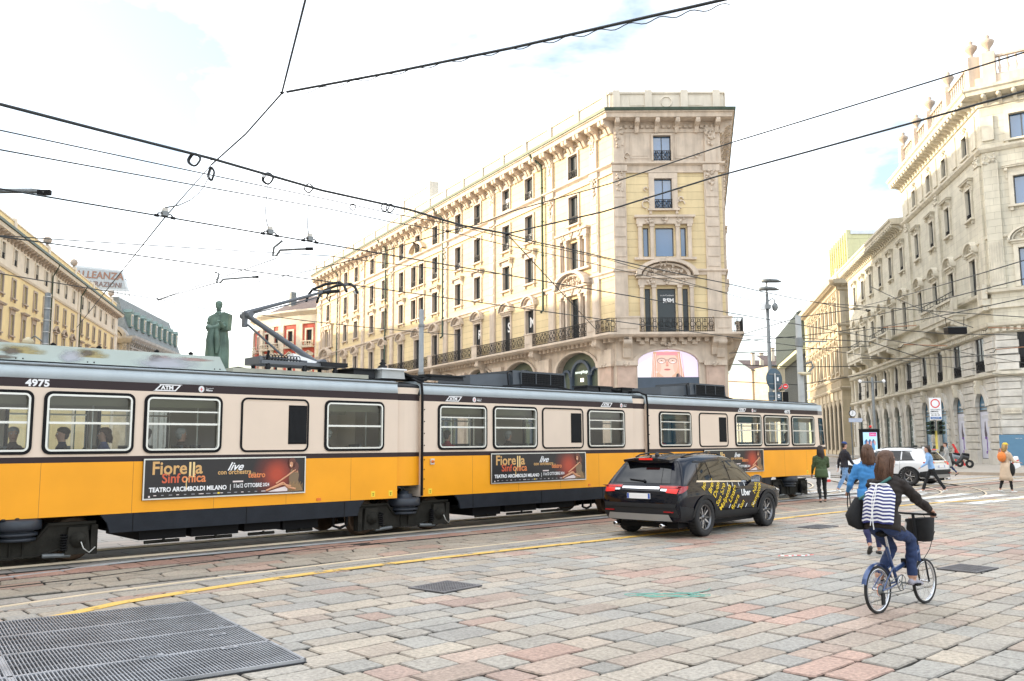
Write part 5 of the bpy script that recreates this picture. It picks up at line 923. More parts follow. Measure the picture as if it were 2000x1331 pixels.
# articulation joints
for ja, jb in ((7.18, 7.80), (14.70, 15.30)):
    j = thing('articulation_joint', None, None); j.parent = tram; g = MB(); c = (ja + jb) / 2
    n = 6
    for i in range(n):
        t0, t1 = i / n, (i + 1) / n; a, b = ja + (jb - ja) * t0, ja + (jb - ja) * t1; dep = lambda t: .10 - .055 * math.sin(math.pi * t); y0_, y1_ = dep(t0), dep(t1)
        for z0, z1, m in ((.98, ZB, O_), (ZB, ZS, B_), (ZS, ZC, C_), (ZC, ZT, B_), (ZT, 3.0, C_)): g.add([(a, y0_, z0), (b, y1_, z0), (b, y1_, z1), (a, y0_, z1)], [(0, 1, 2, 3)], m, True)
        g.quad((a, 2.35 - y0_, .98), (b, 2.35 - y1_, .98), (b, 2.35 - y1_, 3.0), (a, 2.35 - y0_, 3.0), C_)
    g.prism([(p[0] * .93 + .08, p[1] - .03) for p in roofp], ja, jb, M_['blackp'], 'x'); g.quad((ja, .1, .93), (jb, .1, .93), (jb, 2.25, .93), (ja, 2.25, .93), INT); g.build('turntable_wall', j)
    q = MB(); q.tube([(jb - .005, -.012, .76), (jb - .005, -.012, ZT), (jb - .005, .02, ZR + .03), (jb - .005, .3, 3.2), (jb - .005, 1.17, 3.24), (jb - .005, 2.05, 3.2), (jb - .005, 2.36, ZT), (jb - .005, 2.36, .76)], .028, M_['black'], 6)
    for z in (.9, 1.1, 1.3, 1.5, 1.8, 2.05, 2.3, 2.55): q.sph((jb + .06, -.004, z), .014, DB, 6)
    q.build('rubber_seal', j)
# bogies
def bogie(u, first=None):
    b = thing('bogie', None, None); b.parent = tram; b.matrix_local = tr(u, 0, 0)
    if first is not None:
        for ch in first.children: c = place(ch.name.split('.')[0], ch.data, b, ch.matrix_local.copy()) 
        return b
    out = [(-1.13, .62), (-.42, .64), (-.26, .42), (.26, .42), (.42, .64), (1.13, .62), (1.15, .5), (.66, .46), (.66, .24), (.3, .15), (-.3, .15), (-.66, .24), (-.66, .46), (-1.15, .5)]
    for yy, s in ((.20, 1), (2.03, -1)):
        g = MB(); g.prism(out, yy, yy + .12, DB); g.box(-1.12, -.42, yy - .05, yy, .60, .64, DB); g.box(.42, 1.12, yy - .05, yy, .60, .64, DB); g.tube([(-.44, yy - .02, .63), (-.27, yy - .02, .41), (.27, yy - .02, .41), (.44, yy - .02, .63)], .022, DB, 6); g.tube([(-.66, yy - .01, .24), (-.3, yy - .01, .15), (.3, yy - .01, .15), (.66, yy - .01, .24)], .02, DB, 6)
        for x in (-.09, .09): g.box(x - .012, x + .012, yy - .03, yy, .16, .42, DB)
        for sx in (-1, 1):
            g.taper(sx * .85 - .19, sx * .85 + .19, yy - .1, yy + .05, .14, .56, DB, .05, .02); g.lathe([(.12, -.02), (.12, .04), (.10, .05), (.10, .07), (.05, .075), (.045, .11), (.01, .115)], DB, 14, tr(sx * .85, yy - .08, .36) @ Matrix.Rotation(R(90), 4, 'X'))
            g.box(sx * 1.1 - .05, sx * 1.1 + .05, yy - .06, yy + .1, .12, .58, DB)
            g.tube([(sx * .64 + .05 * math.cos(t * 1.2), yy - .1 + .05 * math.sin(t * 1.2), .2 + t * .0075) for t in range(36)], .011, M_['black'], 4)
            g.cyl((sx * .35, yy - .06, .15), (sx * .75, yy - .06, .13), .035, M_['dsteel'], 8)
        if s > 0: g.tube([(.85, yy - .24, .34), (.88, yy - .27, .24), (.97, yy - .26, .17), (1.08, yy - .18, .24)], .010, ALU, 5)
        g.build('side_frame', b); g = MB()
        g.lathe([(.01, .40), (.26, .40), (.27, .44), (.2, .45), (.2, .47), (.29, .48), (.29, .52), (.24, .53), (.24, .55), (.33, .57), (.34, .60), (.34, .70), (.31, .73), (.18, .735), (.18, .80), (.10, .81), (.10, .86), (.04, .87), (.01, .9)], mat('spring_dark_blue', (.022, .028, .038), .45, var=.2) if 'spring_dark_blue' not in bpy.data.materials else bpy.data.materials['spring_dark_blue'], 20, tr(0, yy + .02, 0)); g.build('air_spring', b)
    for sx in (-1, 1):
        for yy in (.42, 1.86): g = MB(); g.lathe([(.01, 0), (.12, 0), (.14, .02), (.27, .03), (.33, .0), (.34, .05), (.34, .10), (.37, .11), (.37, .13), (.12, .13), (.01, .13)], mat('rusty_wheel_steel', (.13, .085, .055), .55, metal=.4, var=.3) if 'rusty_wheel_steel' not in bpy.data.materials else bpy.data.materials['rusty_wheel_steel'], 24, tr(sx * .85, yy, .36) @ Matrix.Rotation(R(-90), 4, 'X')); g.build('wheel', b)
        g = MB(); g.cyl((sx * .85, .4, .36), (sx * .85, 1.95, .36), .07, M_['black'], 8); g.build('axle', b)
    g = MB(); g.box(-.6, .6, .35, 2.0, .3, .5, M_['black']); g.build('bolster', b); return b
bo = bogie(7.50); bogie(.33, bo); bogie(15.0, bo); bogie(22.65, bo)
# roof equipment
g = MB(); yA, yB = .32, 2.03; g.add([(-2.4, yA, 3.13), (3.64, yA, 3.13), (3.64, yB, 3.13), (-2.4, yB, 3.13), (-2.4, yA + .04, 3.44), (3.50, yA + .04, 3.42), (3.50, yB - .04, 3.42), (-2.4, yB - .04, 3.44)], [(4, 5, 6, 7), (0, 1, 5, 4), (1, 2, 6, 5), (2, 3, 7, 6), (3, 0, 4, 7)], RG2); fa = g.build('roof_fairing', tram)
q = MB()
for x in (.2, 1.25, 2.25, 3.4):
    for d in (0, .1): q.sph((x + d, yA + .01, 3.19), .013, M_['black'], 6)
for x in (-.6, .75, 1.45, 2.4, 3.0): q.lathe([(.03, 0), (.05, .03), (.01, .06)], M_['black'], 6, tr(x, yA + .12, 3.425))
q.box(-2.4, 3.6, yA + .03, yB - .03, 3.08, 3.13, M_['black']); q.build('fairing_rivets', fa)
def blotch(name, base, sc_=2.2):
    m = bpy.data.materials.new(name); m.use_nodes = True; t = m.node_tree; p = t.nodes['Principled BSDF']; l = t.links.new; q = t.nodes.new; p.inputs['Base Color'].default_value = (*base, 1); p.inputs['Roughness'].default_value = .8
    tc = q('ShaderNodeTexCoord'); gr = q('ShaderNodeTexGradient'); gr.gradient_type = 'SPHERICAL'; l(tc.outputs['Object'], gr.inputs[0]); nz = q('ShaderNodeTexNoise'); nz.inputs['Scale'].default_value = sc_; nz.inputs['Detail'].default_value = 6; l(tc.outputs['Object'], nz.inputs[0])
    mu = q('ShaderNodeMath'); mu.operation = 'MULTIPLY'; l(gr.outputs[0], mu.inputs[0]); l(nz.outputs[0], mu.inputs[1]); mr = q('ShaderNodeMapRange'); mr.inputs['From Min'].default_value = .10; mr.inputs['From Max'].default_value = .38; mr.inputs['To Max'].default_value = .85; l(mu.outputs[0], mr.inputs[0]); l(mr.outputs[0], p.inputs['Alpha']); return m
BL = (blotch('scorch_brown', (.16, .13, .10), 2.5), blotch('rust_yellow', (.42, .33, .14)), blotch('faded_lilac', (.46, .46, .50), 1.2), blotch('rust_pink', (.42, .27, .24)))
for k, (cx, cz, w_, h_, bi_) in enumerate(((.25, 3.30, .5, .16, 1), (.14, 3.30, .22, .09, 0), (1.0, 3.27, .28, .15, 2), (1.28, 3.30, .4, .16, 1), (1.24, 3.34, .17, .09, 0), (2.55, 3.25, .8, .17, 2), (2.45, 3.30, .33, .13, 3), (2.36, 3.31, .16, .12, 0), (.0, 3.20, .3, .05, 0), (3.0, 3.34, .5, .05, 3))):
    q = MB(); q.quad((-1, 0, -1), (1, 0, -1), (1, 0, 1), (-1, 0, 1), BL[bi_]); q.build('scorch_mark', fa, tr(cx, yA + .004 + (cz - 3.13) * .135 - .006 * (k % 3) - .004, cz) @ Matrix.Rotation(R(-7), 4, 'X') @ Matrix.Diagonal((w_, 1, h_, 1)))
g = MB(); g.box(3.7, 6.6, .22, 2.1, 3.12, 3.23, mat('roof_plinth', (.38, .37, .30), .7, var=.2, stain=.3)); g.build('roof_plinth', tram)
pan = thing('pantograph', None, None); pan.parent = tram; yc = 1.17; PG = mat('pantograph_grey', (.12, .13, .145), .5, metal=.2, var=.1)
g = MB(); g.box(4.55, 6.4, yc - .35, yc - .27, 3.40, 3.47, PG); g.box(4.55, 6.4, yc + .27, yc + .35, 3.40, 3.47, PG); g.box(4.52, 4.58, yc - .32, yc + .32, 3.40, 3.54, PG); g.box(5.85, 6.45, yc - .4, yc + .4, 3.42, 3.5, M_['blackp']); g.add([(5.3, yc - .16, 3.46), (6.0, yc - .16, 3.46), (6.0, yc + .16, 3.46), (5.3, yc + .16, 3.46), (5.35, yc - .12, 3.66), (5.9, yc - .12, 3.52), (5.9, yc + .12, 3.52), (5.35, yc + .12, 3.66)], [(4, 5, 6, 7), (0, 1, 5, 4), (1, 2, 6, 5), (2, 3, 7, 6), (3, 0, 4, 7)], WH)
for x in (4.7, 5.5, 6.2):
    for yy in (yc - .31, yc + .31): g.lathe([(.05, 3.22), (.07, 3.26), (.04, 3.29), (.07, 3.32), (.04, 3.36), (.05, 3.41)], M_['blackp'], 8, tr(x, yy, 0))
g.build('base_frame', pan)
g = MB()
for yy in (yc - .22, yc + .1): g.tube([(4.72 + t * .0095, yy + .055 * math.cos(t * .9), 3.54 + .055 * math.sin(t * .9)) for t in range(76)], .009, M_['blackp'], 4); g.cyl((4.6, yy, 3.54), (5.6, yy, 3.50), .02, PG, 6)
g.tube([(4.72, yc - .3, 3.66), (4.68, yc - .32, 3.5), (4.72, yc - .3, 3.3)], .025, M_['black'], 6); g.build('spring', pan)
g = MB(); g.tube([(5.95, yc, 3.50), (4.42, yc, 4.34)], [.062, .05], PG, 10); g.cyl((5.95, yc - .3, 3.5), (5.95, yc + .3, 3.5), .07, PG, 10); g.build('lower_arm', pan)
g = MB(); g.tube([(4.34, yc, 4.40), (6.25, yc, 5.08)], [.045, .028], PG, 10); g.cyl((4.38, yc - .2, 4.36), (4.38, yc + .2, 4.36), .06, PG, 10); g.box(4.31, 4.38, yc - .06, yc + .06, 4.12, 4.42, PG); g.tube([(4.55, yc + .08, 4.42), (6.1, yc + .08, 4.94)], .014, PG, 5); g.build('upper_arm', pan)
g = MB(); g.tube([(4.36, yc - .1, 4.16), (5.12, yc - .1, 3.60)], .022, PG, 6); g.build('coupling_rod', pan)
g = MB()
for dx in (-.12, .14): g.tube([(6.25 + dx, yc - .82, 4.92), (6.25 + dx, yc - .72, 5.06), (6.25 + dx, yc - .55, 5.15), (6.25 + dx, yc, 5.19), (6.25 + dx, yc + .55, 5.15), (6.25 + dx, yc + .72, 5.06), (6.25 + dx, yc + .82, 4.92)], .03, M_['blackp'], 6)
for yy in (-.5, .5): g.cyl((6.1, yc + yy, 5.13), (6.42, yc + yy, 5.13), .02, PG, 6)
g.tube([(6.05, yc, 5.0), (6.45, yc, 5.08)], .04, M_['blackp'], 6); g.tube([(6.1, yc - .2, 5.0), (6.0, yc - .25, 4.85), (6.1, yc - .2, 4.8), (6.25, yc, 4.95)], .014, M_['black'], 5); g.lathe([(.01, 0), (.06, .02), (.07, .06)], WH, 8, tr(6.62, yc - .4, 4.98)); g.build('collector_head', pan)
def rbox(nm, u0, u1, y0_, y1_, z0, z1, m, lid=None):
    g = MB(); g.taper(u0, u1, y0_, y1_, z0, z1, m, .015, .015)
    if lid: g.box(u0 - .03, u1 + .03, y0_ - .03, y1_ + .03, z1, z1 + .03, lid)
    return g.build(nm, tram)
rbox('roof_switch_box', 6.42, 6.95, .5, 1.2, 3.2, 3.36, M_['blackp'], M_['blackp']); rbox('roof_switch_box', 7.02, 7.6, .35, .9, 3.2, 3.38, mat('dusty_white_box', (.42, .43, .42), .6, var=.15), WH); rbox('roof_cable_tray', 7.65, 8.3, .5, .9, 3.2, 3.28, M_['blackp'], M_['blackp']); rbox('roof_cable_tray', 8.3, 9.3, .45, .75, 3.24, 3.32, M_['blackp'], M_['blackp'])
g = MB(); g.lathe([(.09, 3.41), (.1, 3.47), (.05, 3.5), (.08, 3.53), (.03, 3.57), (.04, 3.6), (.01, 3.62)], M_['blackp'], 8, tr(7.2, .6, 0)); g.build('roof_insulator', tram); g = MB(); g.tube([(7.6, .5, 3.35), (7.8, .4, 3.26), (8.1, .4, 3.2), (8.4, .5, 3.3)], .04, M_['black'], 6); g.tube([(7.55, .6, 3.3), (7.8, .6, 3.2), (8.1, .6, 3.22), (8.5, .6, 3.32)], .03, M_['black'], 6)
g.build('roof_cables', tram); g = MB()
for k in range(4): g.tube([(3.6, .6 + .06 * k, 3.2), (3.9, .45 + .05 * k, 3.26), (4.2, .3 + .04 * k, 3.2), (4.3, .24, 3.13)], .013, M_['black'], 5)
g.build('roof_cables', tram)
ACm = mat('air_conditioner_grey', (.05, .06, .072), .5, var=.12)
for u0, dz in ((9.62, 0), (16.7, 0)):
    a = thing('air_conditioner', None, None); a.parent = tram; a.matrix_local = tr(u0, 0, 0); g = MB(); y0_, y1_ = .5, 1.85
    g.add([(0, y0_ + .1, 3.14), (1.3, y0_ + .1, 3.14), (1.3, y1_, 3.14), (0, y1_, 3.14), (.04, y0_ + .16, 3.42), (1.3, y0_ + .14, 3.5), (1.3, y1_, 3.5), (.04, y1_, 3.42)], [(4, 5, 6, 7), (0, 1, 5, 4), (1, 2, 6, 5), (2, 3, 7, 6), (3, 0, 4, 7)], ACm)
    g.taper(1.25, 3.1, y0_, y1_, 3.16, 3.58, ACm, .03, .05); g.box(1.3, 3.05, y0_ + .05, y1_ - .05, 3.1, 3.16, M_['black']); g.build('casing', a)
    g = MB(); g.box(1.5, 3.0, y0_ - .004, y0_ + .03, 3.2, 3.53, M_['black'])
    for i in range(30): x = 1.5 + 1.5 * i / 29; g.box(x - .004, x + .004, y0_ - .012, y0_ - .004, 3.2, 3.53, M_['blackp'])
    for i in range(8): z = 3.2 + .33 * i / 7; g.box(1.5, 3.0, y0_ - .013, y0_ - .005, z - .004, z + .004, M_['blackp'])
    for x in (1.5, 2.0, 2.5, 3.0): g.box(x - .012, x + .012, y0_ - .02, y0_ + .01, 3.19, 3.54, ACm)
    for z in (3.19, 3.54): g.box(1.49, 3.01, y0_ - .02, y0_ + .01, z - .012, z + .012, ACm)
    g.build('grille', a); g = MB()
    for k in range(3): g.tube([(.9, .42 + k * .03, 3.18), (1.5, .3, 3.2 + .02 * k), (2.5, .28, 3.19 + .02 * k), (3.0, .2, 3.14)], .014, M_['black'], 5)
    g.tube([(1.1, .5, 3.2), (1.06, .5, 3.5), (1.2, .55, 3.56), (1.35, .6, 3.55)], .018, M_['black'], 5); g.build('hose', a)
for u in (13.6, 14.1, 15.0): rbox('roof_cable_box', u, u + .45, .6, 1.1, 3.19, 3.3, M_['blackp'], M_['blackp'])
g = MB(); g.tube([(14.55, .7, 3.28), (14.8, .6, 3.22), (15.1, .7, 3.28)], .04, M_['black'], 6); g.tube([(14.55, .9, 3.28), (14.85, .9, 3.2), (15.1, .9, 3.28)], .04, M_['black'], 6); g.build('roof_cables', tram)
# fleet numbers, operator badges, lamps, stickers
def onside(u, z): return tr(u, -.004, z)
for u, s in ((.28, .145), (22.3, .15)): g = MB(); g.text('4975', s, WH, onside(u, 2.748), ex=.002, off=.006, sx=1.12, sp=1.05); g.build('fleet_number', tram)
def atm(u, s=1.0):
    g = MB(); z = 2.742; h = .115; y = -.006
    for P in ([(0, 0), (.38, 0), (.40, .018), (.06, .018)], [(.10, h), (.12, h - .018), (.44, h - .018), (.50, h)], [(.03, .015), (.06, .015), (.15, h - .01), (.12, h - .01)], [(.36, .01), (.39, .01), (.47, h - .015), (.44, h - .015)]): g.add([(u + p[0], y, z + p[1]) for p in P], [(0, 1, 2, 3)], WH)
    g.text('ATM', .088, WH, tr(u + .135, y, z + .028), ex=.001, off=.004, sx=1.15); g.build('operator_badge', tram)
    g = MB(); c = u + .83; disc(g, c, z + .055, .052, .058, y, mat('crest_silver', (.7, .7, .7), .5, var=0) if 'crest_silver' not in bpy.data.materials else bpy.data.materials['crest_silver'], 14); disc(g, c, z + .05, .030, .035, y - .002, WH, 10); g.box(c - .005, c + .005, y - .005, y - .003, z + .018, z + .082, M_['red']); g.box(c - .026, c + .026, y - .005, y - .003, z + .048, z + .058, M_['red']); g.text('Comune di', .03, WH, tr(c + .08, y, z + .065), ex=.001); g.text('Milano', .045, WH, tr(c + .08, y, z + .025), ex=.001, off=.001); g.build('city_crest', tram)
for u in (2.2, 8.4, 13.4, 19.6): atm(u)
AMB = mat('amber_lens', (.75, .18, .02), .3, var=0)
def marker(u, z, w_, h_, rnd_=False):
    g = MB()
    if rnd_: g.box(u - .05, u + .05, -.03, .0, z - .06, z + .06, ALU); g.lathe([(.035, 0), (.032, .025), (.01, .035)], AMB, 10, tr(u, -.03, z) @ Matrix.Rotation(R(90), 4, 'X'))
    else: g.box(u - w_ / 2, u + w_ / 2, -.014, 0, z - h_ / 2, z + h_ / 2, AMB)
    g.build('marker_lamp', tram)
marker(8.06, 1.46, 0, 0, True); marker(5.38, .80, .09, .05); marker(12.95, .80, .07, .05)
g = MB(); YS = mat('yellow_sticker', (.85, .62, .04), .5, var=0)
for u in (6.6, 7.02, 8.02, 23.6): g.box(u - .045, u + .045, -.004, 0, .79, .90, YS); g.box(u - .02, u + .02, -.006, -.003, .85, .86, M_['black']); g.box(u - .008, u + .008, -.006, -.003, .81, .84, M_['black'])
g.build('warning_sticker', tram)
# advertising panels
ad = {k: mat('advert_' + k, c, .35, var=0) for k, c in dict(black=(.012, .011, .012), gold=(.62, .36, .13), gold2=(.80, .58, .26), red=(.60, .10, .04), orange=(.72, .22, .07), white=(.85, .85, .85), skin=(.62, .30, .16), hair=(.13, .04, .025), dress=(.20, .13, .07), pale=(.75, .65, .62), grey=(.3, .3, .32)).items()}
m = bpy.data.materials.new('advert_red_glow'); m.use_nodes = True; t_ = m.node_tree; p_ = t_.nodes['Principled BSDF']; tc_ = t_.nodes.new('ShaderNodeTexCoord'); mp_ = t_.nodes.new('ShaderNodeMapping'); mp_.inputs['Location'].default_value = (-2.40, 0, -.36); gr_ = t_.nodes.new('ShaderNodeTexGradient'); gr_.gradient_type = 'SPHERICAL'; cr_ = t_.nodes.new('ShaderNodeValToRGB')
mp_.inputs['Scale'].default_value = (1.0, 1, 1.0); mp_.vector_type = 'POINT'; t_.links.new(tc_.outputs['Object'], mp_.inputs[0]); sc2 = t_.nodes.new('ShaderNodeVectorMath'); sc2.operation = 'SCALE'; sc2.inputs['Scale'].default_value = 2.0; t_.links.new(mp_.outputs[0], sc2.inputs[0]); t_.links.new(sc2.outputs[0], gr_.inputs[0]); t_.links.new(gr_.outputs[0], cr_.inputs[0]); cr_.color_ramp.elements[0].color = (.012, .010, .011, 1); cr_.color_ramp.elements[1].color = (.42, .05, .018, 1); cr_.color_ramp.elements[1].position = .85; e_ = cr_.color_ramp.elements.new(.4); e_.color = (.10, .015, .010, 1); t_.links.new(cr_.outputs[0], p_.inputs['Base Color']); p_.inputs['Roughness'].default_value = .35
def advert(u0, u1):
    a = thing('advert_panel', None, None); a.parent = tram; a.matrix_local = tr(u0, -.03, .935) @ Matrix.Diagonal(((u1 - u0) / 2.98, 1, 1, 1)); W, Hh = 2.98, .675
    g = MB(); g.box(0, W, .002, .03, 0, Hh, m); 
    for q in ((0, W, 0, .022), (0, W, Hh - .022, Hh), (0, .022, .022, Hh - .022), (W - .022, W, .022, Hh - .022)): g.box(q[0], q[1], -.012, .0, q[2], q[3], ALU)
    g.build('advert_board', a); g = MB(); y = -.001; T = lambda x, zz: tr(x * W, y, Hh * (1 - zz))
    K = lambda txt, size, m_, M2, **k: (lambda q: (q.text(txt, size, m_, M2, ex=.001, **k), q.build('advert_lettering', a)))(MB())
    K('Fiore', .30, ad['gold'], T(.045, .385), off=.006, fit=.58); K('ll', .36, ad['gold2'], T(.252, .47), off=.006, fit=.10); K('a', .30, ad['gold'], T(.293, .385), off=.006, fit=.13)
    K('Sinf', .22, ad['red'], T(.103, .60), off=.004, fit=.31); K('onica', .22, ad['orange'], T(.215, .60), off=.004, fit=.42); q = MB(); q.tube([(.725, y, .18), (.72, y, .24), (.735, y, .30), (.75, y, .33), (.735, y, .345), (.722, y, .30), (.73, y, .2), (.728, y, .155), (.715, y, .15)], .007, ad['gold2'], 4); q.build('advert_clef', a)
    K('live', .20, ad['white'], T(.485, .33), off=.003, shear=.5, fit=.30); K('con orchestra', .115, ad['gold'], T(.428, .43), off=.002, fit=.62); K('in', .06, ad['gold'], T(.645, .44), fit=.05); K('teatro', .145, ad['orange'], T(.618, .535), off=.003, fit=.33)
    K('TEATRO ARCIMBOLDI MILANO', .105, ad['white'], T(.035, .815), off=.003, fit=1.34); K('|', .11, ad['white'], T(.503, .805)); K('11e12 OTTOBRE', .10, ad['white'], T(.525, .785), off=.0015, fit=.53); K('2024', .085, ad['white'], T(.713, .775), off=.001, fit=.125)
    g.box(W * .522, W * .587, y - .001, y, Hh * .355, Hh * .395, ad['pale']); q = random.Random(4)
    disc(g, W * .037, Hh * .075, .018, .018, y, ad['pale'], 8); g.box(W * .43, W * .443, y - .001, y, Hh * .08, Hh * .12, YS)
    for k in range(16): x = .06 + k * .043; wd = q.uniform(.012, .03); g.box(W * x, W * (x + wd), y - .001, y, Hh * .088, Hh * .108, ad['grey'] if k % 3 else ad['pale'])
    g.build('sponsor_logos', a); g = MB(); y = -.003; S_ = lambda pts: [(W * px, y, Hh * (1 - pz)) for px, pz in pts]
    g.add(S_([(.745, .93), (.80, .86), (.86, .80), (.90, .84), (.92, .93)]), [(0, 1, 2, 3, 4)], ad['pale'])
    g.tube(S_([(.735, .90), (.79, .80), (.845, .70)]), .020, ad['skin'], 5); g.tube(S_([(.845, .70), (.88, .83), (.93, .88)]), .024, ad['skin'], 5); g.tube(S_([(.775, .84), (.84, .74), (.90, .80)]), .018, ad['skin'], 5)
    g.add(S_([(.90, .34), (.945, .32), (.955, .5), (.95, .65), (.985, .93), (.875, .95), (.89, .7), (.885, .58)]), [tuple(range(8))], ad['dress'])
    g.tube(S_([(.93, .36), (.875, .52), (.80, .72)]), .016, ad['skin'], 5); g.add(S_([(.905, .33), (.945, .30), (.948, .44), (.91, .42)]), [(0, 1, 2, 3)], ad['skin'])
    y = -.012; disc(g, W * .905, Hh * .83, .075, .10, y, ad['hair'], 14); disc(g, W * .93, Hh * .72, .06, .09, y, ad['hair'], 12); y = -.015; disc(g, W * .899, Hh * .785, .034, .052, y, ad['skin'], 12); disc(g, W * .893, Hh * .76, .011, .005, y - .002, ad['white'], 8); g.box(W * .889, W * .892, y - .003, y - .001, Hh * .795, Hh * .81, ad['hair']); g.box(W * .902, W * .905, y - .003, y - .001, Hh * .795, Hh * .81, ad['hair'])
    for k in range(14): x = .883 + k * .0072; g.box(W * x, W * x + .004, y - .001, y, Hh * .06, Hh * (.24 + .04 * (k % 3)), ad['gold'])
    g.build('advert_picture', a)
for u0, u1 in ((2.09, 5.07), (9.69, 12.80), (17.8, 20.9)): advert(u0, u1)
# ================================================================ cars
TY = mat('tyre_rubber', (.018, .018, .019), .8, var=.2, vs_=8); RM = mat('dark_alloy', (.16, .16, .165), .3, metal=.9, var=0); RMl = mat('bright_alloy', (.6, .6, .62), .25, metal=.9, var=0)
LR_ = mat('red_lamp_lens', (.30, .006, .01), .15, var=0, coat=.5); LRl = mat('lit_red_lamp', (.5, .012, .008), .3, var=0, emit=(1, .03, .015, .14)); CH = mat('chrome_trim', (.7, .7, .72), .12, metal=1, var=0)
CLD = mat('black_cladding', (.016, .017, .019), .6, var=.08, spec=.3); SIL = mat('silver_skid_plate', (.33, .33, .33), .4, metal=.6, var=.06)
def carglass(): 
    m = bpy.data.materials.get('car_glass')
    if not m: m = winmat('car_glass', (.006, .007, .008), .04, .0, .0)
    return m
def car(nm, label, paint, M, wrap=False, cat='car'):
    c = thing(nm, label, cat, M=M); Lc = 4.62
    # cage rows: (x, half width factor, [ (y, z) x 9 ]) from the tail to the nose, x forward
    def row(x, dx, w_, zb, belt, top, tw, hood=None):
        P = [(0, zb), (.74 * w_, zb), (.885 * w_, zb + .07), (.915 * w_, .62), (.925 * w_, .84), (.895 * w_, belt), (tw, top - .10), (tw - .10, top - .02), (0, top)]
        return [(x + (dx[i] if dx else 0), p[0], p[1]) for i, p in enumerate(P)]
    rows = [row(.06, [0, 0, 0, -.02, .0, .08, .46, .36, .34], .90, .34, 1.07, 1.60, .60),
            row(.16, [0, 0, 0, 0, 0, .06, .40, .34, .32], .985, .30, 1.07, 1.615, .64),
            row(.55, [0, 0, 0, 0, 0, .08, .34, .32, .32], 1.0, .26, 1.07, 1.655, .67),
            row(.95, [0, 0, 0, 0, 0, .10, .18, .2, .2], 1.0, .26, 1.06, 1.68, .68),
            row(1.55, None, .99, .26, 1.045, 1.685, .685), row(1.95, None, .985, .26, 1.035, 1.685, .685), row(2.02, None, .985, .26, 1.03, 1.685, .685), row(2.60, [0, 0, 0, 0, 0, 0, -.05, -.05, -.05], .985, .26, 1.02, 1.65, .67),
            row(3.08, [0, 0, 0, 0, 0, .02, -.12, -.12, -.10], .99, .26, 1.00, 1.50, .64), row(3.40, [0, 0, 0, 0, 0, .0, -.02, .02, .04], 1.0, .26, .99, 1.17, .70), row(3.85, None, 1.0, .26, .93, 1.07, .68), row(4.30, [0, 0, 0, 0, .02, 0, 0, 0, 0], .97, .28, .86, .99, .60), row(4.56, [0, -.04, -.08, -.04, -.02, -.03, 0, .02, .02], .86, .32, .78, .90, .48)]
    vs_ = []; n = 9
    for r_ in rows: vs_ += r_ + [(p[0], -p[1], p[2]) for p in r_[1:8]]
    K = 16
    def L_(i, j): return i * K + j
    def R_(i, j): return i * K + (j if j in (0, 8) else 8 + j)
    fs = []; mi = []
    for i in range(len(rows) - 1):
        for j in range(8):
            gl_ = j == 5 and 1 <= i <= 8 and True
            fs.append((L_(i, j), L_(i + 1, j), L_(i + 1, j + 1), L_(i, j + 1))); mi.append(0); fs.append((R_(i, j), R_(i, j + 1), R_(i + 1, j + 1), R_(i + 1, j))); mi.append(0)
    for e, fl_ in ((0, 0), (len(rows) - 1, 1)):
        for j in range(0, 8): f = (L_(e, j), L_(e, j + 1), R_(e, j + 1), R_(e, j)); f = tuple(dict.fromkeys(f)); fs.append(f); mi.append(0)
    me = bpy.data.meshes.new('body'); me.from_pydata(vs_, [], fs); me.materials.append(paint); o = place('body', me, c); clean(o, 1e-5)
    for e in o.data.polygons: e.use_smooth = True
    sb = o.modifiers.new('s', 'SUBSURF'); sb.levels = sb.render_levels = 3
    # cut the wheel arches
    cut = MB()
    for x in (.98, 3.68):
        for s in (-1, 1): cut.lathe([(.01, 0), (.405, 0), (.405, .5), (.01, .5)], M_['black'], 28, tr(x, s * (.60 if s > 0 else .60) if s > 0 else -1.10, .37) @ Matrix.Rotation(R(-90), 4, 'X'))
    co = cut.build('cutter', c); clean(co); bo_ = o.modifiers.new('b', 'BOOLEAN'); bo_.object = co; bo_.operation = 'DIFFERENCE'; bo_.solver = 'EXACT'
    dg_ = bpy.context.evaluated_depsgraph_get(); bpy.context.view_layer.update(); dg_ = bpy.context.evaluated_depsgraph_get(); me2 = bpy.data.meshes.new_from_object(o.evaluated_get(dg_)); o.modifiers.clear(); o.data = me2; bpy.data.objects.remove(co)
    for e in o.data.polygons: e.use_smooth = True
    # surface sampler: cast a ray onto the finished body so that panels follow it
    bm = bmesh.new(); bm.from_mesh(o.data); from mathutils.bvhtree import BVHTree; bv = BVHTree.FromBMesh(bm); bm.free()
    def side(x, z, s, off=.006):
        h = bv.ray_cast(Vector((x, s * 2, z)), Vector((0, -s, 0)));  return (Vector((x, s * .9, z)) if h[0] is None else h[0] + Vector((0, s * off, 0)))
    def rear(y, z, off=.006):
        h = bv.ray_cast(Vector((-2, y, z)), Vector((1, 0, 0))); return Vector((.1, y, z)) if h[0] is None else h[0] + Vector((-off, 0, 0))
    def front(y, z, off=.006):
        h = bv.ray_cast(Vector((7, y, z)), Vector((-1, 0, 0))); return Vector((4.5, y, z)) if h[0] is None else h[0] + Vector((off, 0, 0))
    def top(x, y, off=.0):
        h = bv.ray_cast(Vector((x, y, 4)), Vector((0, 0, -1))); return Vector((x, y, 1.6)) if h[0] is None else h[0] + Vector((0, 0, off))
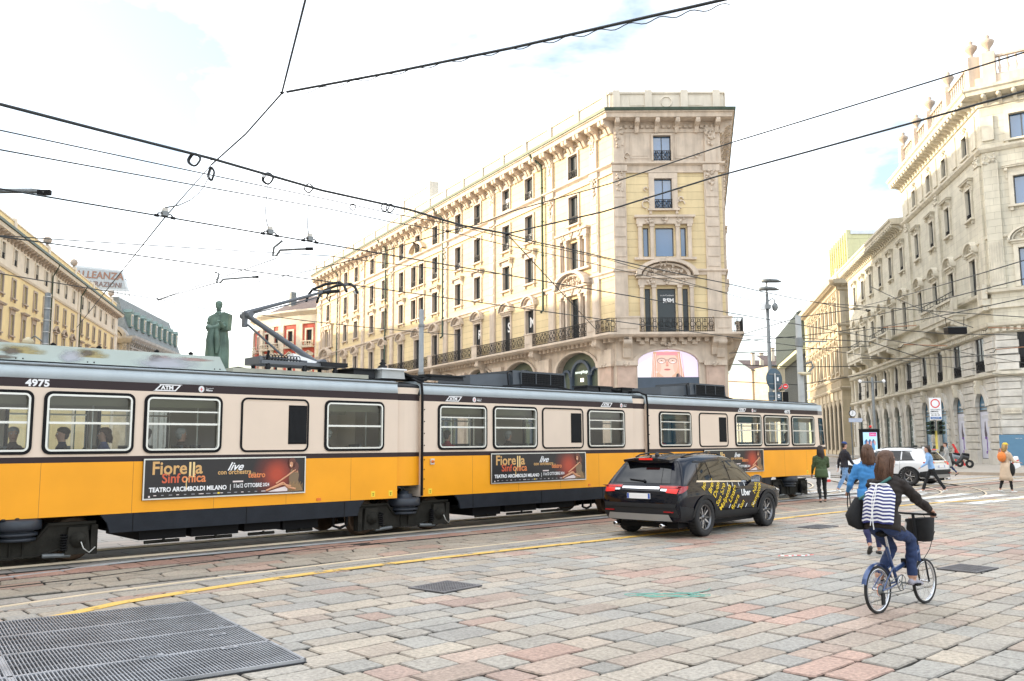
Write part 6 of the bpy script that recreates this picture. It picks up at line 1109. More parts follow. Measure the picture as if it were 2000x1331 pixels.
    def patch(g, corners, fn, m, nu=8, nv=5, off=.006):       # bilinear patch of (a, b) parameters pushed onto the body
        A, B, C_, D = [Vector(q) for q in corners]; vv = []
        for i in range(nu + 1):
            for j in range(nv + 1): u, v = i / nu, j / nv; q = A * (1 - u) * (1 - v) + B * u * (1 - v) + C_ * u * v + D * (1 - u) * v; vv.append(fn(q.x, q.y, off))
        g.add(vv, [(i * (nv + 1) + j, (i + 1) * (nv + 1) + j, (i + 1) * (nv + 1) + j + 1, i * (nv + 1) + j + 1) for i in range(nu) for j in range(nv)], m, True)
    GLs = carglass()
    for s in (-1, 1):
        sf = lambda a, b, off, s=s: side(a, b, s, off)
        for cor in ([(.80, 1.14), (1.30, 1.10), (1.32, 1.50), (1.0, 1.47)], [(1.36, 1.10), (2.02, 1.075), (2.04, 1.53), (1.38, 1.51)], [(2.12, 1.07), (3.12, 1.05), (2.60, 1.45), (2.12, 1.53)]): g = MB(); patch(g, cor, sf, GLs, off=.008); g.build('side_window', c)
        g = MB(); patch(g, [(.72, 1.11), (3.22, 1.03), (3.2, 1.055), (.76, 1.145)], sf, CH if wrap else CLD, 16, 1, .010); patch(g, [(.93, 1.50), (2.55, 1.49), (2.55, 1.525), (.93, 1.535)], sf, CLD, 14, 1, .006); g.build('window_trim', c)
        g = MB()
        for x in (.98, 3.68):
            P = []; Q = []
            for k in range(15): a = R(-8 + 196 * k / 14); P.append(side(x + .405 * math.cos(a), max(.27, .37 + .405 * math.sin(a)), s, .012)); Q.append(side(x + .49 * math.cos(a), max(.27, .37 + .48 * math.sin(a)), s, .020))
            for k in range(14): 
                g.add([P[k], P[k + 1], Q[k + 1], Q[k]], [(0, 1, 2, 3)], CLD, True); i1, i2 = P[k] - Vector((0, s * .12, 0)), P[k + 1] - Vector((0, s * .12, 0)); g.add([P[k], P[k + 1], i2, i1], [(0, 1, 2, 3)], CLD, True)
        patch(g, [(1.42, .29), (3.24, .29), (3.24, .46), (1.42, .50)], sf, CLD, 12, 4, .014); patch(g, [(.16, .36), (.55, .30), (.52, .60), (.12, .66)], sf, CLD, 5, 4, .012); g.build('wheel_arch_trim', c)
        for x0, x1 in ((1.38, 2.06), (2.10, 3.18)):
            g = MB(); 
            for xx, za, zb_ in ((x0, .5, 1.06), (x1, .5, 1.04)): pts = [side(xx, za + (zb_ - za) * t / 6, s, .002) for t in range(7)]; g.tube(pts, .005, M_['black'], 4)
            g.tube([side(x0 + (x1 - x0) * t / 6, .5, s, .002) for t in range(7)], .004, M_['black'], 4); xh = x0 + .10 if x0 > 2 else x0 + .08; a = side(xh, .93, s, .03); b = side(xh + .2, .925, s, .03); g.tube([a, (a + b) / 2 + Vector((0, s * .012, 0)), b], .016, paint, 6); g.build('door_outline', c)
        g = MB(); a = side(2.98, 1.08, s, 0); g.sph((a.x + .02, a.y + s * .17, a.z + .03), .12, paint, 10, (.6, .95, .75)); g.box(a.x - .03, a.x + .05, min(a.y - s * .03, a.y + s * .12), max(a.y - s * .03, a.y + s * .12), a.z - .04, a.z + .0, CLD); g.box(a.x - .062, a.x - .052, min(a.y + s * .08, a.y + s * .27), max(a.y + s * .08, a.y + s * .27), a.z - .04, a.z + .09, RMl); g.build('wing_mirror', c)
        g = MB(); g.tube([top(.78, s * .52, .005), top(.95, s * .53, .035), top(1.3, s * .53, .045), top(1.7, s * .53, .045), top(2.1, s * .53, .04), top(2.35, s * .52, .005)], .018, CLD, 6); g.build('roof_rail', c)
        for x, nm_ in ((.98, 'wheel'), (3.68, 'wheel')):
            wo_ = thing(nm_, None, None); wo_.parent = c; wo_.matrix_local = tr(x, s * .80, .365) @ Matrix.Rotation(R(-90 * s), 4, 'X'); g = MB()
            g.lathe([(.24, -.11), (.33, -.115), (.355, -.10), (.365, -.06), (.365, .06), (.355, .10), (.33, .115), (.25, .11), (.235, .08)], TY, 36)
            for k in range(36): a = k * math.pi / 18; g.add([(.366 * math.cos(a), .366 * math.sin(a), -.07), (.366 * math.cos(a + .03), .366 * math.sin(a + .03), -.07), (.366 * math.cos(a + .05), .366 * math.sin(a + .05), .07), (.366 * math.cos(a + .02), .366 * math.sin(a + .02), .07)], [(0, 1, 2, 3)], M_['black'])
            g.build('tyre', wo_); g = MB(); g.lathe([(.235, .07), (.245, .095), (.225, .1), (.21, .06), (.21, -.05), (.01, -.05)], RM, 32); g.lathe([(.01, .075), (.05, .07), (.06, .03)], RM, 12)
            for k in range(10):
                a = k * math.pi / 5; d = .06 if k % 2 else -.06; g.M = Matrix.Rotation(a + d, 4, 'Z'); g.add([(.04, -.016, .055), (.22, -.013, .07), (.22, .013, .07), (.04, .016, .055), (.04, -.016, .02), (.22, -.013, .03), (.22, .013, .03), (.04, .016, .02)], [(0, 1, 2, 3), (0, 1, 5, 4), (3, 2, 6, 7), (1, 2, 6, 5)], RMl if k % 2 else RM)
            g.M = Matrix(); g.build('rim', wo_)
    g = MB(); patch(g, [(-.62, 1.10), (.62, 1.10), (.50, 1.46), (-.50, 1.46)], rear, GLs, 12, 6, .008); g.build('rear_window', c)
    g = MB(); zt = top(.62, 0).z; V = [Vector((.62 if t < 2 else .30, y_, 0)) for t in range(4) for y_ in (-.50, -.25, 0, .25, .50)]; zz = (lambda x, y_: top(.62, y_).z + .012 - (.62 - x) * .10)
    vv = [(.62, y_, zz(.62, y_)) for y_ in (-.54, -.27, 0, .27, .54)] + [(.33, y_ * .96, zz(.33, y_)) for y_ in (-.54, -.27, 0, .27, .54)] + [(.35, y_ * .96, zz(.33, y_) - .05) for y_ in (-.54, -.27, 0, .27, .54)] + [(.58, y_, zz(.62, y_) - .09) for y_ in (-.54, -.27, 0, .27, .54)]
    g.add(vv, [(r_ * 5 + j, r_ * 5 + j + 1, (r_ + 1) * 5 + j + 1, (r_ + 1) * 5 + j) for r_ in range(3) for j in range(4)] + [(0, 5, 10, 15), (4, 9, 14, 19)], paint); g.box(.17, .185, -.56, .56, 1.565, 1.58, CLD) if False else None; g.build('spoiler', c)
    g = MB(); zb = top(.62, 0).z - .035; g.box(.318, .335, -.15, .15, zb - .025, zb + .012, LRl); g.build('brake_light', c)
    g = MB(); a = rear(-.05, 1.14, .03); b = rear(.30, 1.17, .03); g.tube([a, b], .012, CLD, 5); g.sph(a, .03, CLD, 8); g.build('wiper', c)
    for s in (-1, 1):
        g = MB(); patch(g, [(s * .42, 1.0), (s * .80, 1.0), (s * .86, 1.055), (s * .42, 1.06)], rear, LR_, 8, 3, .02); patch(g, [(s * .58, .92), (s * .80, .90), (s * .82, 1.0), (s * .58, 1.0)], rear, LRl, 6, 3, .02); sf = lambda a_, b_, off, s=s: side(a_, b_, s, off)
        patch(g, [(.14, .90), (.36, .99), (.40, 1.05), (.14, 1.04)], sf, LR_, 6, 3, .012); patch(g, [(s * .44, 1.02), (s * .76, 1.02), (s * .76, 1.035), (s * .44, 1.035)], rear, LRl, 6, 1, .026); patch(g, [(s * .46, .955), (s * .6, .945), (s * .6, .99), (s * .46, .99)], rear, CH, 4, 2, .018); g.build('tail_light', c)
        g = MB(); patch(g, [(s * .42, .80), (s * .72, .74), (s * .74, .84), (s * .42, .86)], front, mat('headlamp_lens', (.5, .52, .55), .1, metal=.5, var=0) if 'headlamp_lens' not in bpy.data.materials else bpy.data.materials['headlamp_lens'], 6, 3, .01); sfh = lambda a_, b_, off, s=s: side(a_, b_, s, off); patch(g, [(4.10, .82), (4.42, .76), (4.42, .83), (4.10, .89)], sfh, bpy.data.materials['headlamp_lens'], 5, 2, .01); g.build('headlight', c)
        g = MB(); g.box(.02, .05, s * .66 - .10, s * .66 + .10, .53, .555, LR_); g.build('reflector', c); g = MB(); g.lathe([(.028, -.1), (.035, -.1), (.035, .08), (.028, .08)], CH, 12, tr(.06, s * .52, .27) @ Matrix.Rotation(R(-90), 4, 'Y')); g.build('exhaust_pipe', c)
    g = MB(); patch(g, [(-.42, .985), (.42, .985), (.42, 1.03), (-.42, 1.03)], rear, CH, 10, 1, .014); patch(g, [(-.36, .70), (.36, .70), (.36, .94), (-.36, .94)], rear, paint, 6, 4, .002); g.build('tailgate_trim', c)
    g = MB(); a = rear(0, .84, .02); g.box(a.x - .012, a.x, -.26, .26, .785, .895, WH); g.box(a.x - .014, a.x - .011, -.255, -.215, .79, .89, mat('plate_blue', (.02, .08, .4), .4, var=0) if 'plate_blue' not in bpy.data.materials else bpy.data.materials['plate_blue']); g.box(a.x - .014, a.x - .011, .215, .255, .79, .89, bpy.data.materials['plate_blue']); g.build('number_plate', c)
    g = MB(); patch(g, [(-.78, .62), (.78, .62), (.82, .70), (-.82, .70)], rear, CLD, 12, 2, .035); patch(g, [(-.84, .44), (.84, .44), (.80, .63), (-.80, .63)], rear, CLD, 12, 4, .02); patch(g, [(-.72, .36), (.72, .36), (.66, .49), (-.66, .49)], rear, SIL, 12, 4, .05); g.build('rear_bumper', c)
    g = MB(); patch(g, [(-.5, .42), (.5, .42), (.45, .70), (-.45, .70)], front, CLD, 8, 4, .012); g.build('grille', c)
    g = MB(); vw = lambda a, b, off: front(a, b, off); patch(g, [(-.60, 1.13), (.60, 1.13), (.50, 1.48), (-.50, 1.48)], front, GLs, 10, 6, .010); g.build('windscreen', c)
    g = MB(); g.box(.3, 4.3, -.70, .70, .20, .34, M_['black']); g.box(.4, 3.6, -.62, .62, .34, .9, M_['black']); g.build('underbody', c)
    g = MB(); a = top(.75, 0, .02); g.sph(a, .05, paint, 8, (1.8, .5, 1)); g.build('roof_antenna', c)
    for ch in c.children:
        if not ch.name.startswith('wheel.') and ch.name != 'wheel': ch.scale = (1, 1, .935)
    if wrap:
        yl = mat('yellow_wrap_lettering', (.85, .58, .02), .4, var=0)
        def words(txt, x, z, size, m, ang, s=-1, off_=0):
            t = MB(); t.text(txt, size, m, Matrix(), ex=.0, off=off_); g = MB(); V = []
            for v in t.v: a = v.x * math.cos(ang) - v.z * math.sin(ang); b = v.x * math.sin(ang) + v.z * math.cos(ang); V.append(side(x + a, z + b, s, .007))
            g.add(V, t.f, m); return g
        root = MB()
        for txt, x, z, size, ang, m, of in (('Isola', .95, .93, .16, 50, yl, .0015), ('Brera', 1.19, .85, .17, 50, yl, .0015), ('Duomo', 1.36, .75, .18, 50, yl, .0015), ('San Siro', 1.47, .58, .175, 50, yl, .0015), ('Malpensa', 1.62, .46, .185, 49, yl, .0015), ('Linate', 2.00, .61, .185, 50, yl, .0015), ('Brera', 2.12, .45, .175, 50, yl, .0015), ('San', 2.46, .45, .165, 50, yl, .0015), ('Navigli', 3.05, .76, .165, 52, yl, .0015), ('Sempione', 3.00, .46, .175, 52, yl, .0015), ('Uber', 2.46, .76, .19, -1, WH, .006)):
            root_ = words(txt, x, z, size, m, R(ang), -1, of); root_.build('door_lettering', c).scale = (1, 1, .935)
        for k, (x, z) in enumerate(((1.95, .52), (2.32, .5), (2.66, .5), (2.98, .52), (1.95, .98), (2.15, .97), (2.42, .96), (2.66, .96))): g = MB(); g.tube([side(x, z, -1, .004), side(x + (.06 if z < .7 else .0), z + .08, -1, .004)], .008, WH, 4); g.build('door_stripe', c).scale = (1, 1, .935)
    return c
BP = mat('black_car_paint', (.003, .004, .009), .08, var=0, spec=.38); WP = mat('white_car_paint', (.62, .63, .64), .2, var=0, coat=.8)
rr = gz(1365, 1048); hd = R(90 - 41.5)
# nearest rear wheel touches the paving at rr; the wheel sits .98 m ahead of the tail and .80 m right of the centre line
def carM(p, hd_, s=1.0): return tr(p.x, p.y, 0, hd_, s=s) @ tr(-.98, .80, 0)
car('car', 'black SUV with yellow and white lettering on its doors in front of the tram', BP, carM(rr + Vector((.05, .0, 0)), hd, 1.02), True)
p = at(1712, 930, 33.5); car('car', 'white SUV driving away across the junction behind the cyclist', WP, tr(17.9, 36.6, 0, R(128)), False)
# ================================================================ people
def skinm(nm, c): return mat(nm, c, .55, var=.05, vs_=30)
SKN = skinm('skin', (.50, .28, .20)); HAIRD = mat('dark_hair', (.03, .018, .012), .5, var=.3, vs_=40, bump=.5, bs=120); HAIRB = mat('brown_hair', (.10, .045, .022), .5, var=.3, vs_=40, bump=.5, bs=120); HAIRY = mat('blond_hair', (.45, .28, .10), .5, var=.3, vs_=40, bump=.5, bs=120)
def cloth(nm, c, b=.25, v=.12): return mat(nm, c, .85, var=v, vs_=6, bump=b, bs=22, fine=.06)
SHW = mat('white_trainer', (.72, .72, .70), .5, var=.03); SHK = mat('black_shoe', (.02, .02, .02), .5, var=.05)
def loft(mb, secs, m, n=14, jit=0.0, seed=1):            # secs: (centre, half width along a, half width along b, a axis, b axis)
    vv = []; rq_ = random.Random(seed); jj = [1 + rq_.uniform(-jit, jit) for _ in range(n)]
    for c, ra, rb, a, b in secs:
        for j in range(n): g_ = 2 * math.pi * j / n; q = jj[j] * (1 + (rq_.uniform(-jit, jit) * .4 if jit else 0)); vv.append(c + a * (ra * q * math.cos(g_)) + b * (rb * q * math.sin(g_)))
    fs = [(i * n + j, i * n + (j + 1) % n, (i + 1) * n + (j + 1) % n, (i + 1) * n + j) for i in range(len(secs) - 1) for j in range(n)] + [tuple(range(n))[::-1], tuple(range((len(secs) - 1) * n, len(secs) * n))]
    mb.add(vv, fs, m, True)
def capsule(mb, a, b, r0, r1, m, k=1.0):
    a, b = Vector(a), Vector(b); d = (b - a).normalized(); u = d.orthogonal().normalized(); v = d.cross(u)
    S = [(a - d * r0 * .95, r0 * .3), (a - d * r0 * .6, r0 * .8), (a, r0), ((a * 2 + b) / 3, (r0 * 2 + r1) / 3 * k), ((a + b * 2) / 3, (r0 + r1 * 2) / 3 * (k * .5 + .5)), (b, r1), (b + d * r1 * .6, r1 * .8), (b + d * r1 * .95, r1 * .3)]
    loft(mb, [(c, r, r, u, v) for c, r in S], m, 12)
def person(label, P, M, group=None, vox=.014, s=1.0):
    """body as one fused skin; P holds joint angles (degrees) and colours"""
    root = thing('person', label, 'person', group, M @ Matrix.Scale(s, 4)); g = MB(); X3, Y3, Z3 = Vector((1, 0, 0)), Vector((0, 1, 0)), Vector((0, 0, 1)); bones = []
    def rotx(v, a): return Matrix.Rotation(R(a), 3, 'X') @ v
    G_ = P.get; hip = Vector((0, 0, G_('hipz', .93))); ln = G_('lean', 3); tw_ = Matrix.Rotation(R(G_('twist', 0)), 3, 'Z')
    upv = rotx(Z3, -ln); fv = rotx(Y3, -ln); sx = tw_ @ X3
    chest = hip + upv * .42; neck = hip + upv * .53; hl = G_('headlean', ln * .4); hv = rotx(Z3, -hl); hf = Matrix.Rotation(R(G_('headturn', 0)), 3, 'Z') @ rotx(Y3, -hl); head = neck + hv * .165; hx = hf.cross(hv).normalized()
    D = M_['dark']; wm = G_('w', 1.0)
    loft(g, [(hip - upv * .07, .13 * wm, .09, X3, fv), (hip, .172 * wm, .118, X3, fv), (hip + upv * .10, .155 * wm, .108, X3, fv), (hip + upv * .20, .140 * wm, .102, sx, fv), (hip + upv * .34, .165 * wm, .118, sx, fv), (hip + upv * .44, .178 * wm, .112, sx, fv), (hip + upv * .51, .13 * wm, .085, sx, fv), (neck + upv * .02, .06, .06, sx, fv), (neck + hv * .08, .052, .055, hx, hf)], D); bones.append((hip, hip + upv * .05, .15, 'hip')); bones.append((hip + upv * .14, chest, .17, 'top')); bones.append((neck + upv * .03, neck + hv * .06, .05, 'skin'))
    loft(g, [(head - hv * .105 + hf * .035, .025, .03, hx, hf), (head - hv * .085 + hf * .03, .045, .055, hx, hf), (head - hv * .045 + hf * .01, .062, .082, hx, hf), (head, .072, .092, hx, hf), (head + hv * .045, .075, .096, hx, hf), (head + hv * .085, .066, .082, hx, hf), (head + hv * .112, .035, .045, hx, hf)], D); bones.append((head - hv * .05, head + hv * .05, .09, 'skin'))
    g.tube([head + hf * .088 + hv * .025, head + hf * .112 - hv * .012, head + hf * .092 - hv * .022], [.008, .015, .010], D, 8)      # nose
    for s_ in (-1, 1): loft(g, [(head + hx * s_ * .070 - hf * .005 + hv * (.03 - k * .022), .010, .018 if k in (1,) else .012, hx, hf) for k in range(3)], D, 8)
    g.tube([head + hf * .075 - hv * .055 + hx * -.02, head + hf * .088 - hv * .056, head + hf * .075 - hv * .055 + hx * .02], .008, D, 6)
    hands = []; feet = []
    for k, s_ in (('r', 1), ('l', -1)):
        th, kn = G_('leg_' + k, (0, 0)); sp = G_('spread', 2); h0 = hip + X3 * s_ * .085 - Z3 * .03; dth = Matrix.Rotation(R(s_ * -sp), 3, 'Y') @ rotx(-Z3, th); knee = h0 + dth * .42; dsh = Matrix.Rotation(R(s_ * -sp * .3), 3, 'Y') @ rotx(-Z3, th - kn); ank = knee + dsh * .41; ft = rotx(Y3, G_('foot_' + k, min(0, (th - kn)) * .8)); fd = rotx(-Z3, G_('foot_' + k, min(0, (th - kn)) * .8)); lw = G_('legw', 1.0)
        capsule(g, h0, knee, .088 * lw, .058 * lw, D, 1.0); capsule(g, knee, ank - dsh * .03, .056 * lw, G_('cuff', .040) , D, 1.1); bones += [(h0, knee, .07, 'leg'), (knee, ank - dsh * .06, .05, 'leg'), (ank - dsh * .03, ank - dsh * .0, .035, 'ankle')]
        heel = ank + fd * .055 - ft * .045; toe = heel + ft * .24; loft(g, [(heel - ft * .015 + fd * -.01, .02, .02, X3, fd), (heel, .034, .032, X3, fd), (heel + ft * .08 - fd * .012, .036, .042, X3, fd), (heel + ft * .15 - fd * .0, .043, .030, X3, fd), (toe - ft * .01 + fd * .006, .036, .021, X3, fd), (toe + ft * .012 + fd * .008, .018, .012, X3, fd)], D); bones.append((heel, toe, .03, 'shoe')); feet.append((heel, toe, ft, fd, ank))
        sh = neck - upv * .085 + sx * s_ * .158 * wm; a1, ab, el = G_('arm_' + k, (0, 8, 15)); da = Matrix.Rotation(R(-s_ * ab), 3, 'Y') @ rotx(-Z3, a1); da = tw_ @ da; elb = sh + da * .29; df = tw_ @ (Matrix.Rotation(R(-s_ * (ab * .2 + G_('in_' + k, 0))), 3, 'Y') @ rotx(-Z3, a1 + el)); wr = elb + df * .25; aw = G_('armw', 1.0)
        capsule(g, sh, elb, .054 * (1 + (aw - 1) * .4), .043 * aw, D, 1.08); capsule(g, elb, wr - df * .01, .043 * aw, G_('sleeve', .034), D); bones += [(sh, elb, .05, 'top'), (elb, wr - df * .03, .04, 'top')]
        pn = df.cross(X3).normalized(); pw = df.cross(pn).normalized(); loft(g, [(wr - df * .02, .024, .017, pw, pn), (wr + df * .02, .034, .016, pw, pn), (wr + df * .06, .040, .015, pw, pn), (wr + df * .088, .036, .012, pw, pn)], D, 10); bones.append((wr + df * .01, wr + df * .12, .03, 'skin'))
        cu = G_('curl_' + k, 25)
        for fi, (o_, l_) in enumerate(((-.030, .072), (-.010, .080), (.010, .074), (.029, .060))):
            q0 = wr + df * .08 + pw * o_; d1 = Matrix.Rotation(R(cu * .6), 3, pw) @ df; d2 = Matrix.Rotation(R(cu * 1.6), 3, pw) @ df; g.tube([q0, q0 + d1 * l_ * .5, q0 + d1 * l_ * .5 + d2 * l_ * .5], [.0105, .0095, .0075], D, 6)
        tv = Matrix.Rotation(R(-40), 3, pn) @ df; q0 = wr + df * .03 - pw * .03; g.tube([q0, q0 + tv * .035, q0 + tv * .035 + df * .03], [.013, .011, .009], D, 6); hands.append((wr, df, elb))
    body = g.build('body', root); clean(body, 1e-6); rm = body.modifiers.new('r', 'REMESH'); rm.mode = 'VOXEL'; rm.voxel_size = vox; sm = body.modifiers.new('s', 'SMOOTH'); sm.factor = .5; sm.iterations = 3
    bpy.context.view_layer.update(); me = bpy.data.meshes.new_from_object(body.evaluated_get(bpy.context.evaluated_depsgraph_get())); body.modifiers.clear(); body.data = me; me.name = 'body'
    bns = [b_ for b_ in bones if b_[3] in ('skin', 'shoe', 'ankle')]
    def near(p): return min((p - a).dot(p - a) for a in [b_[0] for b_ in bns] + [b_[1] for b_ in bns]) < .008
    nrm = [v.normal.copy() for v in me.vertices]
    for v, n_ in zip(me.vertices, nrm):
        if not near(v.co):
            q_ = v.co; k = noise.noise(q_ * 7) * .9 + (abs(noise.noise(Vector((q_.x * 9, q_.y * 9, q_.z * 16 + 5)))) - .25) * 1.6; v.co = q_ + n_ * k * G_('fold', .016)
    cols = {'skin': SKN, 'hip': G_('pants'), 'leg': G_('pants'), 'top': G_('jacket'), 'ankle': G_('sock') or SKN, 'shoe': G_('shoe', SHK)}; order = list(cols); me.materials.clear(); [me.materials.append(cols[k]) for k in order]; hem = G_('hem', .08)
    def sd(p, a, b, r): ab_ = b - a; t = max(0, min(1, (p - a).dot(ab_) / max(1e-9, ab_.length_squared))); return (p - a - ab_ * t).length - r
    inv = upv
    for f in me.polygons:
        c = f.center; best = min(((sd(c, a, b, r), k) for a, b, r, k in bones), key=lambda t: t[0])[1]
        if best in ('hip', 'top', 'leg') and (c - hip).dot(inv) > -hem and (c - hip).dot(inv) < .55 and abs(c.x) < .24 * wm and best != 'top' and (c - hip).length < .26: best = 'top'
        f.material_index = order.index(best); f.use_smooth = True
    # face, hair
    for s_ in (-1, 1): g = MB(); g.sph(head + hf * .080 + hx * s_ * .030 + hv * .018, .010, WH, 8); g.sph(head + hf * .088 + hx * s_ * .030 + hv * .018, .0045, M_['black'], 6); g.tube([head + hf * .088 + hx * s_ * .016 + hv * .037, head + hf * .088 + hx * s_ * .042 + hv * .038], .004, G_('hair', HAIRD), 5); g.build('eye', root)
    g = MB()
    g.tube([head + hf * .092 - hv * .055 + hx * -.018, head + hf * .098 - hv * .056, head + hf * .092 - hv * .055 + hx * .018], .005, mat('lips', (.35, .10, .08), .5, var=0) if 'lips' not in bpy.data.materials else bpy.data.materials['lips'], 5); g.build('mouth', root)
    hm_ = G_('hair', HAIRD); hs = G_('hairlen', 0); g = MB()
    loft(g, [(head + hv * .02 - hf * .030, .080, .075, hx, hf), (head + hv * .06 - hf * .015, .084, .096, hx, hf), (head + hv * .10 - hf * .008, .072, .086, hx, hf), (head + hv * .13 - hf * .008, .030, .040, hx, hf)], hm_, 30, .045)
    if hs: loft(g, [(head + hv * .06 - hf * .05, .08, .055, hx, hf), (head - hv * .03 - hf * .06, .088, .055, hx, hf), (head - hv * .12 - hf * .07, .095, .050, hx, hf), (head - Z3 * hs * .8 - hf * .08, .090, .042, hx, hf), (head - Z3 * hs - hf * .08, .05, .02, hx, hf)], hm_, 34, .09, 3)
    else: loft(g, [(head + hv * .05 - hf * .045, .074, .055, hx, hf), (head - hv * .02 - hf * .05, .070, .045, hx, hf), (head - hv * .07 - hf * .04, .045, .03, hx, hf)], hm_)
    if hs:
        rh = random.Random(9)
        for k in range(110):
            a_ = rh.uniform(-.35, math.pi + .35); ca_, sa_ = math.cos(a_), math.sin(a_); l_ = hs * rh.uniform(.75, 1.15); w_ = rh.uniform(-.02, .02); b_ = rh.uniform(.98, 1.1)
            g.tube([head + hv * .10 + hx * (.05 * ca_) - hf * (.05 * sa_), head + hv * .03 + hx * (.086 * b_ * ca_) - hf * (.085 * b_ * sa_ + .01), head - Z3 * l_ * .45 + hx * (.094 * b_ * ca_ + w_) - hf * (.07 * b_ * sa_ + .05), head - Z3 * l_ + hx * (.085 * ca_ - w_ * 1.5) - hf * (.05 * sa_ + .07)], [.004, .006, .0055, .0025], hm_, 3)
    if G_('cap'): c_ = G_('cap'); loft(g, [(head + hv * .05, .088, .106, hx, hf), (head + hv * .10, .082, .098, hx, hf), (head + hv * .14, .04, .05, hx, hf)], c_); g.add([head + hv * .06 + hf * .09 + hx * .07, head + hv * .05 + hf * .17 + hx * .05, head + hv * .05 + hf * .17 - hx * .05, head + hv * .06 + hf * .09 - hx * .07], [(0, 1, 2, 3)], c_)
    g.build('hair', root)
    return root, dict(hip=hip, neck=neck, up=upv, f=fv, sx=sx, hands=hands, feet=feet, head=head, chest=chest, hv=hv, hf=hf, hx=hx)
NVY = cloth('dark_blue_jeans', (.018, .035, .10)); BLK = cloth('black_cloth', (.010, .010, .011)); GRN = cloth('olive_green_jacket', (.055, .085, .035)); LJN = cloth('light_blue_jeans', (.17, .30, .50)); DNB = cloth('dark_jacket', (.02, .02, .028)); BLJ = cloth('bright_blue_denim', (.05, .22, .50)); CAM = cloth('camel_coat', (.55, .42, .30)); GRC = cloth('grey_coat', (.35, .34, .32)); BTP = cloth('pale_blue_top', (.22, .38, .62)); DBR = cloth('dark_brown_jacket', (.020, .014, .012))
def groundat(x, y): p = gz(x, y); return p
def stand(label, px, py, face, P, s=1.0, **k): p = gz(px, py); return person(label, P, tr(p.x, p.y, P.get('lift', 0.0), R(face)), s=s, **k)
# woman in the green jacket, seen from behind
r1, i1 = stand('woman in an olive green jacket and black trousers walking away at the tram end', 1607, 981, -8, dict(jacket=GRN, pants=BLK, shoe=SHK, hair=HAIRD, hairlen=.34, leg_r=(14, 12), leg_l=(-6, 16), arm_r=(22, 12, 55), arm_l=(10, 10, 25), hem=.14, w=1.12, armw=1.15, legw=1.05, hipz=.90), s=1.0, vox=.018)
def jacketskirt(root, inf, m, z0=.10, z1=-.16, w0=.18, w1=.21, d0=.13, d1=.155, nm='jacket_hem'):
    g = MB(); h, u, f = inf['hip'], inf['up'], inf['f']; X3 = Vector((1, 0, 0)); n = 4; secs = [(h + u * (z0 + (z1 - z0) * t / n), w0 + (w1 - w0) * t / n, d0 + (d1 - d0) * t / n, X3, f) for t in range(n + 1)]; loft(g, secs, m, 18); return g.build(nm, root)
jacketskirt(r1, i1, GRN)
def bag(nm, label, c, M, parts): t = thing(nm, label, c, M=M); [p.build(n_, t) for n_, p in parts]; return t
hw = r1.matrix_world @ (i1['hands'][0][0] + i1['hands'][0][1] * .09); g = MB(); g.taper(-.13, .13, -.05, .05, -.40, -.10, WH, -.01, 0); g.box(-.132, .132, -.052, .052, -.42, -.34, M_['red']); h = MB()
for yy in (-.04, .04): h.tube([(-.06, yy, -.10), (-.05, yy * .5, -.02), (0, 0, .01), (.05, yy * .5, -.02), (.06, yy, -.10)], .005, WH, 5)
bag('shopping_bag', 'white and red paper bag in the hand of the woman in green', 'bag', tr(hw.x, hw.y, hw.z, R(35)), (('bag_body', g), ('handle', h)))
# man in a dark jacket and light jeans with a blue cap
r2, i2 = stand('man in light blue jeans, dark jacket and blue cap walking right beside the tram end', 1652, 964, -75, dict(jacket=DNB, pants=LJN, shoe=SHW, hair=HAIRD, cap=cloth('blue_cap', (.03, .06, .20)), leg_r=(-20, 14), leg_l=(26, 6), arm_r=(15, 10, 30), arm_l=(-18, 10, 12), hem=.06, legw=1.15, cuff=.055, w=1.05, armw=1.2), s=1.04, vox=.018)
# two pedestrians on the crossing
r3, i3 = stand('person in a pale blue top and black flared trousers striding across the crossing', 1822, 962, 75, dict(jacket=BTP, pants=BLK, shoe=SHW, hair=HAIRD, hairlen=.1, leg_r=(24, 4), leg_l=(-26, 6), arm_r=(-20, 8, 15), arm_l=(24, 8, 30), lean=10, hipz=.88, cuff=.06, hem=.02), s=.98, vox=.02)
r4, i4 = stand('person in a long grey coat and dark trousers walking behind the crossing', 1852, 930, 80, dict(jacket=GRC, pants=NVY, shoe=SHK, hair=HAIRD, leg_r=(22, 8), leg_l=(-20, 20), arm_r=(-15, 8, 15), arm_l=(20, 8, 25), lean=5, hipz=.90), s=1.02, vox=.022); jacketskirt(r4, i4, GRC, .1, -.42, .18, .23, .13, .19, 'coat_skirt')
# woman in the camel coat
r5, i5 = stand('woman in a long camel coat with a yellow hat near the right edge', 1968, 962, -80, dict(jacket=CAM, pants=BLK, shoe=SHW, hair=HAIRY, hairlen=.2, cap=cloth('yellow_hat', (.75, .50, .05)), leg_r=(10, 6), leg_l=(-10, 10), arm_r=(20, 8, 60), arm_l=(25, 10, 65), armw=1.25, w=1.1), s=1.0, vox=.018); jacketskirt(r5, i5, CAM, .12, -.52, .18, .24, .14, .21, 'coat_skirt')
OR = cloth('orange_scarf', (.75, .22, .05)); q = r5.matrix_world @ (i5['chest'] - i5['f'] * .16 - Vector((0, 0, .10))); g = MB(); g.sph((0, 0, 0), .17, OR, 12, (.8, 1, 1.1)); h = MB(); h.tube([(0, -.05, .1), (.02, .1, .3), (0, .2, .15)], .012, OR, 6); bag('backpack', 'small orange bag on the back of the woman in the camel coat', 'bag', tr(q.x, q.y, q.z), (('bag_body', g), ('strap', h)))
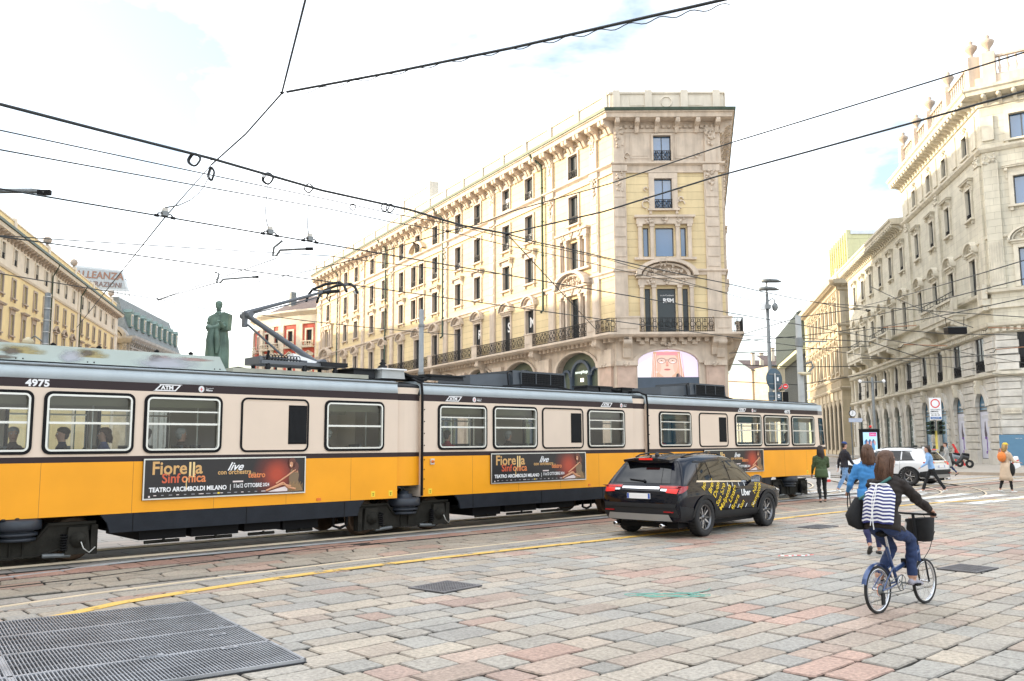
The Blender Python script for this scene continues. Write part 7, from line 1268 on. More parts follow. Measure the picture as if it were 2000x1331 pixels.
q = r5.matrix_world @ (i5['hands'][1][0]); g = MB(); g.taper(-.22, .22, -.07, .07, -.30, .08, WH, -.02, 0); h = MB(); h.box(-.225, .225, -.074, .074, -.08, -.03, M_['red']); bag('shopping_bag', 'large white bag with a red stripe at the right edge', 'bag', tr(q.x + .12, q.y + .1, q.z, R(20), ry=R(-18)), (('bag_body', g), ('red_stripe', h)))
q = r5.matrix_world @ (i5['hip'] + Vector((.14, .10, .0))); g = MB(); g.sph((0, 0, -.12), .19, BLK, 12, (.6, .8, 1.3)); h = MB(); h.tube([(0, 0, .1), (-.05, -.03, .3), (-.1, -.05, .5)], .012, BLK, 5); bag('handbag', 'black handbag hanging at the side of the camel coat', 'bag', tr(q.x, q.y, q.z), (('bag_body', g), ('strap', h)))
# woman in the blue jacket half hidden behind the cyclist
r6, i6 = stand('woman in a bright blue denim jacket walking behind the cyclist', 1705, 1082, -12, dict(jacket=BLJ, pants=cloth('navy_trousers', (.018, .02, .07)), sock=SKN, shoe=SHK, hair=HAIRB, hairlen=.22, leg_r=(6, 10), leg_l=(-16, 22), arm_r=(15, 8, 25), arm_l=(8, 22, 50), armw=1.3, w=1.1, hem=.12), s=1.02, vox=.016); jacketskirt(r6, i6, BLJ, .1, -.10, .19, .20, .13, .14)
q = r6.matrix_world @ (i6['hands'][1][0]); g = MB(); g.tube([(0, 0, 0), (-.02, 0, -.2), (0, 0, -.42), (.03, 0, -.4), (.03, 0, -.2), (.02, 0, 0)], .010, BLK, 5); tag(g.build('bag_strap'), 'loop of black strap hanging from the blue jacketed woman', 'strap').matrix_world = tr(q.x, q.y, q.z)
# ---------------------------------------------------------------- bicycle and its rider
p0_, p1_ = gz(1717, 1199), gz(1797, 1181); bh = math.atan2((p1_ - p0_).y, (p1_ - p0_).x) - R(90) + R(0); BM = tr(p0_.x, p0_.y, 0, bh); BB = mat('blue_bicycle_paint', (.035, .07, .18), .3, metal=.3, var=.05, coat=.5); bi = thing('bicycle', 'small wheeled blue folding bicycle ridden across the slabs', 'bicycle', M=BM); WB = .98; rw_ = .248
def wheelb(y, hub): 
    t = thing('wheel', None, None); t.parent = bi; t.matrix_local = tr(0, y, rw_) @ Matrix.Rotation(R(90), 4, 'Y'); g = MB(); g.lathe([(.226, -.014), (.238, -.019), (.248, -.012), (.251, 0), (.248, .012), (.238, .019), (.226, .014)], TY, 40); g.build('tyre', t)
    g = MB(); g.lathe([(.205, -.010), (.228, -.013), (.228, .013), (.205, .010), (.205, -.010)], RMl, 40); g.build('rim', t); g = MB()
    for k in range(20): a = k * math.pi / 10; b = a + (.35 if k % 2 else -.35); z = .03 if k % 2 else -.03; g.tube([(.02 * math.cos(b), .02 * math.sin(b), z), (.206 * math.cos(a), .206 * math.sin(a), 0)], .0016, RMl, 3)
    g.lathe([(.01, -.05), (.02, -.045), (.012, -.03), (.012, .03), (.02, .045), (.01, .05)], RMl, 10)
    if hub: g.lathe([(.01, .03), (.055, .032), (.05, .04), (.04, .045), (.035, .052), (.01, .055)], M_['dsteel'], 20); g.lathe([(.06, .026), (.065, .028), (.06, .030)], mat('orange_spoke_guard', (.8, .18, .04), .4, var=0), 24)
    g.build('spokes', t)
wheelb(0, True); wheelb(WB, False)
g = MB(); bbk = Vector((0, .40, .29)); sb_ = Vector((0, .30, .50)); hd0 = Vector((0, WB - .10, .60)); g.tube([bbk, sb_, (0, .22, .68)], .018, BB, 8); g.tube([(0, .34, .42), (0, .55, .47), hd0], [.028, .026, .024], BB, 10); g.box(-.03, .03, .55, .60, .43, .53, M_['blackp'])
for s_ in (-1, 1): g.tube([bbk + Vector((s_ * .02, 0, 0)), (s_ * .055, .15, .26), (s_ * .06, 0, rw_)], .010, BB, 6); g.tube([(s_ * .02, .31, .47), (s_ * .05, .12, .36), (s_ * .06, 0, rw_)], .008, BB, 6)
g.tube([hd0 + Vector((0, .01, -.12)), hd0 + Vector((0, -.015, .06))], .022, BB, 8); g.build('frame', bi)
g = MB(); g.tube([hd0 + Vector((0, .01, -.12)), (0, WB - .07, .49)], .018, BB, 8)
for s_ in (-1, 1): g.tube([(0, WB - .07, .50), (s_ * .055, WB - .06, .48), (s_ * .055, WB - .03, .36), (s_ * .055, WB, rw_)], .011, M_['blackp'], 6)
g.build('fork', bi); g = MB(); g.tube([hd0 + Vector((0, -.015, .05)), (0, WB - .17, 1.00)], .017, M_['blackp'], 8); g.tube([(-.28, WB - .22, 1.02), (-.1, WB - .17, 1.01), (.1, WB - .17, 1.01), (.28, WB - .22, 1.02)], .012, M_['blackp'], 8)
for s_ in (-1, 1): g.tube([(s_ * .18, WB - .18, 1.02), (s_ * .29, WB - .225, 1.02)], .017, M_['black'], 8); g.tube([(s_ * .17, WB - .15, 1.01), (s_ * .26, WB - .13, .98)], .006, M_['dsteel'], 5)
g.tube([(.1, WB - .13, 1.0), (.1, WB + .1, .8), (.05, WB + .06, .6), (.02, WB - .02, .5)], .004, M_['black'], 4); g.build('handlebar', bi)
g = MB(); g.tube([(0, .27, .60), (0, .21, .80)], .015, RMl, 8); loft(g, [(Vector((0, .10, .82)), .01, .02, Vector((1, 0, 0)), Vector((0, 0, 1))), (Vector((0, .12, .825)), .07, .03, Vector((1, 0, 0)), Vector((0, 0, 1))), (Vector((0, .22, .83)), .055, .028, Vector((1, 0, 0)), Vector((0, 0, 1))), (Vector((0, .34, .83)), .02, .02, Vector((1, 0, 0)), Vector((0, 0, 1)))], M_['black']); g.build('saddle', bi)
g = MB(); P = [(y_, z_) for y_, z_ in ((rw_ * 1.12 * math.cos(R(a)), rw_ + rw_ * 1.12 * math.sin(R(a))) for a in range(20, 176, 12))]
for k in range(len(P) - 1): g.add([(-.028, P[k][0], P[k][1]), (.028, P[k][0], P[k][1]), (.028, P[k + 1][0], P[k + 1][1]), (-.028, P[k + 1][0], P[k + 1][1]), (0, P[k][0] * 1.03, P[k][1] + .012), (0, P[k + 1][0] * 1.03, P[k + 1][1] + .012)], [(0, 4, 5, 3), (4, 1, 2, 5)], BB, True)
g.build('mudguard', bi)
g = MB(); RX = Matrix.Rotation(R(90), 4, 'Y'); g.lathe([(.085, .0), (.09, .004), (.085, .008)], M_['dsteel'], 28, tr(.045, .40, .29) @ RX); g.lathe([(.078, .0), (.086, .004), (.078, .006)], RMl, 28, tr(.05, .40, .29) @ RX)
for k in range(5): a = k * 1.2566; g.tube([(.05, .40, .29), (.05, .40 + .085 * math.cos(a), .29 + .085 * math.sin(a))], .006, M_['dsteel'], 5)
ca = R(-8)
for s_ in (-1, 1): a = Vector((s_ * .06, .40 + s_ * .17 * math.cos(ca), .29 + s_ * .17 * math.sin(ca))); g.tube([(s_ * .06, .40, .29), a], .010, M_['dsteel'], 6); g.box(min(a.x + s_ * .01, a.x + s_ * .10), max(a.x + s_ * .01, a.x + s_ * .10), a.y - .04, a.y + .04, a.z - .012, a.z + .012, M_['black'])
for dz in (.085, -.085): g.tube([(.05, .40, .29 + dz), (.05, 0, rw_ + dz * .45)], .005, M_['dsteel'], 4)
g.build('crankset', bi)
g = MB(); g.box(.045, .065, -.02, .03, .10, .22, M_['blackp']); g.lathe([(.01, -.006), (.022, 0), (.01, .006)], M_['blackp'], 10, tr(.055, .02, .12) @ RX); g.build('derailleur', bi)
# front basket bag
t = thing('basket_bag', 'black fabric basket bag on the front of the bicycle', 'bag', M=BM @ tr(0, WB - .03, .70, s=(.88, .9, .92))); g = MB(); n = 20; vv = []
for z_, a_, b_ in ((-.0, .13, .09), (.02, .15, .105), (.14, .165, .115), (.27, .175, .125), (.28, .165, .115), (.10, .155, .105)):
    for j in range(n): q_ = 2 * math.pi * j / n; cx_, sy_ = math.cos(q_), math.sin(q_); k_ = .8; vv.append((a_ * math.copysign(abs(cx_) ** .7, cx_), b_ * math.copysign(abs(sy_) ** .7, sy_), z_ + .02 * cx_ * (z_ > .2)))
g.add(vv, [(i * n + j, i * n + (j + 1) % n, (i + 1) * n + (j + 1) % n, (i + 1) * n + j) for i in range(5) for j in range(n)] + [tuple(range(n))], BLK, True); g.build('bag_body', t); g = MB(); g.tube([(-.12, -.08, .28), (-.16, -.11, .12), (-.15, -.11, .05)], .006, WH, 5); g.tube([(-.12, -.08, .28), (-.13, -.12, .14), (-.12, -.11, .06)], .005, WH, 5); g.build('cord', t)
# the rider
rid, ir = person('cyclist in a dark jacket and jeans seen from behind, riding right', dict(jacket=DBR, pants=NVY, sock=SKN, shoe=mat('grey_trainer', (.30, .29, .34), .6, var=.05), hair=HAIRB, hairlen=.27, hipz=0, lean=16, headlean=0, headturn=-12, leg_r=(69, 72), leg_l=(52, 97), foot_r=-6, foot_l=-22, arm_r=(52, 14, 12), arm_l=(52, 14, 14), armw=1.35, sleeve=.045, w=1.12, spread=3, legw=1.02, cuff=.056, hem=.03, curl_r=70, curl_l=70), BM @ tr(0, .17, .93), vox=.011)
jacketskirt(rid, ir, DBR, .12, -.06, .185, .20, .125, .13)
# striped drawstring bag on the back, black shoulder bag at the left hip
SW = mat('striped_cotton', (.75, .75, .78), .8, var=.03); SN = mat('navy_stripe', (.03, .035, .16), .8, var=.05)
o_ = ir['hip'] + ir['up'] * .44 - ir['f'] * .135; t = thing('drawstring_bag', 'navy and white striped drawstring bag on the back of the cyclist', 'bag', M=rid.matrix_world @ Matrix.Translation(o_) @ Matrix.Rotation(R(-14), 4, 'X'))
g = MB(); n = 22
for i in range(n):
    z0, z1 = -.03 - .43 * i / n, -.03 - .43 * (i + 1) / n; m_ = SN if i % 2 else SW; f0, f1 = [(.10 + .085 * min(1, (k / n) * 4)) if k < n else .17 for k in (i, i + 1)]; d0, d1 = [(.05 + .04 * math.sin(math.pi * min(1, k / n))) for k in (i, i + 1)]
    vv = []
    for z_, f_, d_ in ((z0, f0, d0), (z1, f1, d1)):
        for j in range(13): u_ = -1 + 2 * j / 12; vv.append((f_ * u_, -d_ * (1 - abs(u_) ** 3) + .01, z_ + .006 * math.sin(u_ * 9)))
    g.add(vv, [(j, j + 1, 14 + j, 13 + j) for j in range(12)], m_, True); g.add([(f0, .01, z0), (-f0, .01, z0), (-f1, .01, z1), (f1, .01, z1)], [(0, 1, 2, 3)], m_)
g.build('bag_body', t); g = MB(); g.tube([(.0, -.06, -.05), (.012, -.10, -.2), (.0, -.105, -.35), (.01, -.09, -.48), (.02, -.08, -.54)], .005, WH, 5); g.tube([(-.01, -.06, -.05), (-.018, -.10, -.22), (-.005, -.105, -.36), (-.02, -.09, -.5)], .005, WH, 5); g.tube([(-.10, -.03, -.03), (0, -.06, -.045), (.10, -.03, -.03)], .008, WH, 5); g.build('drawstring', t)
t = thing('shoulder_bag', 'black shoulder bag hanging at the left hip of the cyclist', 'bag', M=rid.matrix_world @ Matrix.Translation(ir['hip'] + Vector((-.24, -.03, .12)))); g = MB(); loft(g, [(Vector((-.02, 0, .16)), .03, .05, Vector((1, 0, 0)), Vector((0, 1, 0))), (Vector((-.03, 0, .08)), .06, .11, Vector((1, 0, 0)), Vector((0, 1, 0))), (Vector((-.05, -.01, -.03)), .085, .17, Vector((1, 0, 0)), Vector((0, 1, 0))), (Vector((-.03, 0, -.14)), .08, .16, Vector((1, 0, 0)), Vector((0, 1, 0))), (Vector((0, .02, -.19)), .04, .08, Vector((1, 0, 0)), Vector((0, 1, 0)))], BLK); g.build('bag_body', t)
g = MB(); st_ = cloth('teal_strap', (.05, .16, .15)); c_, u_, f_, x_ = ir['hip'] - (ir['hip'] + Vector((-.24, -.03, .12))), ir['up'], ir['f'], ir['sx']; g.tube([Vector((0, -.02, .14)), c_ + u_ * .28 - f_ * .15 - x_ * .14, c_ + u_ * .40 - f_ * .145 + x_ * .0, c_ + u_ * .50 - f_ * .10 + x_ * .10], .016, st_, 6); g.build('strap', t)
# passengers behind the tram windows
PA = []
pz = dict(hipz=0, leg_r=(80, 80), leg_l=(80, 80), arm_r=(20, 5, 50), arm_l=(20, 5, 50), lean=0, w=1.05, armw=1.2)
for j_, h_ in ((cloth('navy_coat', (.02, .025, .05)), HAIRD), (cloth('striped_blue_shirt', (.12, .14, .28)), HAIRB), (cloth('red_coat', (.35, .02, .03)), HAIRD), (cloth('brown_coat', (.08, .05, .035)), mat('grey_hair', (.35, .34, .32), .6, var=.2)), (cloth('royal_blue_coat', (.04, .10, .42)), HAIRB)):
    PA.append(person('seated passenger', dict(pz, jacket=j_, pants=BLK, hair=h_, hairlen=.12 if h_ is HAIRB else 0), Matrix(), vox=.03)[0])
spots = [(.28, .55, 3, 'tram passenger in brown with grey hair behind the first window at the left edge', 170), (.98, .5, 0, 'tram passenger in a navy coat at the left of the second window', 80), (1.62, .5, 1, 'tram passenger in a striped blue shirt at the right of the second window', 80), (2.28, .5, 0, 'tram passenger in a navy coat at the left of the third window', 85), (2.95, .6, 3, 'grey haired tram passenger in brown at the right of the third window', -80), (5.85, .55, 3, 'tram passenger in brown behind the window before the first joint', 60), (8.95, .6, 2, 'tram passenger in a red coat in the first window of the middle section', -75), (10.75, .55, 3, 'tram passenger in brown in the second window of the middle section', -80), (13.5, .6, 0, 'tram passenger in navy behind the last window of the middle section', 90), (16.5, .55, 2, 'tram passenger in red behind the first window of the rear section', -60), (20.2, .6, 2, 'tram passenger in red two windows right of the rear blank panel', 70), (21.7, .6, 3, 'tram passenger in brown behind the second to last side window', 80), (23.4, .6, 4, 'tram passenger in royal blue behind the last side window', 85)]
for i, (u, y_, k, lab, hdg) in enumerate(spots): copytree(PA[k], TM @ tr(u, y_, 1.31, R(hdg)), lab, 'passengers seated in the tram')
for q in PA:
    for ch in list(q.children): bpy.data.objects.remove(ch)
    bpy.data.objects.remove(q)
# ================================================================ statue, poles, signs, overhead lines
BZ = mat('green_bronze', (.13, .20, .16), .55, metal=.25, var=.6, vs_=1.8, bump=.3, bs=25, stain=.25, scol=(.10, .22, .18)); sp = at(424, 692, 50)
st_, si = person('green bronze statue of a robed man above the tram roof', dict(jacket=BZ, pants=BZ, sock=BZ, shoe=BZ, hair=BZ, arm_r=(-4, 10, 8), arm_l=(28, 6, 80), in_l=-30, w=1.08, armw=1.5, legw=1.3, headturn=28, lean=-1, fold=.035), tr(sp.x, sp.y, 5.78, R(172)), s=2.5, vox=.014)
st_.name = 'statue'; st_['category'] = 'statue'
for ch in st_.children:
    for i in range(len(ch.data.materials)): ch.data.materials[i] = BZ
q_ = random.Random(2); g = MB(); n = 72; vv = []; prof = [(1.40, .17, .11), (1.30, .20, .14), (1.05, .215, .165), (.85, .235, .175), (.5, .25, .19), (.2, .26, .20), (.03, .27, .21)]; ph = [q_.uniform(0, 6) for _ in range(4)]
for z, a, b in prof:
    for j in range(n): t = 2 * math.pi * j / n; k = 1 + (.08 * math.sin(7 * t + ph[0] + z) + .06 * math.sin(13 * t + ph[1] - z * 2) + .035 * math.sin(23 * t + ph[2])) * min(1, (1.5 - z) * 1.6); vv.append((a * k * math.cos(t), b * k * math.sin(t) - .01, z + .03 * math.sin(3 * t)))
fs = [(i * n + j, i * n + (j + 1) % n, (i + 1) * n + (j + 1) % n, (i + 1) * n + j) for i in range(len(prof) - 1) for j in range(n)]; g.add(vv, fs, BZ, True); g.build('robe', st_)
g = MB(); g.prism([(-.30, 1.05), (-.14, 1.02), (-.12, 1.40), (-.20, 1.47), (-.32, 1.42)], -.06, .14, BZ); g.tube([(.16, .17, 1.12), (.05, .21, 1.06), (-.10, .21, 1.10), (-.18, .15, 1.2)], [.07, .08, .07, .06], BZ, 10); g.tube([(.02, .22, 1.06), (.05, .25, .8), (.02, .26, .45), (.06, .25, .3)], [.09, .10, .09, .03], BZ, 10); g.tube([(-.08, .22, 1.06), (-.12, .24, .75), (-.10, .24, .5)], [.06, .07, .03], BZ, 8); g.build('robe_folds', st_)
pd = thing('statue_pedestal', 'tall stone pedestal under the bronze statue, hidden behind the tram', 'pedestal', M=tr(sp.x, sp.y, 0)); g = MB(); g.box(-2.2, 2.2, -2.2, 2.2, 0, .5, M_['trimd']); g.taper(-1.4, 1.4, -1.4, 1.4, .5, 5.3, M_['trimd'], .2, .2); g.box(-.9, .9, -.8, .8, 5.3, 5.8, BZ); g.build('plinth', pd)
PO = M_['pole']
def pole(nm, label, x, y, h, r0, r1, m=None, cat='pole'):
    t = thing(nm, label, cat, M=tr(x, y, 0)); g = MB(); g.lathe([(r0 * 1.8, 0), (r0 * 1.8, .25), (r0, .35), (r0 * .98, 1.2), (r1, h), (.01, h + .03)], m or PO, 12); g.build('post', t); return t
# lamp post with cameras
lp = pole('lamp_post', 'tall dark post with twin flat lamps and cameras between the corner palazzo and the signs', 14.85, 50, 10.4, .14, .09, M_['dsteel'], 'lamp post'); s_ = .0294
g = MB()
for dx, z, k in ((.25, 11.15, 1), (.10, 10.68, -1)): loft(g, [(Vector((dx - .52, 0, z)), .10, .10, Vector((0, 1, 0)), Vector((0, 0, 1))), (Vector((dx - .2, 0, z + .03)), .22, .13, Vector((0, 1, 0)), Vector((0, 0, 1))), (Vector((dx + .35, 0, z)), .24, .10, Vector((0, 1, 0)), Vector((0, 0, 1))), (Vector((dx + .62, 0, z - .06)), .08, .03, Vector((0, 1, 0)), Vector((0, 0, 1)))], M_['dsteel'])
g.cyl((0, 0, 10.3), (0, 0, 11.1), .05, M_['dsteel'], 8); g.build('lamp_head', lp)
g = MB(); g.tube([(.05, 0, 9.95), (.3, 0, 10.12), (.42, 0, 10.05), (.44, 0, 9.85)], .035, M_['dsteel'], 6); g.sph((.44, 0, 9.62), .22, M_['pole'], 12, (.8, .8, 1.15)); g.build('dome_camera', lp)
g = MB(); g.box(-.42, -.12, -.12, .12, 9.45, 9.9, WH); g.cyl((-.38, 0, 9.95), (-.38, 0, 10.35), .08, WH, 8); g.box(-.15, .15, -.2, .2, 9.5, 9.75, M_['pole']); g.build('junction_box', lp)
# concrete catenary poles
cp = pole('catenary_pole', 'thick pale grey pole with a cream street lamp in front of the glass block', 16.6, 50, 9.1, .20, .17, mat('pale_concrete', (.36, .37, .36), .8, var=.15, vs_=3)); g = MB(); loft(g, [(Vector((-.25, -.3, 5.75)), .03, .04, Vector((0, 1, 0)), Vector((0, 0, 1))), (Vector((0, -.3, 5.7)), .14, .10, Vector((0, 1, 0)), Vector((0, 0, 1))), (Vector((.5, -.3, 5.72)), .12, .08, Vector((0, 1, 0)), Vector((0, 0, 1)))], mat('cream_lamp_shell', (.55, .48, .32), .5)); g.tube([(.4, -.2, 5.8), (.75, 0, 6.1), (.65, 0, 6.4), (.3, 0, 6.3)], .06, M_['dsteel'], 6); g.build('lamp_head', cp); g = MB(); g.box(-.22, 1.6, -.04, .04, 7.55, 7.63, M_['pole']); g.lathe([(.22, 7.3), (.22, 7.8)], M_['pole'], 12); g.build('cable_arm', cp)
cp = pole('catenary_pole', 'grey pole standing in front of the middle of the yellow palazzo facade', -4.72, 45, 8.8, .15, .12, mat('pole_mid_grey', (.24, .26, .27), .6, var=.12)); g = MB(); 
for z in (3.9, 5.4, 7.9): g.lathe([(.17, z), (.17, z + .12)], M_['pole'], 12)
g.build('pole_clamp', cp)
cp = pole('catenary_pole', 'dark banded pole with a pale lamp in front of the left yellow block', -21.6, 40, 8.9, .16, .13, M_['dsteel']); g = MB()
for k in range(9): g.lathe([(.165, 4.3 + k * .55), (.165, 4.34 + k * .55)], mat('steel_band', (.45, .45, .44), .4, metal=.6) if 'steel_band' not in bpy.data.materials else bpy.data.materials['steel_band'], 12)
g.build('pole_clamp', cp); g = MB(); g.tube([(-.1, 0, 6.6), (-.5, 0, 6.9), (-.7, 0, 6.75)], .035, M_['dsteel'], 6); g.lathe([(.02, .25), (.2, .15), (.3, -.05), (.2, -.1), (.01, -.1)], bpy.data.materials['cream_lamp_shell'], 12, tr(-.8, 0, 6.6)); g.build('lamp_head', cp)
cp = pole('catenary_pole', 'slim dark pole in front of the far wing of the grey palazzo', 23.6, 57, 6.0, .11, .09, M_['dsteel']); g = MB(); g.tube([(-.9, 0, 5.7), (.9, 0, 5.7)], .05, M_['dsteel'], 6)
for x in (-.8, .75): g.sph((x, 0, 5.75), .12, WH, 8)
g.build('lamp_head', cp)
# blue traffic signs seen from behind
BS = mat('sign_back_blue', (.045, .085, .12), .5, var=.06); sg_ = thing('traffic_sign', 'large round blue sign back with a rectangular sign below it beside the lamp post', 'sign', M=tr(13.7, 45.5, 0, R(28))); g = MB(); g.lathe([(.01, 0), (.56, 0), (.57, .02), (.56, .03), (.01, .03)], BS, 28, tr(0, 0, 5.1) @ Matrix.Rotation(R(90), 4, 'X')); g.box(-.45, .45, -.03, 0, 4.0, 4.42, BS); g.box(.18, .3, -.036, -.03, 5.0, 5.2, WH); g.box(.2, .34, -.036, -.03, 4.12, 4.3, WH); g.build('sign_panel', sg_); g = MB(); g.cyl((0, -.07, 0), (0, -.07, 5.4), .045, M_['steel'], 8)
for z in (4.2, 4.85, 5.35): g.box(-.4, .4, -.06, -.03, z - .02, z + .02, M_['pole'])
g.build('post', sg_)
for i, dx in enumerate((0, .36)): p = at(1522 + i * 12, 755, 48); t = thing('no_entry_sign', ('left' if i == 0 else 'right') + ' one of two small red round signs beside the blue sign back', 'sign', 'small red round signs', tr(p.x, 48, 0)); g = MB(); RX_ = Matrix.Rotation(R(90), 4, 'X'); g.lathe([(.01, 0), (.17, 0), (.17, .02)], WH, 20, tr(0, 0, p.z) @ RX_); g.lathe([(.01, .0), (.145, .0)], M_['red'], 20, tr(0, -.022, p.z) @ RX_); g.box(-.08, .08, -.03, -.024, p.z - .02, p.z + .02, WH); g.build('sign_panel', t); g = MB(); g.cyl((0, .03, 0), (0, .03, p.z + .1), .03, M_['dsteel'], 6); g.box(-.14, .14, .0, .1, p.z - 1.1, p.z - .3, M_['black']); g.build('post', t)
# traffic light with a white restricted zone sign
tl = thing('traffic_light', 'traffic light on a yellow pole under a white sign with a red ring', 'traffic light', M=tr(19.35, 40, 0, R(-12))); g = MB(); g.cyl((0, 0, 0), (0, 0, 2.3), .055, mat('yellow_pole_paint', (.62, .50, .10), .5, var=.1), 8); g.cyl((0, 0, 2.3), (0, 0, 3.85), .035, M_['pole'], 8); g.lathe([(.10, 0), (.10, .3), (.06, .4)], M_['pole'], 10); g.build('post', tl)
TGm = mat('dark_green_housing', (.018, .04, .022), .5, var=.1)
for s in (-1, 1):
    g = MB(); g.taper(s * .17 - .09, s * .17 + .09, -.11, .10, 2.12, 2.74, TGm, .01, .01)
    for k in range(3): z = 2.22 + .205 * k; g.lathe([(.075, 0), (.085, .13)], TGm, 14, tr(s * .26, 0, z) @ Matrix.Rotation(R(90 * s), 4, 'Y'), a0=R(-30) if s > 0 else R(-30), a1=R(300)); g.lathe([(.01, .02), (.07, .015)], M_['black'], 12, tr(s * .26, 0, z) @ Matrix.Rotation(R(90 * s), 4, 'Y')); g.lathe([(.08, 0), (.09, .12)], TGm, 14, tr(s * .17, -.10, z) @ Matrix.Rotation(R(90), 4, 'X'), a0=0, a1=math.pi); g.lathe([(.01, .0), (.072, .0)], M_['black'], 14, tr(s * .17, -.113, z) @ Matrix.Rotation(R(90), 4, 'X'))
    g.build('signal_head', tl)
zs = thing('zone_sign', 'white sign with a red ring above the traffic light', 'sign', M=tr(19.35, 39.93, 0, R(-6))); g = MB(); g.box(-.26, .26, -.02, 0, 2.80, 3.80, WH); g.build('sign_panel', zs); g = MB(); y_ = -.024; RXm = Matrix.Rotation(R(90), 4, 'X'); g.lathe([(.155, 0), (.205, 0)], M_['red'], 28, tr(0, y_, 3.54) @ RXm); g.text('ZONA A TRAFFICO', .05, M_['black'], tr(-.22, y_, 3.24)); g.text('LIMITATO', .075, M_['black'], tr(-.22, y_, 3.15), off=.002); g.text('Area C 7.30 - 19.30', .045, M_['dsteel'], tr(-.22, y_, 3.07))
for k in range(3): g.box(-.20 + k * .14, -.10 + k * .14, y_ - .001, y_, 2.99, 3.03, M_['dsteel'])
g.box(-.24, .24, y_ - .001, y_, 2.83, 2.93, mat('sign_blue', (.03, .12, .35), .5, var=0)); g.text('TELECAMERE', .06, WH, tr(-.2, y_ - .003, 2.855)); g.build('sign_face', zs)
# digital advertising column and clock
kk = thing('digital_kiosk', 'black digital advertising column with a lit screen behind the white SUV', 'kiosk', M=tr(22.4, 55, 0, R(-6))); g = MB(); g.box(-.58, .58, -.15, .15, 0, 2.55, M_['black']); g.box(-.6, .6, -.17, .17, 2.55, 2.62, M_['blackp']); g.sph((.1, 0, 2.75), .09, M_['red'], 8); g.build('casing', kk); g = MB(); g.box(-.42, .42, -.165, -.155, .7, 2.4, em('kiosk_pale_blue', (.45, .70, .88), .9)); y_ = -.168; g.quad((-.05, y_, 2.15), (.38, y_, 2.15), (.38, y_, 2.38), (-.05, y_, 2.38), em('kiosk_magenta', (.6, .05, .25), .9)); g.text('DIESEL', .12, WH, tr(-.0, y_ - .003, 2.22)); ms = (em('kiosk_blue', (.10, .32, .62), .7), em('kiosk_dark', (.08, .12, .25), .5), em('kiosk_rose', (.62, .35, .35), .7))
for k in range(9): disc(g, -.3 + .07 * k, 1.75 + .07 * math.sin(k * 2), .07, .16, y_ - .001 * (k % 3), ms[k % 3], 10)
g.add([(.0, y_ - .004, .75), (.3, y_ - .004, .75), (.24, y_ - .004, 1.7), (.1, y_ - .004, 1.75)], [(0, 1, 2, 3)], ms[0]); g.build('screen_image', kk)
ck = thing('street_clock', 'round street clock above a pale sign at the corner of the ochre palazzo', 'clock', M=tr(23.35, 60, 0)); g = MB(); g.cyl((-.1, 0, 0), (-.1, 0, 4.2), .05, M_['dsteel'], 8); g.build('post', ck); g = MB(); g.lathe([(.01, 0), (.24, 0), (.26, .05), (.24, .1), (.01, .1)], M_['black'], 24, tr(0, 0, 3.75) @ RXm); g.lathe([(.01, 0), (.21, 0)], WH, 24, tr(0, -.105, 3.75) @ RXm); g.box(-.01, .01, -.115, -.108, 3.75, 3.92, M_['black']); g.add([(0, -.112, 3.76), (.01, -.112, 3.74), (-.09, -.112, 3.62), (-.1, -.112, 3.63)], [(0, 1, 2, 3)], M_['black']); g.build('clock_face', ck); g = MB(); g.box(-.25, .65, -.05, .05, 3.15, 3.42, mat('lilac_sign_panel', (.45, .50, .62), .5)); g.build('sign_panel', ck)
# parked scooters by the palazzo
def scooter(m):
    t = thing('scooter', 'scooter', 'scooter'); g = MB(); g.tube([(-.45, 0, .62), (-.1, 0, .72), (.05, 0, .45), (.3, 0, .30), (.52, 0, .45), (.62, 0, .95)], [.16, .17, .14, .12, .10, .07], m, 10); g.box(.56, .66, -.2, .2, .45, .95, m); g.build('body', t); g = MB(); g.tube([(-.5, 0, .80), (-.1, 0, .84)], .11, M_['black'], 8); g.build('saddle', t); g = MB(); g.tube([(.6, -.32, 1.08), (.66, 0, 1.05), (.6, .32, 1.08)], .025, M_['black'], 6); g.quad((.68, -.2, 1.0), (.68, .2, 1.0), (.6, .18, 1.4), (.6, -.18, 1.4), M_['glass']); g.build('handlebar', t)
    for x in (-.5, .72): g = MB(); g.lathe([(.12, -.05), (.24, -.05), (.26, 0), (.24, .05), (.12, .05)], TY, 20, tr(x, 0, .26) @ Matrix.Rotation(R(90), 4, 'X')); g.build('wheel', t)
    return t
cols_ = [mat('scooter_black', (.02, .02, .02), .3), mat('scooter_grey', (.2, .22, .24), .3), mat('scooter_white', (.6, .6, .6), .3), mat('scooter_blue', (.05, .1, .22), .3)]
labs = ['black scooter parked nearest the camera in the row by the palazzo arches', 'grey scooter parked second in the row by the palazzo arches', 'white scooter parked in the middle of the row by the palazzo arches', 'blue scooter parked fourth in the row by the palazzo arches', 'black scooter farthest down the parked row', 'grey scooter between the farthest black scooter and the blue one']
for i in range(6): t = scooter(cols_[i % 4]); t['label'] = labs[i]; t['group'] = 'scooters parked by the grey palazzo'; yy = 55.5 + (i if i < 4 else 9 - i + 0) * 2.0; t.matrix_world = tr(28.2 + i * .0 + (yy - 55) * .22, yy, .13, R(170 + 9 * i))
g = MB(); g.add([(0, 0, 0), (.12, 0, 0), (.12, .1, 0), (0, .1, 0), (-.75, 0, 1.5), (-.63, 0, 1.5), (-.63, .1, 1.5), (-.75, .1, 1.5)], [(0, 1, 5, 4), (1, 2, 6, 5), (2, 3, 7, 6), (3, 0, 4, 7), (4, 5, 6, 7)], M_['red']); g.box(-.55, -.45, .1, .16, .0, 1.1, M_['red']); q = gz(1884, 914); tag(g.build('barrier'), 'red plank barrier leaning by the palazzo arches', 'barrier').matrix_world = tr(q.x, q.y, .13)
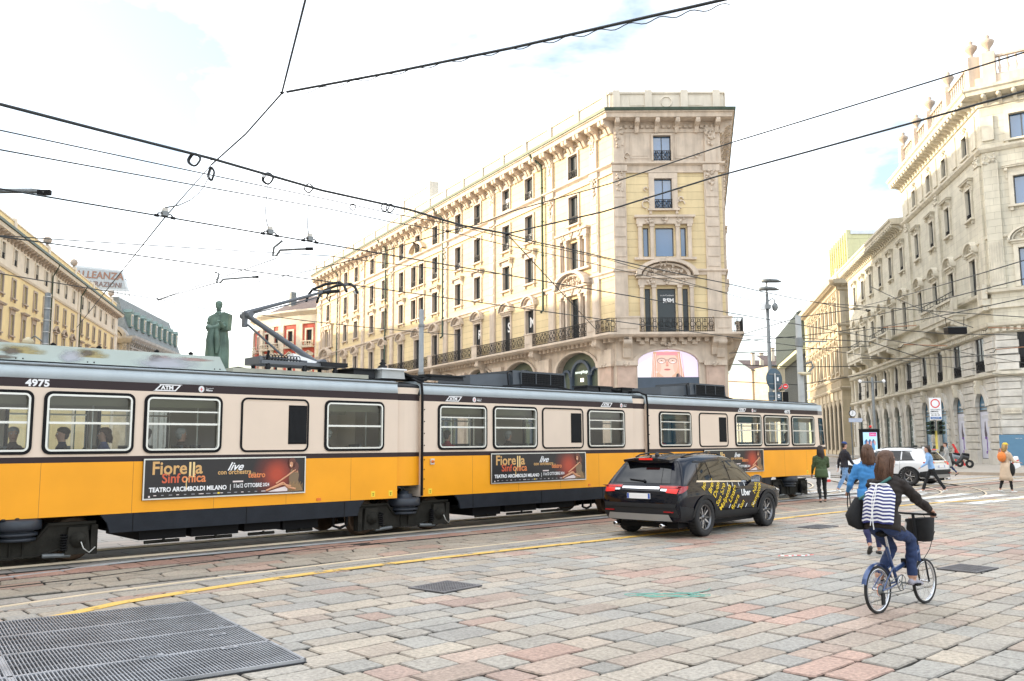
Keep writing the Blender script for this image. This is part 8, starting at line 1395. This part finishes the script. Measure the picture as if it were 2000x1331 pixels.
# ---------------------------------------------------------------- overhead lines
CB = mat('dark_cable', (.018, .022, .024), .6, var=0); nW = 0
def cable(label, pts, r=.010, sag=0.0, grp='overhead tram cables', m=None):
    V = [at(*p) for p in pts]
    for i_, j_ in ((0, 1), (-1, -2)):
        if pts[i_][0] < 0 or pts[i_][0] > 2000 or pts[i_][1] < 0: V[i_] = V[i_] + (V[i_] - V[j_]).normalized() * 16
    r = max(r * 1.55, .00050 * sum(p[2] for p in pts) / len(pts)); out = []
    for a, b in zip(V, V[1:]):
        k = max(2, int((b - a).length / 3))
        for j in range(k): t = j / k; q = a.lerp(b, t); q.z -= sag * 4 * t * (1 - t); out.append(q)
    out.append(V[-1]); g = MB(); g.tube(out, r, m or CB, 6); return tag(g.build('overhead_cable'), label, 'cable', grp)
def linepx(px, py, yl):               # point of the overhead line at local depth yl
    r = pray(px, py); e = Vector((0, 0, EYE)); o_ = GI @ e; d_ = GI.to_3x3() @ r; t = (yl - o_.y) / d_.y; return e + r * t
for yl, lab in ((12.96, 'contact wire of the near track running from upper left over the tram roof'), (15.98, 'contact wire touched by the pantograph of the tram')):
    g = MB(); g.tube([G @ Vector((s, yl, 5.25 - .0)) for s in range(-26, 75, 4)], .012, CB, 6); tag(g.build('overhead_cable'), lab, 'cable', 'overhead tram cables')
cable('thick green black cable falling from the upper left edge to the junction before the palazzo', [(-60, 181, 17), (413, 310, 22), (800, 410, 28), (990, 457, 32)], .024, .1)
cable('continuation of the thick cable from the palazzo junction down to the lamp post', [(990, 457, 32), (1100, 484, 36), (1415, 553, 45), (1600, 592, 52), (1695, 607, 60)], .016, .05)
cable('thin upper wire from the left edge crossing the palazzo roof line', [(-60, 238, 20), (640, 390, 30), (870, 436, 36), (1180, 505, 44), (1560, 612, 54)], .0075, .05)
cable('second wire from the left edge meeting the crossed wires before the palazzo', [(-60, 277, 16), (640, 408, 26), (875, 452, 32), (1100, 502, 38), (1420, 572, 50)], .010, .05)
cable('cable dropping from the top edge left of centre to the pull off joint', [(604, -30, 14), (551, 180, 18)], .013)
cable('heavy twisted cable from the pull off joint up to the top edge right of centre', [(1500, -22, 12.5), (1000, 94, 15.5), (560, 180, 18)], .017, .02)
g = MB(); P = [at(1425 - 8.6 * k, 3 + 1.79 * k, 13 + .05 * k) + Vector((0, 0, -.05 + .035 * math.sin(k * .9))) for k in range(100)]; g.tube(P, .009, CB, 5); tag(g.build('overhead_cable'), 'wavy thin cable wound along the heavy cable at the top', 'cable', 'overhead tram cables')
cable('double pull off wire from the joint down to the insulator at the left', [(551, 182, 18), (480, 262, 20), (413, 322, 22)], .013); cable('thin stay going on from the insulator down towards the left pole', [(413, 322, 22), (322, 425, 14.5), (150, 640, 38)], .006)
cable('wire from the left edge to the near end of the palazzo cornice', [(-60, 451, 29), (640, 500, 40), (1000, 537, 55)], .008, .1)
cable('low wire from the left edge passing behind the statue head', [(-60, 519, 29), (310, 585, 40), (480, 612, 42), (900, 655, 50)], .010, .1)
cable('upper wire from the right edge crossing the palazzo corner down to the left', [(2100, 63, 17), (1425, 280, 24), (1000, 413, 30), (875, 452, 32), (600, 530, 36), (310, 585, 40)], .012, .1)
cable('thick wire from the right edge to the junction before the palazzo', [(2100, 138, 19), (1400, 345, 27), (990, 457, 32)], .018, .15)
cable('wire from the palazzo junction slanting down to its balcony', [(990, 457, 32), (1165, 645, 60)], .010)
cable('wire from the right edge over the grey palazzo balcony to the ochre palazzo', [(2060, 480, 30), (1690, 597, 60)], .010, .2); cable('second wire below it from the right edge to the street', [(2060, 520, 32), (1600, 640, 62)], .010, .2)
cable('third wire below it from the right edge to the street', [(2060, 560, 34), (1660, 650, 60)], .009, .2); cable('nearly level wire from the lamp post to the right edge', [(1600, 592, 52), (2060, 620, 45)], .011, .1)
cable('wire from the palazzo balcony end to the catenary pole', [(1446, 655, 64), (1560, 620, 50), (1700, 600, 62)], .009); cable('wire from the balcony end under the lamp', [(1446, 655, 64), (1700, 668, 60), (1800, 700, 64)], .009); cable('level wire across the street opening', [(1425, 690, 64), (1700, 676, 70)], .012); cable('lowest level wire across the street opening', [(1420, 745, 66), (1560, 752, 60), (1700, 730, 66)], .010)
for i, (a, b) in enumerate((((1430, 667, 70), (1690, 640, 75)), ((1430, 712, 80), (1690, 715, 80)), ((1700, 640, 55), (1990, 655, 52)), ((1680, 700, 60), (1990, 690, 55)), ((1700, 560, 62), (1900, 640, 50)))): cable(('faint wire across the street opening above the blue sign', 'faint wire across the street opening at the height of the signs', 'level wire in front of the mezzanine windows of the grey palazzo', 'level wire in front of the lower windows of the grey palazzo', 'short wire slanting before the grey palazzo balconies')[i], [a, b], .009, .15)
cable('short stay fanning left from the street junction above the pantograph', [(310, 585, 40), (540, 505, 30)], .006); cable('short stay reaching up from the left street junction to the bracket', [(310, 585, 40), (425, 552, 24)], .006)
BRn = mat('copper_brown_bar', (.30, .14, .07), .5, metal=.3)
for i, (a, b, lab) in enumerate((((1725, 640, 50), (1790, 636, 50), 'copper bar between wires left of the hanging box'), ((1765, 673, 50), (1850, 676, 50), 'long copper bar between wires below the hanging box'), ((1930, 640, 48), (2010, 642, 48), 'copper bar between wires at the right edge'), ((1945, 683, 48), (2000, 678, 48), 'lower copper bar between wires at the right edge'))): g = MB(); A, B2 = at(*a), at(*b); g.tube([A, B2], .028, BRn, 6); g.tube([A, A + Vector((-.15, 0, -.18)), A + Vector((-.35, 0, -.16))], .02, M_['black'], 5); tag(g.build('section_bar'), lab, 'insulator', 'copper bars in the overhead wires')
hb = thing('hanging_lamp', 'black rectangular box hanging among the wires before the grey palazzo', 'lamp', M=Matrix.Translation(at(1866, 646, 50))); g = MB(); g.box(-.55, .55, -.25, .25, -.2, .16, M_['black']); g.box(-.57, .57, -.27, .27, .16, .2, M_['dsteel']); g.build('housing', hb); g = MB(); g.tube([(-.5, 0, .25), (-.55, 0, .8)], .02, M_['black'], 5); g.tube([(.5, 0, .25), (.55, 0, .8)], .02, M_['black'], 5); g.build('hanger', hb)
# coils of spare cable and devices
for (x, y, r, Y, sx, lab) in ((379, 312, 12.5, 21.6, 1, 'thick coil of cable hanging from the thick cable at the upper left'), (412, 340, 13, 22, .45, 'narrow oval coil hanging below the crossing of two cables'), (523, 349, 11, 23.6, 1, 'coil of cable beside a small grey box'), (603, 368, 8.5, 24.9, 1, 'thin coil right of the grey box coil'), (689, 405, 6, 30.5, 1, 'small coil on the thin upper wire before the palazzo roof'), (752, 405, 8, 27.2, 1, 'left coil of the overlapping pair above the palazzo cornice'), (762, 407, 8, 27.3, 1, 'right coil of the overlapping pair above the palazzo cornice')):
    c = at(x, y, Y); g = MB(); k_ = Y / 1712
    for t in range(3 if r > 9 else 1): g.tube([(c.x + sx * (r - t * .8) * k_ * math.cos(a * .3307), c.y + .02 * t + .03 * math.sin(a), c.z + (r - t * .6) * k_ * math.sin(a * .3307)) for a in range(19)], .026 if r > 9 else .022, CB, 5, closed=True)
    tag(g.build('cable_coil'), lab, 'cable coil', 'coils of spare cable')
c = at(515, 343, 23.6); g = MB(); g.box(c.x - .06, c.x + .06, c.y - .04, c.y + .04, c.z - .06, c.z + .06, WH); bevel(tag(g.build('junction_box'), 'small pale box hanging beside a cable coil', 'box'), .01)
def insul(px, py, yl, lab, k=.62):
    p = linepx(px, py, yl); s0 = (GI @ p).x; t = thing('section_insulator', lab, 'insulator', 'insulators on the near contact wire', G @ tr(s0, yl, 5.25, s=k)); g = MB(); g.taper(-.07, .07, -.06, .06, .02, .13, M_['pole'], -.01, 0); g.build('insulator_body', t); g = MB(); g.box(-.055, .055, -.05, .05, .13, .21, mat('pale_ceramic', (.55, .52, .46), .5) if 'pale_ceramic' not in bpy.data.materials else bpy.data.materials['pale_ceramic']); g.build('ceramic_block', t); g = MB()
    for sx in (-1, 1): g = MB(); g.tube([(sx * .07, 0, .08), (sx * .16, 0, .07), (sx * .2, 0, 0)], .018, M_['black'], 6); g.box(sx * .2 - .05, sx * .2 + .05, -.025, .025, -.03, .03, M_['black']); g.build('wire_clamp', t)
    return p
a1_ = insul(322, 425, 12.96, 'insulator on the contact wire at the upper left'); a2_ = insul(527, 468, 12.96, 'insulator on the contact wire left of the bracket'); a3_ = insul(605, 482, 12.96, 'insulator on the contact wire nearest the palazzo')
for a, b, lab, px in (((413, 330, 22), a1_, 'slack thin lead from the oval coil to the first insulator', (395, 400, 17)), ((524, 361, 23.6), a2_, 'slack thin lead from the boxed coil to the second insulator', (512, 430, 18)), ((606, 376, 24.9), a3_, 'slack thin lead from the thin coil to the third insulator', (596, 450, 19))): A = at(*a); C = at(*px); P = [A.lerp(C, t / 6).lerp(C.lerp(b + Vector((0, 0, .15)), t / 6), t / 6) for t in range(7)]; g = MB(); g.tube(P, .012, CB, 4); tag(g.build('lead_wire'), lab, 'wire', 'slack leads')
for A, lab in (([(-900, 378, 9), (-40, 374, 11), (60, 373, 12), (88, 376, 12)], 'grey arm holding the contact wire at the left edge'), ([(420, 532, 24), (428, 535, 24), (423, 553, 24), (430, 553, 24), (436, 546, 24), (500, 541, 26)], 'z shaped steady arm above the statue'), ([(552, 470, 22), (535, 484, 22), (533, 500, 22), (540, 500, 22), (547, 489, 22), (605, 486, 21)], 'z shaped steady arm below the second insulator')): g = MB(); g.tube([at(*p) for p in A], .036 if A[0][0] < 0 else .03, M_['dsteel'], 6); e = at(*A[-1]); g.box(e.x - .1, e.x + .08, e.y - .03, e.y + .03, e.z - .04, e.z + .03, M_['black']); tag(g.build('steady_arm'), lab, 'bracket', 'steady arms of the overhead line')
for (x, y, Y, lab) in ((551, 182, 18, 'pull off joint where three cables meet under the top edge'), (413, 311, 22, 'clamp where the pull off wire crosses the thick cable'), (990, 458, 32, 'wire junction before the palazzo left of its corner'), (875, 452, 32, 'wire junction in front of the palazzo drainpipe'), (310, 585, 40, 'wire junction above the tram fairing left of the statue'), (1695, 607, 60, 'triangular wire junction before the ochre palazzo')): c = at(x, y, Y); k_ = Y / 1712; g = MB(); g.tube([(c.x - 4 * k_, c.y, c.z + 2 * k_), (c.x, c.y, c.z - 1 * k_), (c.x + 5 * k_, c.y, c.z + 1 * k_)], 1.6 * k_, M_['black'], 6); g.tube([(c.x + 3 * k_ * math.cos(a), c.y, c.z + 3 * k_ * math.sin(a)) for a in range(6)], .5 * k_, M_['black'], 4, closed=True); tag(g.build('cable_joint'), lab, 'cable joint', 'joints of the overhead cables')
for p_, lab in (((710, 508, 12.96), 0), ((965, 541, 15.98), 0)): pass
